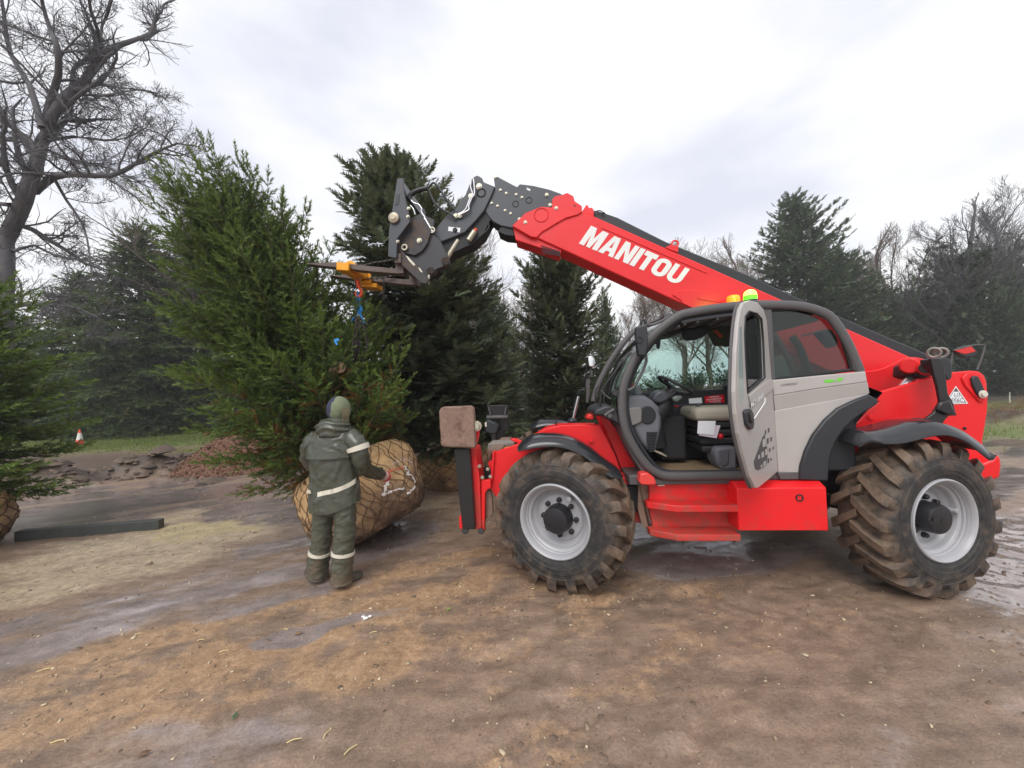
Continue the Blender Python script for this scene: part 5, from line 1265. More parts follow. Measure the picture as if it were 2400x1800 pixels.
def conifer(H, prof, seed, nb, twig, gap, T, z0=.3, elev=(-8, 55), droop=.15, up=.18, trunk_r=.09, tip=.5, shoot=.42, brown_low=0.0, jit=.15, side_el=.0, tgap=.62):
    g = random.Random(seed); W = Wood(); pos, ax, sc_, ti, br = [], [], [], [], []
    tr = [(g.uniform(-.02, .02) * k, g.uniform(-.02, .02) * k, H * k / 8) for k in range(9)]
    W.tube(tr, [trunk_r * (1 - .93 * k / 8) for k in range(9)], 8)
    for i in range(nb):
        t = ((i + g.random()) / nb) ** .92; z = z0 + (H - z0) * t * .985; az = i * 2.399963 + g.uniform(-.4, .4)
        L = max(.12, prof(t) * g.uniform(1 - 2 * jit, 1 + jit)); e = radians(elev[0] + (elev[1] - elev[0]) * t + g.uniform(-9, 9))
        hd = np.array([cos(az), sin(az), 0]); m = 6; S = np.linspace(0, 1, m)
        zz = L * (S * tan(e) - droop * S ** 2 + up * S ** 3); wig = g.uniform(-.12, .12)
        sd = np.array([-sin(az), cos(az), 0])
        P = np.array([0, 0, z]) + np.outer(S * L, hd) + np.outer(zz, [0, 0, 1]) + np.outer(wig * L * S ** 2, sd)
        W.tube(P, np.maximum(.016 * (L / 1.2) * (1 - .85 * S), .003), 4)
        clump = g.uniform(-.16, .16)
        s = .16 + g.uniform(0, .08)
        while s <= 1.0:
            k = min(int(s * (m - 1)), m - 2); f = s * (m - 1) - k; p = P[k] * (1 - f) + P[k + 1] * f; tg = P[k + 1] - P[k]; tg = tg / np.linalg.norm(tg)
            for sg in (-1, 1, 0):
                if sg == 0:
                    if g.random() > tip: continue
                    d = tg * .5 + np.array([g.uniform(-.5, .5), g.uniform(-.5, .5), g.uniform(.2, .9)]); l = twig * g.uniform(.8, 1.5)
                else:
                    d = tg * g.uniform(.5, .9) + sg * sd * g.uniform(.6, 1.0) + np.array([0, 0, g.uniform(-.25, .3) + side_el]); l = (L * shoot * (1.05 - s) + twig * .8) * g.uniform(.7, 1.15)
                d = d / np.linalg.norm(d); nt = max(1, int(l / (twig * tgap)))
                for q in range(nt):
                    pp = p + d * (q * twig * tgap) + np.array([0, 0, -.25 * (q * twig * tgap) ** 2 / max(l, .1)])
                    dd = d + np.array([g.uniform(-.5, .5), g.uniform(-.5, .5), g.uniform(-.35, .4)]) * (1 if q < nt - 1 else .3)
                    pos.append(pp); ax.append(dd); sc_.append(twig * g.uniform(.75, 1.25))
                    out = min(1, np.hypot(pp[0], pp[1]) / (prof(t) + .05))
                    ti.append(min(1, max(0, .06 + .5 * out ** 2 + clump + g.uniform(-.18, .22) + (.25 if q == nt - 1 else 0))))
                    br.append(1.0 if g.random() < brown_low * max(0, 1 - t / .22) * (1.3 - out) else (.5 if g.random() < .015 else 0))
            s += gap / L
        pos.append(P[-1]); ax.append(P[-1] - P[-2]); sc_.append(twig * 1.3); ti.append(.8); br.append(0)
    for q in range(int(H / twig / 4)):          # leader
        z = H * (.86 + .15 * q / max(1, H / twig / 4)); pos.append(np.array([0, 0, z])); ax.append(np.array([g.uniform(-.5, .5), g.uniform(-.5, .5), 1])); sc_.append(twig * 1.2); ti.append(.5); br.append(0)
    V, F, C = instance_twigs(T, np.array(pos), np.array(ax), np.array(sc_), np.array(ti), np.array(br), seed)
    return (V, F, C), W.arrays()
def put_tree(name, crown, wood, cmat, wmat, label, group=None, cat='tree'):
    r = empty(name); a = raw_mesh('crown', crown[0], crown[1], cmat, r, crown[2]); b = raw_mesh('trunk', wood[0], wood[1], wmat, r, smooth=True)
    return tag(r, label, cat, group)
def place(o, x, y, s=1.0, rz=0.0, tilt=(0, 0), z=None, sxy=None):
    o.location = (x, y, (gz(x, y) if z is None else z)); o.rotation_euler = (tilt[0], tilt[1], rz); o.scale = ((sxy or s), (sxy or s), s)
def height_for(px, py_top, D):
    return at(px, py_top, D)[2]

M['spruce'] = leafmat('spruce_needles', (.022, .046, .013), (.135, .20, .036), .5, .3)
M['spruce_far'] = leafmat('far_spruce_needles', (.03, .055, .022), (.10, .14, .045), .6, .2)
M['yew'] = leafmat('yew_sprays', (.026, .044, .024), (.145, .172, .092), .45, .2)
M['cypress'] = leafmat('cypress_sprays', (.032, .056, .03), (.10, .14, .068), .55, .2)
M['ivy'] = leafmat('ivy_leaves', (.02, .035, .018), (.06, .085, .035), .45, .15)
M['bark'] = simple('bark_brown', (.10, .075, .055), .85, var=.35, vscale=9, bump=.5, bscale=30)
M['bark_grey'] = simple('bark_grey', (.105, .10, .105), .9, var=.3, vscale=5, bump=.5, bscale=22)
M['bark_tan'] = simple('bark_tan', (.17, .13, .105), .9, var=.3, vscale=5)
T_near = needle_tmpl(26, 1, .30, .075); T_mid = flat_tmpl(15, 2, .36, .12); T_far = needle_tmpl(10, 3, .42, .16, 1.0); T_farflat = flat_tmpl(8, 4, .45, .2)

def interp(*pts):
    xs, ys = zip(*pts); return lambda t: float(np.interp(t, xs, ys))

# ------------------------------------------------------------------ root balls wrapped in hessian and netting
def burlap_mat():
    m, n, l, b = newmat('hessian_rootball')
    t = N(n, 'ShaderNodeTexCoord'); n1 = N(n, 'ShaderNodeTexNoise', Scale=3.2, Detail=9.0, Roughness=.7); l.new(t.outputs['Object'], n1.inputs['Vector'])
    wv = N(n, 'ShaderNodeTexNoise', Scale=55.0, Detail=4.0); l.new(t.outputs['Object'], wv.inputs['Vector'])
    s = N(n, 'ShaderNodeSeparateXYZ'); l.new(t.outputs['Object'], s.inputs[0])
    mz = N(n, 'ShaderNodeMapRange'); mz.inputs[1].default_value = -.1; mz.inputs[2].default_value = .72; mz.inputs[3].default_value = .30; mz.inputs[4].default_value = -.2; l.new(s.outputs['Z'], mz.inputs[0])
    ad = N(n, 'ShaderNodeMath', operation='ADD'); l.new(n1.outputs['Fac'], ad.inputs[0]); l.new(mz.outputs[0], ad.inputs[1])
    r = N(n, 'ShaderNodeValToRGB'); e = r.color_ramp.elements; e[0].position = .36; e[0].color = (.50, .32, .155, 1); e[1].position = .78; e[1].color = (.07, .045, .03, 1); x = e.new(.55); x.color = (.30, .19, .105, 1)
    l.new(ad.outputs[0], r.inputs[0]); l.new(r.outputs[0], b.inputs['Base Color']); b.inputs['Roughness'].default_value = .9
    mu = N(n, 'ShaderNodeMath', operation='MULTIPLY_ADD'); l.new(wv.outputs['Fac'], mu.inputs[0]); mu.inputs[1].default_value = .3; l.new(n1.outputs['Fac'], mu.inputs[2])
    bu = N(n, 'ShaderNodeBump', Strength=.6, Distance=.03); l.new(mu.outputs[0], bu.inputs['Height']); l.new(bu.outputs[0], b.inputs['Normal'])
    return m
M['burlap'] = burlap_mat()
M['net'] = simple('netting_twine', (.115, .07, .045), .8, var=.3)
def rootball(parent, h, rb, rt, seed, netr=.006, nh=16, mat=None):
    prof = interp((0, .0), (.0001, rb * .80), (.06, rb * .95), (.2, rb * 1.04), (.5, rt * 1.0), (.8, rt * .98), (.93, rt * .86), (1.0, rt * .45))
    nu, nv = 150, 70
    def surf(u, v):                                                    # u angle, v 0..1 height
        u = np.asarray(u, float); v = np.asarray(v, float)
        R = np.interp(v, [0, .06, .2, .5, .8, .93, 1.0], [rb * .80, rb * .95, rb * 1.04, rt, rt * .98, rt * .86, rt * .5])
        P = np.stack([np.cos(u) * 2.2, np.sin(u) * 2.2, v * 3], -1).reshape(-1, 3)
        cell = np.abs(np.sin(u * nh / 2 + v * 16)) * np.abs(np.sin(u * nh / 2 - v * 16))
        R = R * (1 + .045 * fbm(P, 4, seed).reshape(np.shape(u)) + .012 * cell + .02 * (1 - 2 * np.abs(fbm(P * np.array([2.2, 2.2, 1.0]), 4, seed + 30))).reshape(np.shape(u)))
        return np.stack([R * np.cos(u), R * np.sin(u), v * h], -1)
    U, Vv = np.meshgrid(np.linspace(0, 2 * pi, nu, endpoint=False), np.linspace(0, 1, nv)); S = surf(U, Vv).reshape(-1, 3)
    id_ = np.arange(nu * nv).reshape(nv, nu); r_ = np.roll(id_, -1, 1)
    F = np.stack([id_[:-1].ravel(), r_[:-1].ravel(), r_[1:].ravel(), id_[1:].ravel()], 1)
    S = np.vstack([S, [[0, 0, -.015]], [[0, 0, h * 1.02]]]); cap = np.array([(id_[0, (k + 1) % nu], id_[0, k], nu * nv, nu * nv) for k in range(nu)] + [(id_[-1, k], id_[-1, (k + 1) % nu], nu * nv + 1, nu * nv + 1) for k in range(nu)])
    mb = MB(); mb.add(S, [tuple(f) for f in F] + [tuple(dict.fromkeys(f)) for f in cap.tolist()])
    ball = mb.build('root_ball', mat or M['burlap'], parent, 0, 80)
    W = Wood(); g = random.Random(seed)
    for sg in (-1, 1):
        for k in range(nh):
            v = np.linspace(0.0, 1.0, 36); u = 2 * pi * (k + .5 * g.random()) / nh + sg * (v * 16 * 2 / nh) * 1.0 + .35 / nh * np.sin(v * (30 + 6 * g.random()) + 5 * k) + .25 * fbm(np.stack([v * 3, 0 * v + k * .37, 0 * v + sg], 1), 3, seed)
            W.tube(surf(u, v) * np.array([1.008, 1.008, 1]), np.full(36, netr), 4)
    V, F = W.arrays(); raw_mesh('netting', V, F, M['net'], ball)
    return ball, surf

# ------------------------------------------------------------------ the tree being lifted
prof_h = interp((0, .95), (.08, 1.25), (.2, 1.22), (.35, 1.05), (.6, .92), (.78, .8), (.9, .58), (1, .2))
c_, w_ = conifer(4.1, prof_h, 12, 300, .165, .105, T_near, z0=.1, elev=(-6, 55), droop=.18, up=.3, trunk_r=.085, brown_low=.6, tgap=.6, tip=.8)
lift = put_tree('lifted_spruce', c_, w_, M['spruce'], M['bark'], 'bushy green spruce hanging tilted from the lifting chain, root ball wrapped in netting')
ballc = at(852, 1156, 4.98)
TILT = radians(-27)
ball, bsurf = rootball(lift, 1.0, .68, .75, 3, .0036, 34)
for ch_ in lift.children:
    if ch_.name.split('.')[0] in ('crown', 'trunk'): ch_.location = (0, 0, .93)
Rl = Matrix.Rotation(radians(-7), 4, 'X') @ Matrix.Rotation(TILT, 4, 'Y') @ Matrix.Rotation(.6, 4, 'Z')
o_ = Vector(ballc) - (Rl.to_3x3() @ Vector((0, 0, .5)))
lift.matrix_world = Matrix.Translation(o_) @ Rl
LIFT_M = Matrix.Translation(o_) @ Rl
# hessian collar round the stem, and paint marks sprayed on the ball
MB().lathe([(.09, 0), (.15, .04), (.16, .12), (.13, .2), (.09, .24)], 16, 'z', (0, 0, 1.35)).build('trunk_wrap', M['burlap'], lift, 0, 60)
Li = np.array(LIFT_M.inverted())
def on_ball(px, py):
    """where that sight line meets the ball, in the tree's own space"""
    c = Li[:3, :3] @ CAMP + Li[:3, 3]; d = Li[:3, :3] @ ray(px, py); best = None
    T_ = np.linspace(4.0, 5.2, 160); Q = c + d * T_[:, None]; S_ = bsurf(np.arctan2(Q[:, 1], Q[:, 0]), np.clip(Q[:, 2], 0, 1))
    k = np.nonzero((Q[:, 2] >= 0) & (Q[:, 2] <= 1) & (np.hypot(Q[:, 0], Q[:, 1]) <= np.hypot(S_[:, 0], S_[:, 1])))[0]
    return Q[k[0]] * np.array([1.012, 1.012, 1]) if len(k) else None
def paint_mark(name, pts, r, mat):
    g = random.Random(int(pts[0][0] * 7)); mb = MB()
    Q = spline([np.array([x, y, 0.0]) for x, y in pts], 7)
    for q in Q:
        for k in range(2):
            if name == 'paint_mark' and g.random() < .3: continue
            p = on_ball(q[0] + g.gauss(0, 1.3), q[1] + g.gauss(0, 1.3))
            if p is None: continue
            rr4 = r * g.uniform(.35, 1.1); nrm = np.array([p[0], p[1], 0]); nrm /= np.linalg.norm(nrm); t = np.cross(nrm, [0, 0, 1.]); z = np.array([0, 0, 1.])
            a0 = g.uniform(0, 6); ring = [p + nrm * .004 + (cos(a) * t * g.uniform(.6, 1.4) + sin(a) * z * g.uniform(.6, 1.4)) * rr4 for a in [a0 + 2 * pi * m / 7 for m in range(7)]]
            mb.add([p + nrm * .007] + ring, [(0, m + 1, (m + 1) % 7 + 1) for m in range(7)])
    if mb.v: mb.build(name, mat, ball, 0, 80)['kind'] = 'stuff'
gg = random.Random(19); fr_ = MB()
for k in range(150):
    u = gg.uniform(0, 2 * pi); v = abs(gg.gauss(0, .05)); q = bsurf(np.array([u]), np.array([v]))[0]; r = gg.uniform(.008, .026); fr_.sphere(q + np.array([gg.gauss(0, .012), gg.gauss(0, .012), gg.gauss(0, .012)]), (r, r * gg.uniform(.6, 1.2), r * gg.uniform(.5, 1)), 6, 4)
o = fr_.build('clinging_soil', simple('clinging_soil', (.075, .05, .034), .9, var=.4, vscale=20), ball, 0, 0); o['kind'] = 'stuff'
M['spray'] = simple('white_spray_paint', (.72, .66, .62), .8, var=.2, vscale=40)
C_ = crop(860, 1020, .12057)
paint_mark('paint_mark', [C_(*p) for p in [(390, 740), (400, 860), (360, 980), (340, 1080), (300, 1170)]], .016, M['spray'])
paint_mark('paint_mark', [C_(*p) for p in [(330, 1160), (450, 1100), (600, 1070), (700, 1040)]], .012, M['spray'])
paint_mark('paint_mark', [C_(*p) for p in [(720, 620), (790, 700), (780, 770), (860, 800), (920, 900), (910, 1010), (860, 1080), (780, 1130)]], .013, M['spray'])
paint_mark('paint_mark', [C_(*p) for p in [(500, 560), (620, 500), (760, 490), (840, 540)]], .008, M['spray'])
paint_mark('red_twine', [C_(*p) for p in [(330, 720), (440, 700), (540, 670), (660, 640), (720, 610)]], .006, M['orange'])

# ------------------------------------------------------------------ other trees with root balls in the yard
prof_y = interp((0, 1.15), (.12, 1.5), (.35, 1.5), (.6, 1.25), (.8, .85), (.93, .45), (1, .12))
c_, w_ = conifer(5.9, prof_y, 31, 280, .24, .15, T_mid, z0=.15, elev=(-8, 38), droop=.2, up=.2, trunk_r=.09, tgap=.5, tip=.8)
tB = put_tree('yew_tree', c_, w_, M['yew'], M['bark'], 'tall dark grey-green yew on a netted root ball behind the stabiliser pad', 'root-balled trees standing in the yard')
bb, _s = rootball(tB, .82, .62, .7, 7, .007, 18)
for ch_ in tB.children:
    if ch_.name.split('.')[0] in ('crown', 'trunk'): ch_.location = (0, 0, .72)
gB = on_ground(1068, 1148); place(tB, gB[0], gB[1] + .5, .95, .4, (0, radians(-10.5)), z=0, sxy=1.04)
prof_c = interp((0, .8), (.1, 1.05), (.5, 1.05), (.8, .9), (.92, .65), (1, .25))
c_, w_ = conifer(4.5, prof_c, 33, 250, .2, .14, T_mid, z0=.1, elev=(-4, 40), droop=.1, up=.25, trunk_r=.08, tgap=.55)
tC = put_tree('yew_tree', c_, w_, M['yew'], M['bark'], 'columnar dark yew with a blunt top standing between the boom and the far mirror', 'root-balled trees standing in the yard')
bb2, _s = rootball(tC, .75, .55, .62, 9, .007, 18)
for ch_ in tC.children:
    if ch_.name.split('.')[0] in ('crown', 'trunk'): ch_.location = (0, 0, .65)
pC = at(1318, 900, 8.9); place(tC, pC[0], pC[1], height_for(1318, 598, 8.9) / 5.15, 1.2, z=0)
# spruce at the left edge of the yard, its ball half in view
prof_e = interp((0, 1.05), (.15, 1.3), (.4, 1.2), (.7, .85), (.9, .45), (1, .12))
c_, w_ = conifer(2.7, prof_e, 41, 130, .2, .14, T_near, z0=.05, elev=(-14, 50), droop=.2, up=.2, trunk_r=.08)
tE = put_tree('spruce_tree', c_, w_, M['spruce'], M['bark'], 'green spruce with drooping skirt standing by the bank of turned soil', 'root-balled trees standing in the yard')
bb3, _s = rootball(tE, .78, .5, .6, 11, .007, 18)
for ch_ in tE.children:
    if ch_.name.split('.')[0] in ('crown', 'trunk'): ch_.location = (0, 0, .66)
pE = on_ground(-255, 1330); place(tE, pE[0], pE[1] + .4, 1.0, 2.0, z=0)

# ------------------------------------------------------------------ bare broadleaf trees
def grow(W, p, d, L, r, lev, g, spec, tips=None):
    n = spec['seg'][min(lev, len(spec['seg']) - 1)]; P = [np.array(p, float)]; d = np.array(d, float) / np.linalg.norm(d)
    for i in range(n):
        d = d + np.array([g.gauss(0, 1), g.gauss(0, 1), g.gauss(0, 1)]) * spec['wander'] + np.array([0, 0, spec['up']]); d /= np.linalg.norm(d); P.append(P[-1] + d * L / n)
    kids(W, P, L, r, lev, g, spec)
def kids(W, P, L, r, lev, g, spec, rtip=None):
    P = [np.array(q, float) for q in P]; n = len(P) - 1; last = lev >= spec['levels']
    tip = rtip if rtip is not None else (r * .55 if not last else r * .4); R = [r + (tip - r) * i / n for i in range(n + 1)]
    W.tube(P, np.maximum(R, spec['rmin']), 7 if lev == 0 else (5 if lev == 1 else (4 if lev == 2 else 3)))
    if last: return
    nk = spec['kids'][lev]
    for k in range(nk):
        f = spec['from'][lev] + (1 - spec['from'][lev]) * (k + g.random()) / nk; x = min(f * n, n - 1e-3); i = int(x); q = P[i] + (P[i + 1] - P[i]) * (x - i); t = P[i + 1] - P[i]; t /= np.linalg.norm(t)
        s = np.cross(t, [g.gauss(0, 1), g.gauss(0, 1), g.gauss(0, 1)]); s /= np.linalg.norm(s) + 1e-9; a = radians(g.uniform(*spec['ang']))
        dd = t * cos(a) + s * sin(a); sl = L * spec['ratio'][min(lev, len(spec['ratio']) - 1)] * g.uniform(.65, 1.2) * (1.15 - .45 * f)
        grow(W, q, dd, sl, max(r * (1 - .5 * f) * spec['rr'], spec['rmin']), lev + 1, g, spec)
    # the branch runs on as a twig of its own
    grow(W, P[-1], P[-1] - P[-2], L * .35, tip, lev + 1, g, spec)
SPEC = dict(levels=4, seg=[8, 6, 5, 4, 3], wander=.13, up=.05, kids=[11, 7, 6, 4], ang=(28, 62), ratio=[.52, .55, .55, .55], rr=.5, rmin=.011)
SPEC['from'] = [.28, .2, .15, .15]

# big bare tree at the left, main limbs taken from the picture, at 15 m
W = Wood(); g = random.Random(77); DT = 15.0
def limb(pts, r0, r1, nk, L, lev, dz=0.0, wob=.5, spec=None):
    n = len(pts); P = [at(x, y, DT + dz * i / (n - 1) + wob * sin(i * 1.7 + r0 * 90)) for i, (x, y) in enumerate(pts)]
    sp2 = dict(SPEC5); sp2['kids'] = list(SPEC5['kids']); sp2['kids'][lev] = nk
    kids(W, spline(P, 2), L, r0, lev, g, sp2, r1)
SPEC5 = dict(SPEC); SPEC5.update(levels=4, rmin=.0065, wander=.22, up=.03, ang=(32, 74), kids=[11, 13, 10, 7], ratio=[.5, .52, .55, .6], rr=.42, seg=[8, 6, 4, 3, 2])
SPEC5['from'] = [.3, .12, .1, .1]
gb_ = at(-8, 900, DT); 
limb([(-10, 1060), (-4, 900), (4, 760), (8, 650), (16, 560), (43, 499), (69, 434), (87, 372), (108, 318), (119, 278), (155, 224), (195, 192), (239, 127), (282, 105), (333, 87), (362, 72)], .36, .045, 17, 4.6, 1)
limb([(108, 290), (119, 231), (137, 174), (134, 108), (119, 72), (100, 10), (90, -60)], .14, .04, 12, 3.8, 1, -1.5)
limb([(83, 365), (40, 307), (0, 275), (-60, 240)], .15, .06, 10, 3.8, 1, 1.5)
limb([(80, 450), (123, 416), (181, 409), (260, 412), (318, 383), (362, 358), (416, 336)], .15, .03, 15, 3.2, 1, -1)
limb([(112, 330), (174, 320), (246, 329), (300, 322), (340, 300)], .07, .02, 11, 2.4, 1, 1)
limb([(150, 232), (181, 221), (246, 224), (318, 210), (362, 217)], .07, .02, 11, 2.2, 1, -1)
limb([(128, 420), (156, 470), (195, 528), (210, 597), (214, 650)], .06, .015, 9, 2.0, 1, -.6)
limb([(98, 300), (70, 200), (25, 127), (10, 40), (0, -40)], .12, .04, 12, 3.6, 1, 1.2)
limb([(170, 212), (172, 163), (203, 137), (224, 127), (240, 60), (262, 0), (268, -50)], .08, .03, 11, 2.8, 1, .6)
limb([(8, 735), (29, 720), (83, 711), (152, 717), (202, 731), (253, 760)], .12, .02, 13, 2.6, 1, -1)
limb([(60, 470), (20, 480), (-20, 470), (-60, 440)], .1, .05, 6, 2.4, 1)
limb([(100, 345), (160, 372), (230, 388), (285, 405), (330, 430)], .06, .02, 9, 2.3, 1, 1.4)
limb([(30, 590), (80, 575), (130, 600), (200, 610), (260, 640)], .06, .02, 10, 2.3, 1, .8)
V, F = W.arrays()
bt = empty('bare_tree', (gb_[0], gb_[1], 0)); tag(bt, 'tall bare winter tree with a leaning grey trunk and dense twigs', 'tree')
trunkN = 0
V = V - np.array([gb_[0], gb_[1], 0]); n0 = 0
ntr = len(W.V[0]); nfr = len(W.F[0])
raw_mesh('trunk', V[:ntr], F[:nfr], M['bark_grey'], bt, smooth=True); raw_mesh('crown', V[ntr:], F[nfr:] - ntr, M['bark_grey'], bt, smooth=True)

def bare(seed, H, r, spread, mat, label, group, ivy=False):
    W = Wood(); g = random.Random(seed); sp = dict(SPEC); sp['rmin'] = .007 * H / 12; sp['up'] = .085; sp['ang'] = spread; sp['kids'] = [13, 8, 7, 5]; sp['rr'] = .42
    grow(W, (0, 0, 0), (g.uniform(-.08, .08), g.uniform(-.08, .08), 1), H * .72, r, 0, g, sp)
    V, F = W.arrays(); V = V * (H / V[:, 2].max()); n = len(W.V[0]); m = len(W.F[0])
    t = empty('bare_tree'); raw_mesh('trunk', V[:n], F[:m], mat, t, smooth=True); raw_mesh('crown', V[n:], F[m:] - n, mat, t, smooth=True)
    if ivy:
        gg = np.random.default_rng(seed); N_ = 9000; j = gg.integers(0, len(V), N_); p = V[j]; k = gg.random(N_) < np.clip(1.25 - p[:, 2] / (H * .62), 0, 1) * np.clip(1.15 - np.hypot(p[:, 0], p[:, 1]) / (H * .2), 0, 1)
        tw = n; big = V[gg.integers(0, n, 5200)]; p = np.vstack([p[k], big[big[:, 2] < H * .75]]); q = p + gg.normal(0, .028 * H, p.shape) * np.array([1, 1, .7])
        Vc, Fc, Cc = instance_twigs(T_farflat, q, gg.normal(0, 1, q.shape), np.full(len(q), .42) * gg.uniform(.6, 1.2, len(q)), np.clip(gg.normal(.4, .25, len(q)), 0, 1), np.zeros(len(q)), seed)
        raw_mesh('ivy', Vc, Fc, M['ivy'], t, Cc)
    return tag(t, label, 'tree', group)
GRP_B = 'bare trees along the skyline'
bareA = bare(5, 12, .22, (24, 50), M['bark_tan'], 'slender bare tree showing between the two dark yews', GRP_B)
bareB = bare(9, 15, .28, (25, 55), M['bark_tan'], 'spreading bare tree seen above the cab windscreen', GRP_B)
bareC = bare(14, 16, .3, (22, 48), M['bark_grey'], 'large bare tree with ivy-clad trunk behind the rear of the telehandler', GRP_B, True)
def setbare(o, px, ytop, D, H0, rz=0, sxy=None):
    H = height_for(px, ytop, D); p = at(px, 900, D); place(o, p[0], p[1], H / H0, rz, z=0, sxy=sxy and H / H0 * sxy)
setbare(bareA, 1140, 560, 17, 12)
setbare(bareB, 1492, 655, 21, 15, 1.0)
setbare(bareC, 2240, 448, 31, 16, .3, 1.1)
def dupbare(src, px, ytop, D, H0, rz, label, sxy=None):
    o = copy_tree(src); o['label'] = label; setbare(o, px, ytop, D, H0, rz, sxy); return o
dupbare(bareA, 1200, 650, 19, 12, 2.1, 'thin bare tree close behind the columnar yew')
dupbare(bareB, 1075, 600, 24, 15, 3.0, 'bare tree rising behind the fork carriage')
dupbare(bareB, 1735, 540, 44, 15, 2.2, 'round-headed bare tree standing beyond the middle of the boom')
dupbare(bareC, 2365, 440, 33, 16, 2.4, 'ivy-clad bare tree furthest behind the rear mirror')
dupbare(bareB, 2110, 520, 36, 15, 4.0, 'bare tree between the tall conifer and the ivy-clad trees')
dupbare(bareB, 1590, 560, 30, 15, 5.0, 'bare tree seen through the cab above the steering wheel')
dupbare(bareA, 1672, 600, 29, 12, 3.3, 'bare tree seen through the cab beside the sun visor', 1.0)
dupbare(bareB, 520, 385, 26, 15, .8, 'bare treetop poking out above the lifted spruce')

# ------------------------------------------------------------------ evergreens behind the yard
GRP_S = 'evergreens behind the yard'
prof_s = interp((0, .24), (.08, .27), (.3, .24), (.6, .16), (.85, .075), (1, .01))
def far_conifer(name, seed, H, prof, mat, label, T=T_far, nb=150, twig=.5, gap=.42, **kw):
    c, w = conifer(H, lambda t: prof(t) * H, seed, nb, twig, gap, T, z0=H * .03, trunk_r=.018 * H, **kw)
    return put_tree(name, c, w, mat, M['bark'], label, GRP_S)
sA = far_conifer('spruce_tree', 51, 14, prof_s, M['spruce_far'], 'dark spruce with drooping boughs behind the grass, beside the bare leaning tree', elev=(-22, 40), droop=.28, up=.12, nb=230, gap=.36)
prof_w = interp((0, .34), (.15, .38), (.5, .3), (.8, .18), (1, .03))
sB = far_conifer('cypress_tree', 53, 12, prof_w, M['cypress'], 'tall pointed conifer standing above the rear of the cab', T=T_farflat, elev=(-4, 28), droop=.12, up=.2, nb=270, twig=.36, gap=.34)
prof_h2 = interp((0, .55), (.3, .62), (.6, .5), (.85, .3), (1, .08))
sC = far_conifer('evergreen_shrub', 55, 5, prof_h2, M['cypress'], 'rounded evergreen bush in the hedge seen through the cab', T=T_farflat, elev=(0, 65), droop=.1, up=.2, nb=120, twig=.36, gap=.3)
TOPS = {}
def setcon(o, px, ytop, D, H0, rz=0, sxy=None):
    cm = [c for c in o.children if c.name.startswith('crown')][0].data.name
    if cm not in TOPS:
        me = bpy.data.meshes[cm]; v_ = np.zeros(len(me.vertices) * 3, np.float32); me.vertices.foreach_get('co', v_); TOPS[cm] = float(np.percentile(v_[2::3], 99.9))
    H0 = TOPS[cm]
    H = height_for(px, ytop, D); p = at(px, 900, D); place(o, p[0], p[1], H / H0, rz, z=0, sxy=sxy and H / H0 * sxy)
setcon(sA, 190, 640, 25, 14, 0, 1.25)
setcon(sB, 1885, 455, 33, 12, 0, .8)
setcon(sC, 1450, 855, 19, 5, 0)
def dupcon(src, px, ytop, D, H0, rz, label, sxy=None):
    o = copy_tree(src); o['label'] = label; setcon(o, px, ytop, D, H0, rz, sxy); return o
dupcon(sA, 330, 530, 24, 14, 1.0, 'dark spruce close behind the wood chip heap', 1.2)
dupcon(sA, 60, 740, 27, 14, 2.0, 'dark spruce behind the traffic cone', 1.3)
dupcon(sA, 480, 500, 27, 14, 3.0, 'dark spruce hidden mostly by the lifted tree', 1.2)
dupcon(sA, -70, 620, 27, 14, 4.4, 'dark spruce behind the leaning bare trunk', 1.2)
dupcon(sA, 680, 640, 22, 14, 5.0, 'dark spruce glimpsed left of the fork tips', 1.0)
dupcon(sB, 1160, 690, 15, 12, 1.4, 'lighter green conifer filling the gap behind the yews', .8)
dupcon(sB, 1425, 690, 13, 12, 2.7, 'slim conifer beside the far mirror', .4)
dupcon(sB, 1010, 660, 19, 12, 4.0, 'green conifer behind the stabiliser pad', .9)
dupcon(sB, 1985, 590, 34, 12, .9, 'shorter conifer against the tall pointed one', 1.0)
for px, yt, D, rz, lab in ((1540, 868, 20, 1.0, 'evergreen bush in the hedge behind the steering wheel'), (1625, 858, 21, 2.2, 'evergreen bush in the hedge behind the warning sign'), (1710, 850, 22, 3.1, 'evergreen bush in the hedge behind the open door'),
                           (1360, 850, 17, 4.0, 'evergreen bush in the hedge behind the far mirror'), (1260, 820, 20, 5.0, 'evergreen bush behind the columnar yew'), (1830, 840, 24, 5.5, 'evergreen bush behind the rear window'),
                           (880, 820, 20, 2.9, 'evergreen bush behind the lifted root ball')):
    dupcon(sC, px, yt, D, 5, rz, lab)
for px, yt, D, rz, lab in ((2080, 690, 33, .5, 'tall dark holly beside the lifting eyes'), (2165, 640, 32, 1.5, 'tall dark holly under the first ivy-clad tree'), (2260, 650, 33, 2.5, 'tall dark holly behind the rear mirror frame'),
                           (2350, 640, 31, 3.5, 'tall dark holly at the end of the grass strip'), (2450, 620, 32, 4.5, 'tall dark holly past the grass strip'), (2010, 740, 34, 5.5, 'dark holly low behind the tall conifers')):
    dupcon(sC, px, yt, D, 5, rz, lab, .62)

for px, yt, D, rz, lab in ((-60, 800, 31, .3, 'dense evergreen bush far behind the leaning trunk'), (90, 830, 33, 1.3, 'dense evergreen bush far behind the traffic cone'), (230, 820, 32, 2.3, 'dense evergreen bush far behind the grass'), (370, 810, 31, 3.3, 'dense evergreen bush far behind the chip heap'),
                           (520, 800, 32, 4.3, 'dense evergreen bush hidden behind the lifted spruce'), (660, 790, 30, 5.3, 'dense evergreen bush behind the person'), (780, 800, 31, .9, 'dense evergreen bush behind the lifting chains'), (1050, 810, 26, 1.9, 'dense evergreen bush behind the tall yew')):
    dupcon(sC, px, yt, D, 5, rz, lab, 1.1)
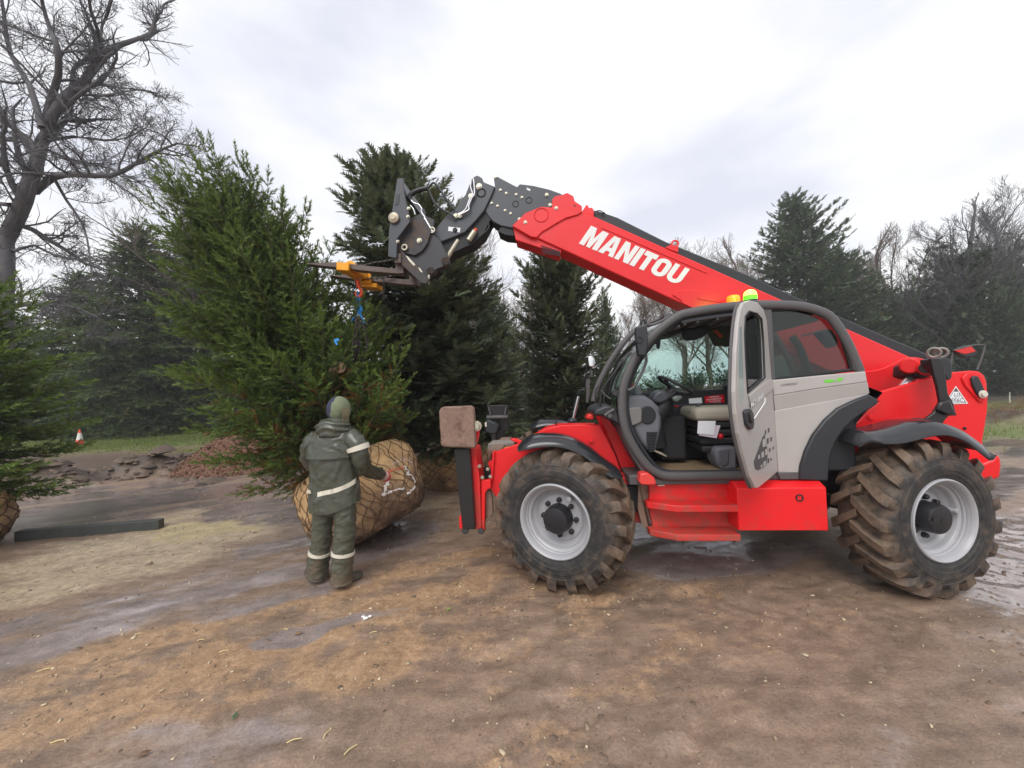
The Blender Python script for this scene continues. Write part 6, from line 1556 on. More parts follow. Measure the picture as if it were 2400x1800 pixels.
# ================================================================== lifting gear on the forks
def wthing(name, loc, label, cat, group=None):
    o = empty(name, tuple(loc)); tag(o, label, cat, group); return o
def wb(mb, name, mat, root, bevel=0, smooth=40, seg=2):
    L = np.array(root.location); mb.v = [tuple(np.array(p) - L) for p in mb.v]
    return mb.build(name, mat, root, bevel, smooth, seg)
def chain_links(mb, path, link=.042, r=.006):
    P = [np.array(p, float) for p in path]; seg = [np.linalg.norm(P[i + 1] - P[i]) for i in range(len(P) - 1)]; cum = np.concatenate([[0], np.cumsum(seg)]); tot = cum[-1]
    n = max(2, int(tot / (link * .72)))
    for k in range(n):
        s = tot * (k + .5) / n; i = min(np.searchsorted(cum, s) - 1, len(P) - 2); i = max(i, 0); p = P[i] + (P[i + 1] - P[i]) * (s - cum[i]) / seg[i]; t = (P[i + 1] - P[i]) / seg[i]
        a = np.cross(t, [.3, .8, .5]); a /= np.linalg.norm(a); b = np.cross(t, a)
        if k % 2: a, b = b, -a
        R, h = link * .27, link * .26; pts = []
        for j in range(11):
            an = 2 * pi * j / 10; pts.append(p + t * (R * cos(an) + h * np.sign(cos(an)) * min(1, abs(cos(an)) * 2)) + a * R * sin(an))
        mb.tube(pts, r, 4, False)
hb = MW((840, 655), 1.25)
fa = wthing('fork_hook_attachment', hb, 'yellow steel hook attachment clamped across the two forks', 'lifting attachment')
def mwp(mb, pts, d0, d1):
    P = [MW(p, d0) for p in pts]; mb.extrude(P, _md * (d1 - d0)); return mb
sl1 = [B8(*p) for p in [(565, 100), (580, 93), (735, 97), (748, 110), (742, 212), (725, 218), (560, 205)]]
wb(mwp(MB(), sl1, .93, .97), 'sleeve_plate', M['yellow'], fa, .006)
s1 = [MW(p, .93) for p in sl1]
bx = MB(); 
for (pa, pb) in (((565, 96), (748, 110)), ((560, 205), (742, 218))):
    a_, b2 = MW(B8(*pa), .95), MW(B8(*pb), .95)
    bx.extrude([a_ + np.array([0, 0, .006]), b2 + np.array([0, 0, .006]), b2 - np.array([0, 0, .006]), a_ - np.array([0, 0, .006])], _md * .2)
wb(bx, 'sleeve', M['yellow'], fa, .003)
wb(mwp(MB(), sl1, 1.13, 1.16), 'sleeve_plate', M['yellow'], fa, .006)
sl2 = [B8(*p) for p in [(858, 240), (1050, 243), (1072, 290), (1072, 408), (925, 408), (858, 300)]]
wb(mwp(MB(), sl2, 1.36, 1.4), 'sleeve_plate', M['yellow'], fa, .006)
wb(mwp(MB(), [B8(*p) for p in [(925, 408), (1072, 405), (1168, 405), (1168, 470), (925, 462)]], 1.4, 1.6), 'sleeve', M['yellow'], fa, .006)
cb = MB(); a_, b2 = MW(B8(720, 150), 1.0), MW(B8(960, 330), 1.4)
up_ = np.array([0, 0, .045]); sd_ = np.array([.09, 0, 0])
cb.loft([[q + sd_ + up_, q + sd_ - up_, q - sd_ - up_, q - sd_ + up_] for q in (a_, b2)])
wb(cb, 'cross_beam', M['yellow'], fa, .008)
wb(mwp(MB(), [B8(*p) for p in [(700, 100), (740, 66), (800, 75), (870, 150), (840, 160), (760, 105)]], 1.0, 1.06), 'sleeve_strap', M['yellow'], fa, .006)
ch1 = MB(); chain_links(ch1, [MW(B8(930, 150), 1.1), MW(B8(1100, 105), 1.1), MW(B8(1420, 55), 1.08)], .045); wb(ch1, 'safety_chain', M['chain'], fa, 0, 60)
ch2 = MB(); chain_links(ch2, [MW(B8(930, 350), 1.34), MW(B8(1060, 335), 1.34), MW(B8(1250, 325), 1.36), MW(B8(1430, 290), 1.38)], .045); wb(ch2, 'safety_chain', M['chain'], fa, 0, 60)
ch3 = MB(); chain_links(ch3, [MW(B8(1270, 350), 1.36), MW(B8(1265, 500), 1.36), MW(B8(1270, 640), 1.36)], .045); wb(ch3, 'loose_chain', M['chain'], fa, 0, 60)

# orange swivel hook
HD = 1.27
def mp8(x, y, d=HD): return MW(B8(x, y), d)
hk = wthing('swivel_hook', mp8(895, 480), 'orange steel swivel hook hanging under the yellow attachment', 'hook')
wb(MB().torus(mp8(885, 330), .032, .008, _md, 20, 6), 'shackle_ring', M['steel'], hk, 0, 60)
wb(MB().tube(spline([mp8(880, 355), mp8(884, 400), mp8(890, 460)], 3), [.02, .026, .026, .026, .024, .022, .022], 10), 'swivel_eye', M['orange'], hk, 0, 60)
wb(MB().tube(spline([mp8(888, 450), mp8(915, 490), mp8(945, 540), mp8(935, 590), mp8(895, 605), mp8(862, 580), mp8(852, 530)], 4), [.02] * 6 + [.022] * 10 + [.018] * 6 + [.014, .01, .006], 10), 'hook_body', M['orange'], hk, 0, 60)
wb(MB().cyl(mp8(852, 480), mp8(850, 570), .006, 6), 'safety_latch', M['steel'], hk, 0, 60)
# blue sling
bsg = wthing('blue_sling', mp8(890, 760), 'blue webbing sling looped through the orange hook', 'sling')
wb(MB().tube(spline([mp8(880, 560), mp8(872, 640), mp8(880, 740), mp8(860, 790), mp8(880, 840)], 4), .013, 8, flat=1.6), 'sling_leg', M['blue_rope'], bsg, 0, 60)
wb(MB().tube(spline([mp8(882, 556), mp8(915, 620), mp8(918, 740), mp8(945, 800), mp8(915, 850)], 4), .013, 8, flat=1.6), 'sling_leg', M['blue_rope'], bsg, 0, 60)
wb(MB().torus(mp8(900, 800), .03, .013, _md + np.array([.4, 0, 0]), 20, 8), 'sling_knot', M['blue_rope'], bsg, 0, 60)
wb(MB().tube(spline([mp8(890, 850), mp8(905, 800), mp8(920, 860), mp8(890, 880)], 4), .014, 8), 'sling_knot', M['blue_rope'], bsg, 0, 60)
wb(MB().tube(spline([mp8(895, 860), mp8(870, 900), mp8(830, 930), mp8(800, 970)], 4), .012, 8, flat=1.7), 'sling_tail', M['blue_rope'], bsg, 0, 60)
wb(MB().tube(spline([mp8(905, 860), mp8(935, 900), mp8(960, 950), mp8(975, 1000)], 4), .012, 8, flat=1.7), 'sling_tail', M['blue_rope'], bsg, 0, 60)
wb(MB().torus(mp8(895, 900), .03, .006, (.3, .3, 1), 20, 6), 'steel_ring', M['steel'], bsg, 0, 60)
# chains down to the stem
trunk_pt = np.array(LIFT_M @ Vector((0, 0, 1.22)))
lc = wthing('lifting_chain', mp8(890, 950), 'bunch of dark lifting chains running from the blue sling down to the stem', 'chain')
for k, (x0, x1, x2) in enumerate(((862, 850, 815), (885, 875, 860), (905, 905, 910), (930, 985, 1030), (945, 1000, 1045), (875, 880, 890))):
    m_ = MB(); chain_links(m_, [mp8(x0, 930, HD - .03 + .02 * k), mp8(x1, 1100, HD - .05 + .03 * k), mp8(x2, 1350, HD - .06 + .04 * k), trunk_pt + np.array([.08 * (k - 2.5) / 3, -.12 + .03 * k, .05 * k])], .04, .0075); wb(m_, 'chain_strand', M['chain'], lc, 0, 60)
wb(MB().torus(trunk_pt, .13, .02, np.array(LIFT_M.to_3x3() @ Vector((0, 0, 1))), 24, 6), 'stem_loop', M['chain'], lc, 0, 60)
# sawn stub and blue tie on the lifted tree
LI = LIFT_M.inverted()
st_ = np.array(LI @ Vector(at(796, 861, 4.62))); st2 = np.array(LI @ Vector(at(780, 872, 4.95)))
MB().tube([st2, st_], [.06, .07], 18).build('sawn_stub', simple('sawn_wood', (.34, .21, .13), .8, var=.4, vscale=30), lift, .006)
tb_ = np.array(LI @ Vector(at(789, 797, 4.25)))
MB().box(tb_, (.05, .012, .03)).box(tb_ + np.array([-.02, 0, -.03]), (.02, .01, .06)).build('blue_tie', M['blue_rope'], lift, .004)

# ================================================================== the person guiding the root ball
PB = on_ground(775, 1370)
person = wthing('person', (PB[0], PB[1], 0), 'person in dark green waterproofs and woollen hat, seen from behind, guiding the root ball', 'person')
M['pvc'] = simple('olive_waterproof', (.062, .068, .05), .27, var=.18, vscale=7, dirt=(.1, .085, .06), dirt_amt=.12, dirt_scale=9, bump=.15, bscale=25, spec=.6)
M['pvc_dark'] = simple('olive_waterproof_trousers', (.075, .080, .058), .36, var=.2, vscale=7, dirt=(.12, .09, .06), dirt_amt=.4, dirt_scale=7, dirt_low=(.0, .8), bump=.2, bscale=22)
M['reflect'] = simple('reflective_tape', (.66, .62, .52), .45, var=.06)
M['skin'] = simple('skin', (.5, .28, .2), .5, var=.05)
M['navy'] = simple('navy_wool', (.035, .038, .075), .9, var=.2, vscale=30, bump=.4, bscale=120)
M['sage'] = simple('sage_wool', (.17, .20, .12), .9, var=.2, vscale=30, bump=.4, bscale=120)
M['boot'] = simple('muddy_boot', (.085, .072, .055), .6, var=.3, vscale=12, dirt=(.14, .1, .07), dirt_amt=.5, bump=.3)
M['glove'] = simple('red_glove', (.55, .08, .06), .6, var=.2)
PD = 3.70
def wrinkle(P, amp, sc, seed, aniso=(1, 1, 2.2)):
    A_ = np.array(aniso); n1_ = fbm(P * sc * 1.5 * A_, 3, seed); n2_ = np.abs(fbm(P * sc * .8 * A_ + .35 * n1_[:, None], 3, seed + 9)); n3_ = np.abs(fbm(P * sc * 2.1 * A_ + .5 * n1_[:, None], 2, seed + 19))
    return amp * (.9 * np.exp(-n2_ * 7) + .45 * np.exp(-n3_ * 6) - .35 + .25 * n1_)
TY = [998, 1008, 1018, 1030, 1048, 1069, 1100, 1140, 1168, 1186, 1193]
TL = [766, 752, 741, 733, 730, 730, 729, 727, 729, 731, 732]; TR = [817, 828, 836, 840, 838, 836, 838, 840, 842, 843, 843]
TB = [.085, .105, .12, .135, .145, .15, .15, .155, .165, .17, .17]
def torso(y, th, off=0.0, amp=.020):
    y = np.asarray(y, float); th = np.asarray(th, float); l, r, b = np.interp(y, TY, TL), np.interp(y, TY, TR), np.interp(y, TY, TB)
    yy = y - np.where(y > 1150, (np.cos(th) > 0) * 18 * np.cos(th) * (y - 1150) / 43, 0)
    cx, a = (l + r) / 2, (r - l) / 2 / FPX * PD; e = .82
    cs, sn = np.sign(np.cos(th)) * np.abs(np.cos(th)) ** e, np.sign(np.sin(th)) * np.abs(np.sin(th)) ** e
    base = np.stack([CAMP[i] + PD * (FW[i] + (cx - 1200) / FPX * CR[i] - (yy - 900) / FPX * CU[i]) for i in range(3)], -1)
    nrm = np.stack([cs / np.maximum(a, .05), sn / b, np.zeros_like(cs)], -1); nrm /= np.linalg.norm(nrm, axis=-1, keepdims=True)
    P = base + np.stack([a * cs, b * sn, np.zeros_like(cs)], -1); sh = P.shape
    w = wrinkle(P.reshape(-1, 3), amp, 5.0, 13, (1.6, 1.6, .55)).reshape(sh[:-1]); fade = np.clip((y - 1000) / 40, .2, 1)
    return P + nrm * (off + w * fade)[..., None]
def grid_mesh(fn, U, V, name, mat, root, closed=True, thick=None):
    uu, vv = np.meshgrid(U, V); P = fn(vv, uu); m, n = uu.shape
    mb = MB(); mb.loft([list(P[i]) for i in range(m)], closed, closed); return wb(mb, name, mat, root, 0, 70)
U_ = np.linspace(0, 2 * pi, 72, endpoint=False)
jk = grid_mesh(lambda y, t: torso(y, t), U_, np.concatenate([np.linspace(998, 1186, 60), [1189, 1193]]), 'jacket', M['pvc'], person)
def strip(fn, t0, t1, y0, y1, name, mat, parent, off=.006, n=30):
    tt = np.linspace(t0, t1, n); rows = []
    for y, o in ((y0, off), (y1, off), (y1, -.004), (y0, -.004)): rows.append(list(fn(np.full(n, y) if not callable(y) else y(tt), tt, o)))
    mb = MB(); R = [[rows[k][i] for k in range(4)] for i in range(n)]; mb.loft(R)
    L = np.array(person.location); mb.v = [tuple(np.array(p) - L) for p in mb.v]; return mb.build(name, mat, parent, 0, 60)
# yoke flap over the shoulders
grid_mesh(lambda y, t: torso(y, t, .014 + .012 * np.clip((y - 1040) / 30, 0, 1), .018), U_, np.concatenate([np.linspace(1004, 1066, 24), [1069 + 0]]), 'jacket_yoke', M['pvc'], person)
strip(lambda y, t, o: torso(y, t, o), pi * 1.02, pi * 1.28, 1139, 1147, 'reflective_stripe', M['reflect'], jk)
strip(lambda y, t, o: torso(y - 26 * np.clip((t - 1.4 * pi) / (.6 * pi), 0, 1), t, o), pi * 1.40, pi * 1.93, 1144, 1154, 'reflective_stripe', M['reflect'], jk)
# sleeves
def sleeve(pts, rad, name, seed, mat=M['pvc'], amp=.02, sc=6, n=28):
    P = spline([at(x, y, d) for x, y, d in pts], 7); R = np.interp(np.linspace(0, 1, len(P)), np.linspace(0, 1, len(rad)), rad); mb = MB(); mb.tube(P, list(R), n)
    V = np.array(mb.v); C = np.repeat(np.array(P), n, 0); d = V - C; d /= np.linalg.norm(d, axis=1, keepdims=True); w = wrinkle(V, amp, sc, seed, (1, 1, 1.5)); V = V + d * w[:, None]
    mb.v = [tuple(p) for p in V]; return wb(mb, name, mat, person, 0, 70), P, R
so, sp_r, sr = sleeve([(822, 1018, 3.66), (838, 1045, 3.62), (846, 1078, 3.64), (852, 1096, 3.74), (872, 1106, 3.92), (894, 1112, 4.08)], [.07, .088, .082, .076, .066, .056], 'sleeve', 3)
sleeve([(746, 1020, 3.72), (731, 1042, 3.72), (724, 1066, 3.78), (732, 1092, 3.92), (752, 1098, 4.08)], [.07, .086, .078, .066, .056], 'sleeve', 5)
def band(P, R, i0, i1, name, off=.008, a0=0, a1=2 * pi):
    mb = MB(); mb.tube([P[i] for i in range(i0, i1 + 1)], [R[i] + off for i in range(i0, i1 + 1)], 24); return wb(mb, name, M['reflect'], person, 0, 70)
band(sp_r, sr, 7, 9, 'reflective_stripe', .016)
# trousers: two legs joined at the seat
def legpath(pts): return spline([at(*p) for p in pts], 14)
LL = legpath([(762, 1165, 3.74), (759, 1200, 3.75), (756, 1235, 3.75), (752, 1275, 3.76), (747, 1318, 3.77), (743, 1350, 3.78)])
RL = legpath([(806, 1165, 3.68), (808, 1200, 3.66), (809, 1235, 3.65), (806, 1275, 3.645), (802, 1322, 3.64), (800, 1364, 3.635)])
tr_ = MB(); RR = [.104, .101, .094, .091, .091, .094, .099]
for P, sd in ((LL, 21), (RL, 23)):
    n = 32; k0 = len(tr_.v); R = np.interp(np.linspace(0, 1, len(P)), np.linspace(0, 1, len(RR)), RR); tr_.tube(P, list(R), n)
    V = np.array(tr_.v[k0:]); C = np.repeat(np.array(P), n, 0); d = V - C; d /= np.linalg.norm(d, axis=1, keepdims=True)
    V = V + d * wrinkle(V, .015, 8.0, sd, (1, 1, 1.6))[:, None]; tr_.v[k0:] = [tuple(p) for p in V]
hp = (np.array(LL[0]) + np.array(RL[0])) / 2; tr_.sphere(hp - np.array([0, 0, .02]), (.21, .15, .17), 24, 14)
trs = wb(tr_, 'trousers', M['pvc_dark'], person, 0, 70)
for P in (LL, RL):
    i = int(len(P) * .68); R = np.interp(np.linspace(0, 1, len(P)), np.linspace(0, 1, len(RR)), RR); mb = MB(); mb.tube([P[i - 1], P[i], P[i + 1]], [R[i - 1] + .014, R[i] + .014, R[i + 1] + .014], 28); wb(mb, 'reflective_stripe', M['reflect'], person, 0, 70)
# boots
def boot(heel, toe, name):
    h, t = on_ground(*heel), on_ground(*toe); d = t - h; L = max(np.linalg.norm(d), .27); d = d / np.linalg.norm(d); s = np.array([-d[1], d[0], 0]); rings = []
    for f, w, hh, zz in ((-.06, .030, .03, .04), (0, .046, .07, .0), (.12, .05, .11, 0), (.3, .047, .12, 0), (.45, .048, .085, 0), (.62, .054, .066, 0), (.8, .054, .058, 0), (.93, .042, .048, 0), (1.0, .02, .028, .008)):
        c = h + d * L * f; rings.append([c + s * w * cx + np.array([0, 0, zz + hz * hh]) for cx, hz in ((-1, .0), (-1.04, .2), (-.9, .65), (-.5, .95), (0, 1.04), (.5, .95), (.9, .65), (1.04, .2), (1, .0))])
    b = MB().loft(rings); b.tube([h + d * .08 + np.array([0, 0, .07]), h + d * .075 + np.array([0, 0, .2])], [.062, .068], 16)
    return wb(b, name, M['boot'], person, .004, 60)
boot((788, 1374), (842, 1350), 'boot'); boot((742, 1360), (722, 1338), 'boot')
# head, neck and hands: one body under the clothes
sk = bpy.data.meshes.new('body'); sv, se, srad = [], [], []
def jv(p, r, par=None):
    sv.append(tuple(np.array(p) - np.array(person.location))); srad.append(r)
    if par is not None: se.append((par, len(sv) - 1))
    return len(sv) - 1
pel = jv(hp, .10); ch0 = jv(at(785, 1090, PD), .11, pel); ch1_ = jv(at(786, 1025, PD), .09, ch0); nk = jv(at(790, 1000, PD), .055, ch1_); hd0 = jv(at(794, 975, PD + .02), .075, nk); hd1 = jv(at(795, 950, PD + .02), .085, hd0); jv(at(795, 936, PD + .02), .06, hd1)
for P in (LL, RL):
    a_ = jv(P[7], .075, pel); b_ = jv(P[len(P) // 2], .06, a_); jv(P[-2], .045, b_)
def arm(pts, hand):
    p = ch1_
    for x, y, d, r in pts: p = jv(at(x, y, d), r, p)
    if hand:
        w = np.array(at(*hand[0])); t = np.array(at(*hand[1])) - w; t /= np.linalg.norm(t); sdv = np.cross(t, [0, 0, 1.]); sdv /= np.linalg.norm(sdv); nv = np.cross(sdv, t)
        pa = jv(w + t * .05, .026, p)
        for j, (o, ln, bend) in enumerate(((-.032, .075, .3), (-.011, .09, .25), (.011, .085, .25), (.032, .065, .3))):
            q1 = jv(w + t * .09 + nv * o, .0125, pa); q2 = jv(w + t * (.09 + ln * .5) + nv * o * 1.1 - sdv * .012, .0095, q1); jv(w + t * (.09 + ln) + nv * o * 1.1 - sdv * (.012 + ln * bend), .008, q2)
        q1 = jv(w + t * .05 + nv * .045 + sdv * .015, .012, pa); jv(w + t * .095 + nv * .07 + sdv * .01, .0095, q1)
arm([(826, 1022, 3.66, .06), (846, 1085, 3.66, .045), (893, 1112, 4.07, .03)], ((893, 1112, 4.07), (907, 1119, 4.17)))
arm([(742, 1024, 3.72, .06), (724, 1066, 3.78, .045), (752, 1098, 4.08, .03)], ((752, 1098, 4.08), (764, 1098, 4.2)))
sk.from_pydata(sv, se, []); bod = bpy.data.objects.new('body', sk); link(bod, person); sk.materials.append(M['skin'])
md = bod.modifiers.new('skin', 'SKIN'); md.use_smooth_shade = True
for i, v in enumerate(sk.skin_vertices[0].data): v.radius = (srad[i], srad[i])
sk.skin_vertices[0].data[0].use_root = True
sb2 = bod.modifiers.new('sub', 'SUBSURF'); sb2.levels = 2; sb2.render_levels = 2
# glove cuff and palm
gc = np.array(at(897, 1113.5, 4.095)); g2 = np.array(at(904, 1117, 4.15)); wb(MB().tube([gc, (gc + g2) / 2, g2], [.046, .05, .044], 14), 'glove_cuff', simple('pale_glove', (.62, .42, .38), .8), person, 0, 60)
wb(MB().tube([g2 - (g2 - gc) * .2, g2 + (g2 - gc) * .5], [.052, .05], 14), 'glove', M['glove'], person, .004, 60)
# woollen hat, two-tone, and a strand of hair
hc = np.array(at(794, 960, PD + .02)); hm = MB(); nu, nv = 36, 22; rings = []
for i in range(nv + 1):
    th_ = .03 + (pi * .80) * i / nv; r_ = sin(th_) if i < 12 else max(sin(th_), .80); rings.append([hc + np.array([.106 * r_ * cos(2 * pi * k / nu), .128 * r_ * sin(2 * pi * k / nu), .13 * cos(th_) if cos(th_) > -.75 else -.0975 - .04 * (i - nv * .9)]) for k in range(nu)])
hm.loft(rings)
for fi, f in enumerate(hm.f):
    c = np.mean([hm.v[i] for i in f], 0) - hc; hm.m[fi] = 1 if (c[0] > -.022 + .02 * c[2] / .1 + .05 * c[2] / .13 * 0 and c[1] < .11) else 0
hat = wb(hm, 'woollen_hat', [M['navy'], M['sage']], person, 0, 60)
g = random.Random(3); hr = MB()
for k in range(26):
    x = 803 + k * .55; d0 = PD - .105 + .002 * k
    hr.tube([at(x, 958 + g.uniform(-6, 6), d0), at(x + g.uniform(-1, 1), 975, d0 - .004), at(x + g.uniform(-2, 1.5), 988 + g.uniform(-6, 5), d0 + .01)], [.0022, .002, .0012], 4)
wb(hr, 'hair', simple('fair_hair', (.2, .17, .1), .7, var=.4, vscale=40), person, 0, 60)
# hood lying in folds on the shoulders
hdm = MB(); nu, nv = 56, 30; rings = []; hcc = np.array(at(780, 1003, PD - .06))
for i in range(nv + 1):
    v = i / nv * pi; v = min(max(v, .03), pi - .03); row = []
    for k in range(nu):
        u = 2 * pi * k / nu; x, y_, z = sin(v) * cos(u), sin(v) * sin(u), cos(v)
        fold = sin((z * 7.5 + 3.2 * abs(x) ** 1.3) * 1.7 + .6 * sin(5 * x)) * (1 if y_ < .3 else .2)
        rr2 = 1 + .075 * fold + .05 * float(vnoise(np.array([[x * 3, y_ * 3, z * 3]]), 5)[0]); row.append(hcc + np.array([.158 * x * rr2, .115 * y_ * rr2, (.10 * z - .045 * (abs(x) < 1) * (1 - x * x) * (z < 0) * abs(z)) * rr2]))
    rings.append(row)
hdm.loft(rings); wb(hdm, 'hood', M['pvc'], person, 0, 80)

# ================================================================== beam, cone, heap, litter
b0, b1 = on_ground(37, 1268), on_ground(373, 1240); b0[2] = b1[2] = 0
bd = (b1 - b0); BL = np.linalg.norm(bd); hgt = 1.0
bt_ = at(370, 1219, np.dot(b1 - CAMP, FW))[2]
beam = wthing('timber_beam', (b0 + b1) / 2, 'long dark square timber lying on the wet yard beside spilled straw', 'beam')
beam.rotation_euler = (0, 0, atan2(bd[1], bd[0]))
mbx = MB().box2((-BL / 2, -.02, gz(*((b0 + b1) / 2)[:2]) - .01), (BL / 2, .1, bt_)); mbx.build('timber', simple('dark_wet_timber', (.045, .05, .048), .5, var=.3, vscale=10, dirt=(.1, .09, .06), dirt_amt=.3, bump=.3), beam, .006)
for s in (-1, 1): MB().box2((s * BL / 2 - .004, -.018, .004), (s * BL / 2 + .004, .098, bt_ - .003)).build('end_grain', simple('end_grain', (.09, .085, .07), .8, var=.3, vscale=40), beam, .002)
cp = on_ground(187, 1043); cone = wthing('traffic_cone', (cp[0], cp[1], gz(cp[0], cp[1])), 'orange and white traffic cone standing on the grass', 'cone')
M['cone_o'] = simple('cone_orange', (.75, .1, .03), .5, var=.1, dirt=(.2, .12, .08), dirt_amt=.2); M['cone_w'] = simple('cone_white', (.75, .74, .72), .5, var=.05)
MB().box2((-.22, -.22, 0), (.22, .22, .04)).build('base', simple('cone_base', (.03, .03, .03), .7), cone, .02)
def crr(z): return .155 - (.155 - .03) * (z - .04) / .72
for z0_, z1_, mt, nm in ((.04, .25, 'cone_o', 'lower_band'), (.25, .58, 'cone_w', 'white_band'), (.58, .76, 'cone_o', 'upper_band')):
    MB().lathe([(crr(z0_), z0_), (crr(z1_), z1_), (.001, z1_ + (.005 if z1_ > .7 else 0))], 28, 'z').build(nm, M[mt], cone, 0, 50)
# wood chip heap
hp0 = on_ground(505, 1112); HX, HY = hp0[0], hp0[1] + 1.0
n = 70; aa, rr3 = np.meshgrid(np.linspace(0, 2 * pi, 80, endpoint=False), np.linspace(0, 1, 34)); xx, yy = HX + 1.75 * rr3 * np.cos(aa), HY + 1.4 * rr3 * np.sin(aa)
zz = 1.2 * (1 - rr3) ** 1.05 * (1 + .0 * rr3) + .07 * fbm(np.stack([xx.ravel() * 2.4, yy.ravel() * 2.4, 0 * xx.ravel()], 1), 4, 5).reshape(xx.shape) * (1 - rr3 ** 3) - .01
hv = np.stack([xx, yy, zz], 2).reshape(-1, 3); id_ = np.arange(80 * 34).reshape(34, 80); r_ = np.roll(id_, -1, 1)
hroot = wthing('wood_chip_heap', (HX, HY, 0), 'heap of reddish brown wood chippings behind the lifted spruce', 'heap')
M['chips'] = chip_mat('heap_chips', (.085, .042, .025), (.34, .19, .12))
raw_mesh('mound', hv - np.array([HX, HY, 0]), np.stack([id_[:-1].ravel(), r_[:-1].ravel(), r_[1:].ravel(), id_[1:].ravel()], 1), simple('chip_mound', (.17, .085, .055), .9, var=.5, vscale=30, bump=.6, bscale=50), hroot, smooth=True)
gg = np.random.default_rng(2); k = 14000; a = gg.uniform(0, 2 * pi, k); r = np.sqrt(gg.random(k)) * 1.03; ci = (a / (2 * pi) * 80).astype(int) % 80; ri = np.clip((r * 33).astype(int), 0, 33); p = hv.reshape(34, 80, 3)[ri, ci] + gg.normal(0, .025, (k, 3)); p[:, 2] = np.maximum(p[:, 2] + .012, .008)
d = gg.normal(0, 1, (k, 3)); d[:, 2] *= .45; d /= np.linalg.norm(d, axis=1, keepdims=True); e = np.cross(d, gg.normal(0, 1, (k, 3))); e /= np.linalg.norm(e, axis=1, keepdims=True); s = gg.lognormal(-3.95, .4, k)[:, None]; w = s * .35
cv = np.stack([p - d * s - e * w, p + d * s - e * w, p + d * s + e * w, p - d * s + e * w], 1).reshape(-1, 3) - np.array([HX, HY, 0])
o = raw_mesh('chips', cv, np.arange(4 * k).reshape(-1, 4), M['chips'], hroot, np.repeat(np.repeat(gg.random(k), 4)[:, None], 3, 1)); o['kind'] = 'stuff'
# brush and roots heaped at the right
gg = random.Random(8); W = Wood(); bc = on_ground(2440, 1000); bc[0] += .5; bc[1] += .7
for k in range(420):
    x, y = bc[0] + gg.gauss(0, 1.0), bc[1] + gg.gauss(0, .7); z = gz(x, y) if k % 6 == 0 else None
    z = z if z is not None else max(0, .75 * math.exp(-((x - bc[0]) / 1.5) ** 2 - ((y - bc[1]) / 1.1) ** 2)); L = gg.uniform(.2, .8); a = gg.uniform(0, 2 * pi); el = gg.uniform(-.2, .5)
    d = np.array([cos(a) * cos(el), sin(a) * cos(el), sin(el)]); P = [np.array([x, y, z + .02]) + d * L * t + np.array([0, 0, .12 * L * sin(t * 5 + k)]) for t in (0, .33, .66, 1)]; W.tube(P, [.008, .007, .005, .003], 4)
V, F = W.arrays(); tag(raw_mesh('brush_pile', V, F, simple('dead_brush', (.2, .125, .075), .9, var=.4, vscale=4), None), 'tangle of dead brown roots and brush on the soil mound behind the rear wheel', 'brush', kind='stuff')
mpst = on_ground(2367, 945); q = wthing('marker_post', (mpst[0], mpst[1], 0), 'thin pale marker post standing in the grass by the brush', 'post')
MB().tube([(0, 0, 0), (.0, 0, .3), (.03, 0, .62)], [.035, .03, .02], 8).build('post', simple('pale_post', (.5, .5, .42), .7, var=.2), q, 0, 50); MB().sphere((.03, 0, .63), .03).build('post_cap', simple('pale_cap', (.45, .5, .4), .6), q, 0, 60)

# single bits lying on the mud
def straw(px, py, L, ang, label, col=(.62, .5, .25), r=.0035):
    p = on_ground(px, py); z = gz(p[0], p[1]) + r; o = MB().tube([(-L / 2, 0, 0), (-L * .1, .004, .004), (L / 2, 0, .002)], [r, r, r * .7], 5).build('straw_stalk', simple('straw', col, .7, var=.15), None, 0, 60)
    o.location = (p[0], p[1], z); o.rotation_euler = (0, 0, radians(ang)); tag(o, label, 'straw', 'straw stalks on the mud')
SAME = 'single pale straw stalk lying on the bare mud'
for px, py, L, an in ((690, 1740, .07, 20), (765, 1728, .05, 80), (822, 1762, .07, 50), (140, 1738, .08, 15), (525, 1528, .06, 20), (108, 1572, .09, 25), (325, 1487, .05, 25), (875, 1482, .05, 20), (670, 1477, .05, -20), (470, 1500, .05, 15)):
    straw(px, py, L, an, SAME)
def leaf(px, py, s, col, label, rz):
    p = on_ground(px, py); z = gz(p[0], p[1]) + .006; pts = [(0, 0, 0), (s * .35, s * .3, .012), (s * .8, s * .28, .01), (s * 1.2, 0, .016), (s * .8, -s * .28, .01), (s * .35, -s * .3, .012)]
    mb = MB(); mb.add([(s * .55, 0, .003)] + pts, [(0, i, i + 1) for i in range(1, 6)] + [(0, 6, 1)]); o = mb.build('leaf', simple('leaf', col, .5, var=.3), None, 0, 30)
    sd = o.modifiers.new('thick', 'SOLIDIFY'); sd.thickness = .001
    o.location = (p[0], p[1], z); o.rotation_euler = (0, 0, rz); tag(o, label, 'leaf')
leaf(1047, 1434, .035, (.22, .33, .06), 'small yellow-green leaf on the mud before the front wheel', .5)
leaf(545, 1692, .03, (.03, .11, .035), 'small dark green leaf on the bare brown mud', 1.5)
leaf(320, 1780, .05, (.16, .09, .05), 'curled brown leaf on the wet mud', .4)
leaf(690, 1490, .05, (.26, .16, .08), 'tan fallen leaf on the orange-brown mud', .2)
p = on_ground(857, 1451); mb = MB(); g = random.Random(2)
for k in range(7): mb.sphere((g.uniform(-.03, .03), g.uniform(-.02, .02), .008 + g.uniform(0, .006)), (.016, .013, .008), 8, 5)
o = mb.build('paper_scrap', M['white'], None, 0, 60); o.location = (p[0], p[1], gz(p[0], p[1])); tag(o, 'crumpled white scrap on the mud near the person', 'scrap')

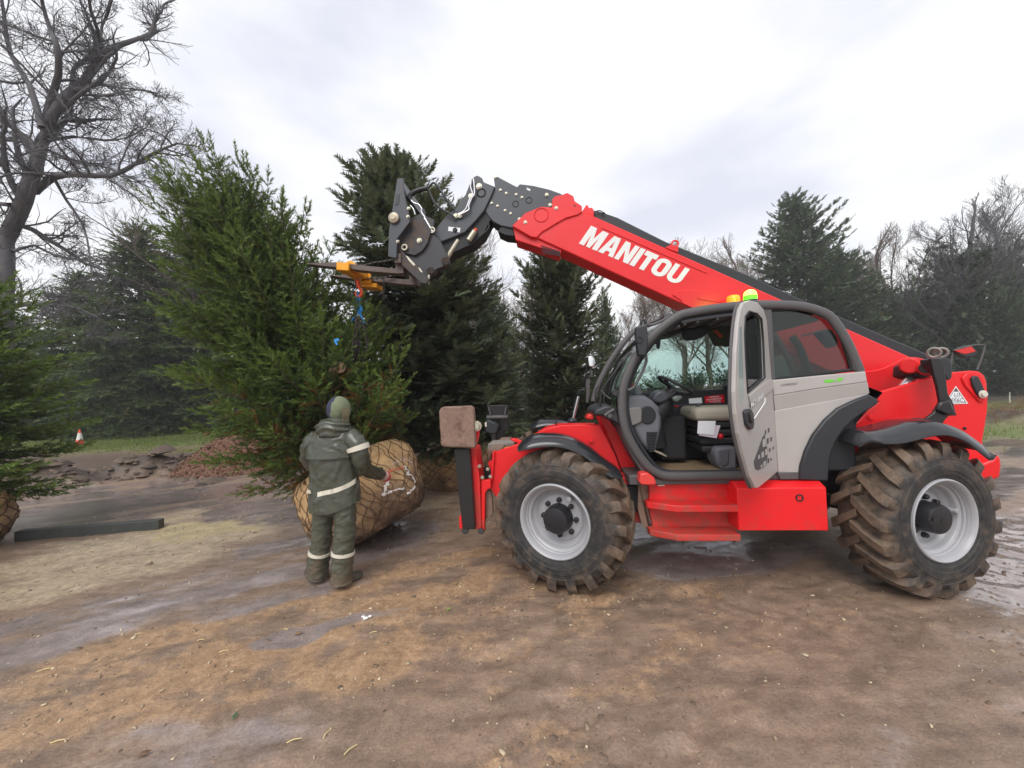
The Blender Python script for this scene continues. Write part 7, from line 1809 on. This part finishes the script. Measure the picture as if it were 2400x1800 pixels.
# ================================================================== pale estate car parked beyond the machine
cpos = at(1600, 900, 14.0); car = wthing('parked_car', (cpos[0], cpos[1], 0), 'pale silver estate car parked beyond the telehandler, glimpsed through the cab', 'car'); car.rotation_euler = (0, 0, radians(4))
M['car'] = simple('car_silver', (.55, .58, .6), .25, var=.04, spec=.6, coat=.5); M['carglass'] = simple('car_glass', (.02, .025, .03), .06, var=0)
sec = [(-2.2, .35), (-2.2, .72), (-2.1, .86), (-1.2, .98), (-.55, 1.42), (.2, 1.52), (1.5, 1.5), (1.95, 1.4), (2.2, .95), (2.22, .4), (1.75, .3), (-1.75, .3)]
MB().extrude([(x, -.86, z) for x, z in sec], (0, 1.72, 0)).build('body', M['car'], car, .06, 40, 3)
for d_ in (-.868, .863):
    for w in ([(-1.05, 1.0), (-.5, 1.36), (.05, 1.42), (.05, 1.0)], [(.12, 1.0), (.12, 1.42), (1.0, 1.42), (1.0, 1.0)], [(1.07, 1.0), (1.07, 1.41), (1.55, 1.38), (1.85, 1.02)]):
        MB().extrude([(x, d_, z) for x, z in w], (0, .006, 0)).build('window', M['carglass'], car, 0)
for x in (-1.35, 1.35):
    for y in (-.88, .68):
        wv = MB().lathe([(.2, 0), (.3, .0), (.33, .03), (.33, .17), (.3, .2), (.2, .2)], 28, 'y', (x, y, .33)).build('wheel', M['interior_dark'], car, 0, 40); MB().lathe([(.0001, .02), (.19, .01), (.2, .02), (.2, .18), (.0001, .18)], 20, 'y', (x, y, .33)).build('rim', M['rim'], wv, 0, 40)
for y in (-.6, .6): MB().box((-2.17, y, .7), (.1, .35, .14)).build('headlight', M['mirror'], car, .02); MB().box((2.18, y, .95), (.1, .25, .3)).build('tail_light', M['red_plastic'], car, .02)
# ================================================================== damp winter air
hz = MB().box2((-75, -14, -1.2), (75, 75, 26)).build('haze', None, None, 0, 0); hz.data.materials.clear()
hm_ = bpy.data.materials.new('haze'); hm_.use_nodes = True; hn = hm_.node_tree.nodes; hn.clear()
ho = hn.new('ShaderNodeOutputMaterial'); hv_ = hn.new('ShaderNodeVolumePrincipled'); hv_.inputs['Color'].default_value = (.9, .92, 1.0, 1); hv_.inputs['Density'].default_value = .0013; hv_.inputs['Anisotropy'].default_value = 0.0
hm_.node_tree.links.new(hv_.outputs[0], ho.inputs['Volume']); hz.data.materials.append(hm_); tag(hz, 'thin damp winter air over the yard and trees', 'haze', kind='stuff')
scene.cycles.volume_step_rate = 4; scene.cycles.volume_bounces = 1
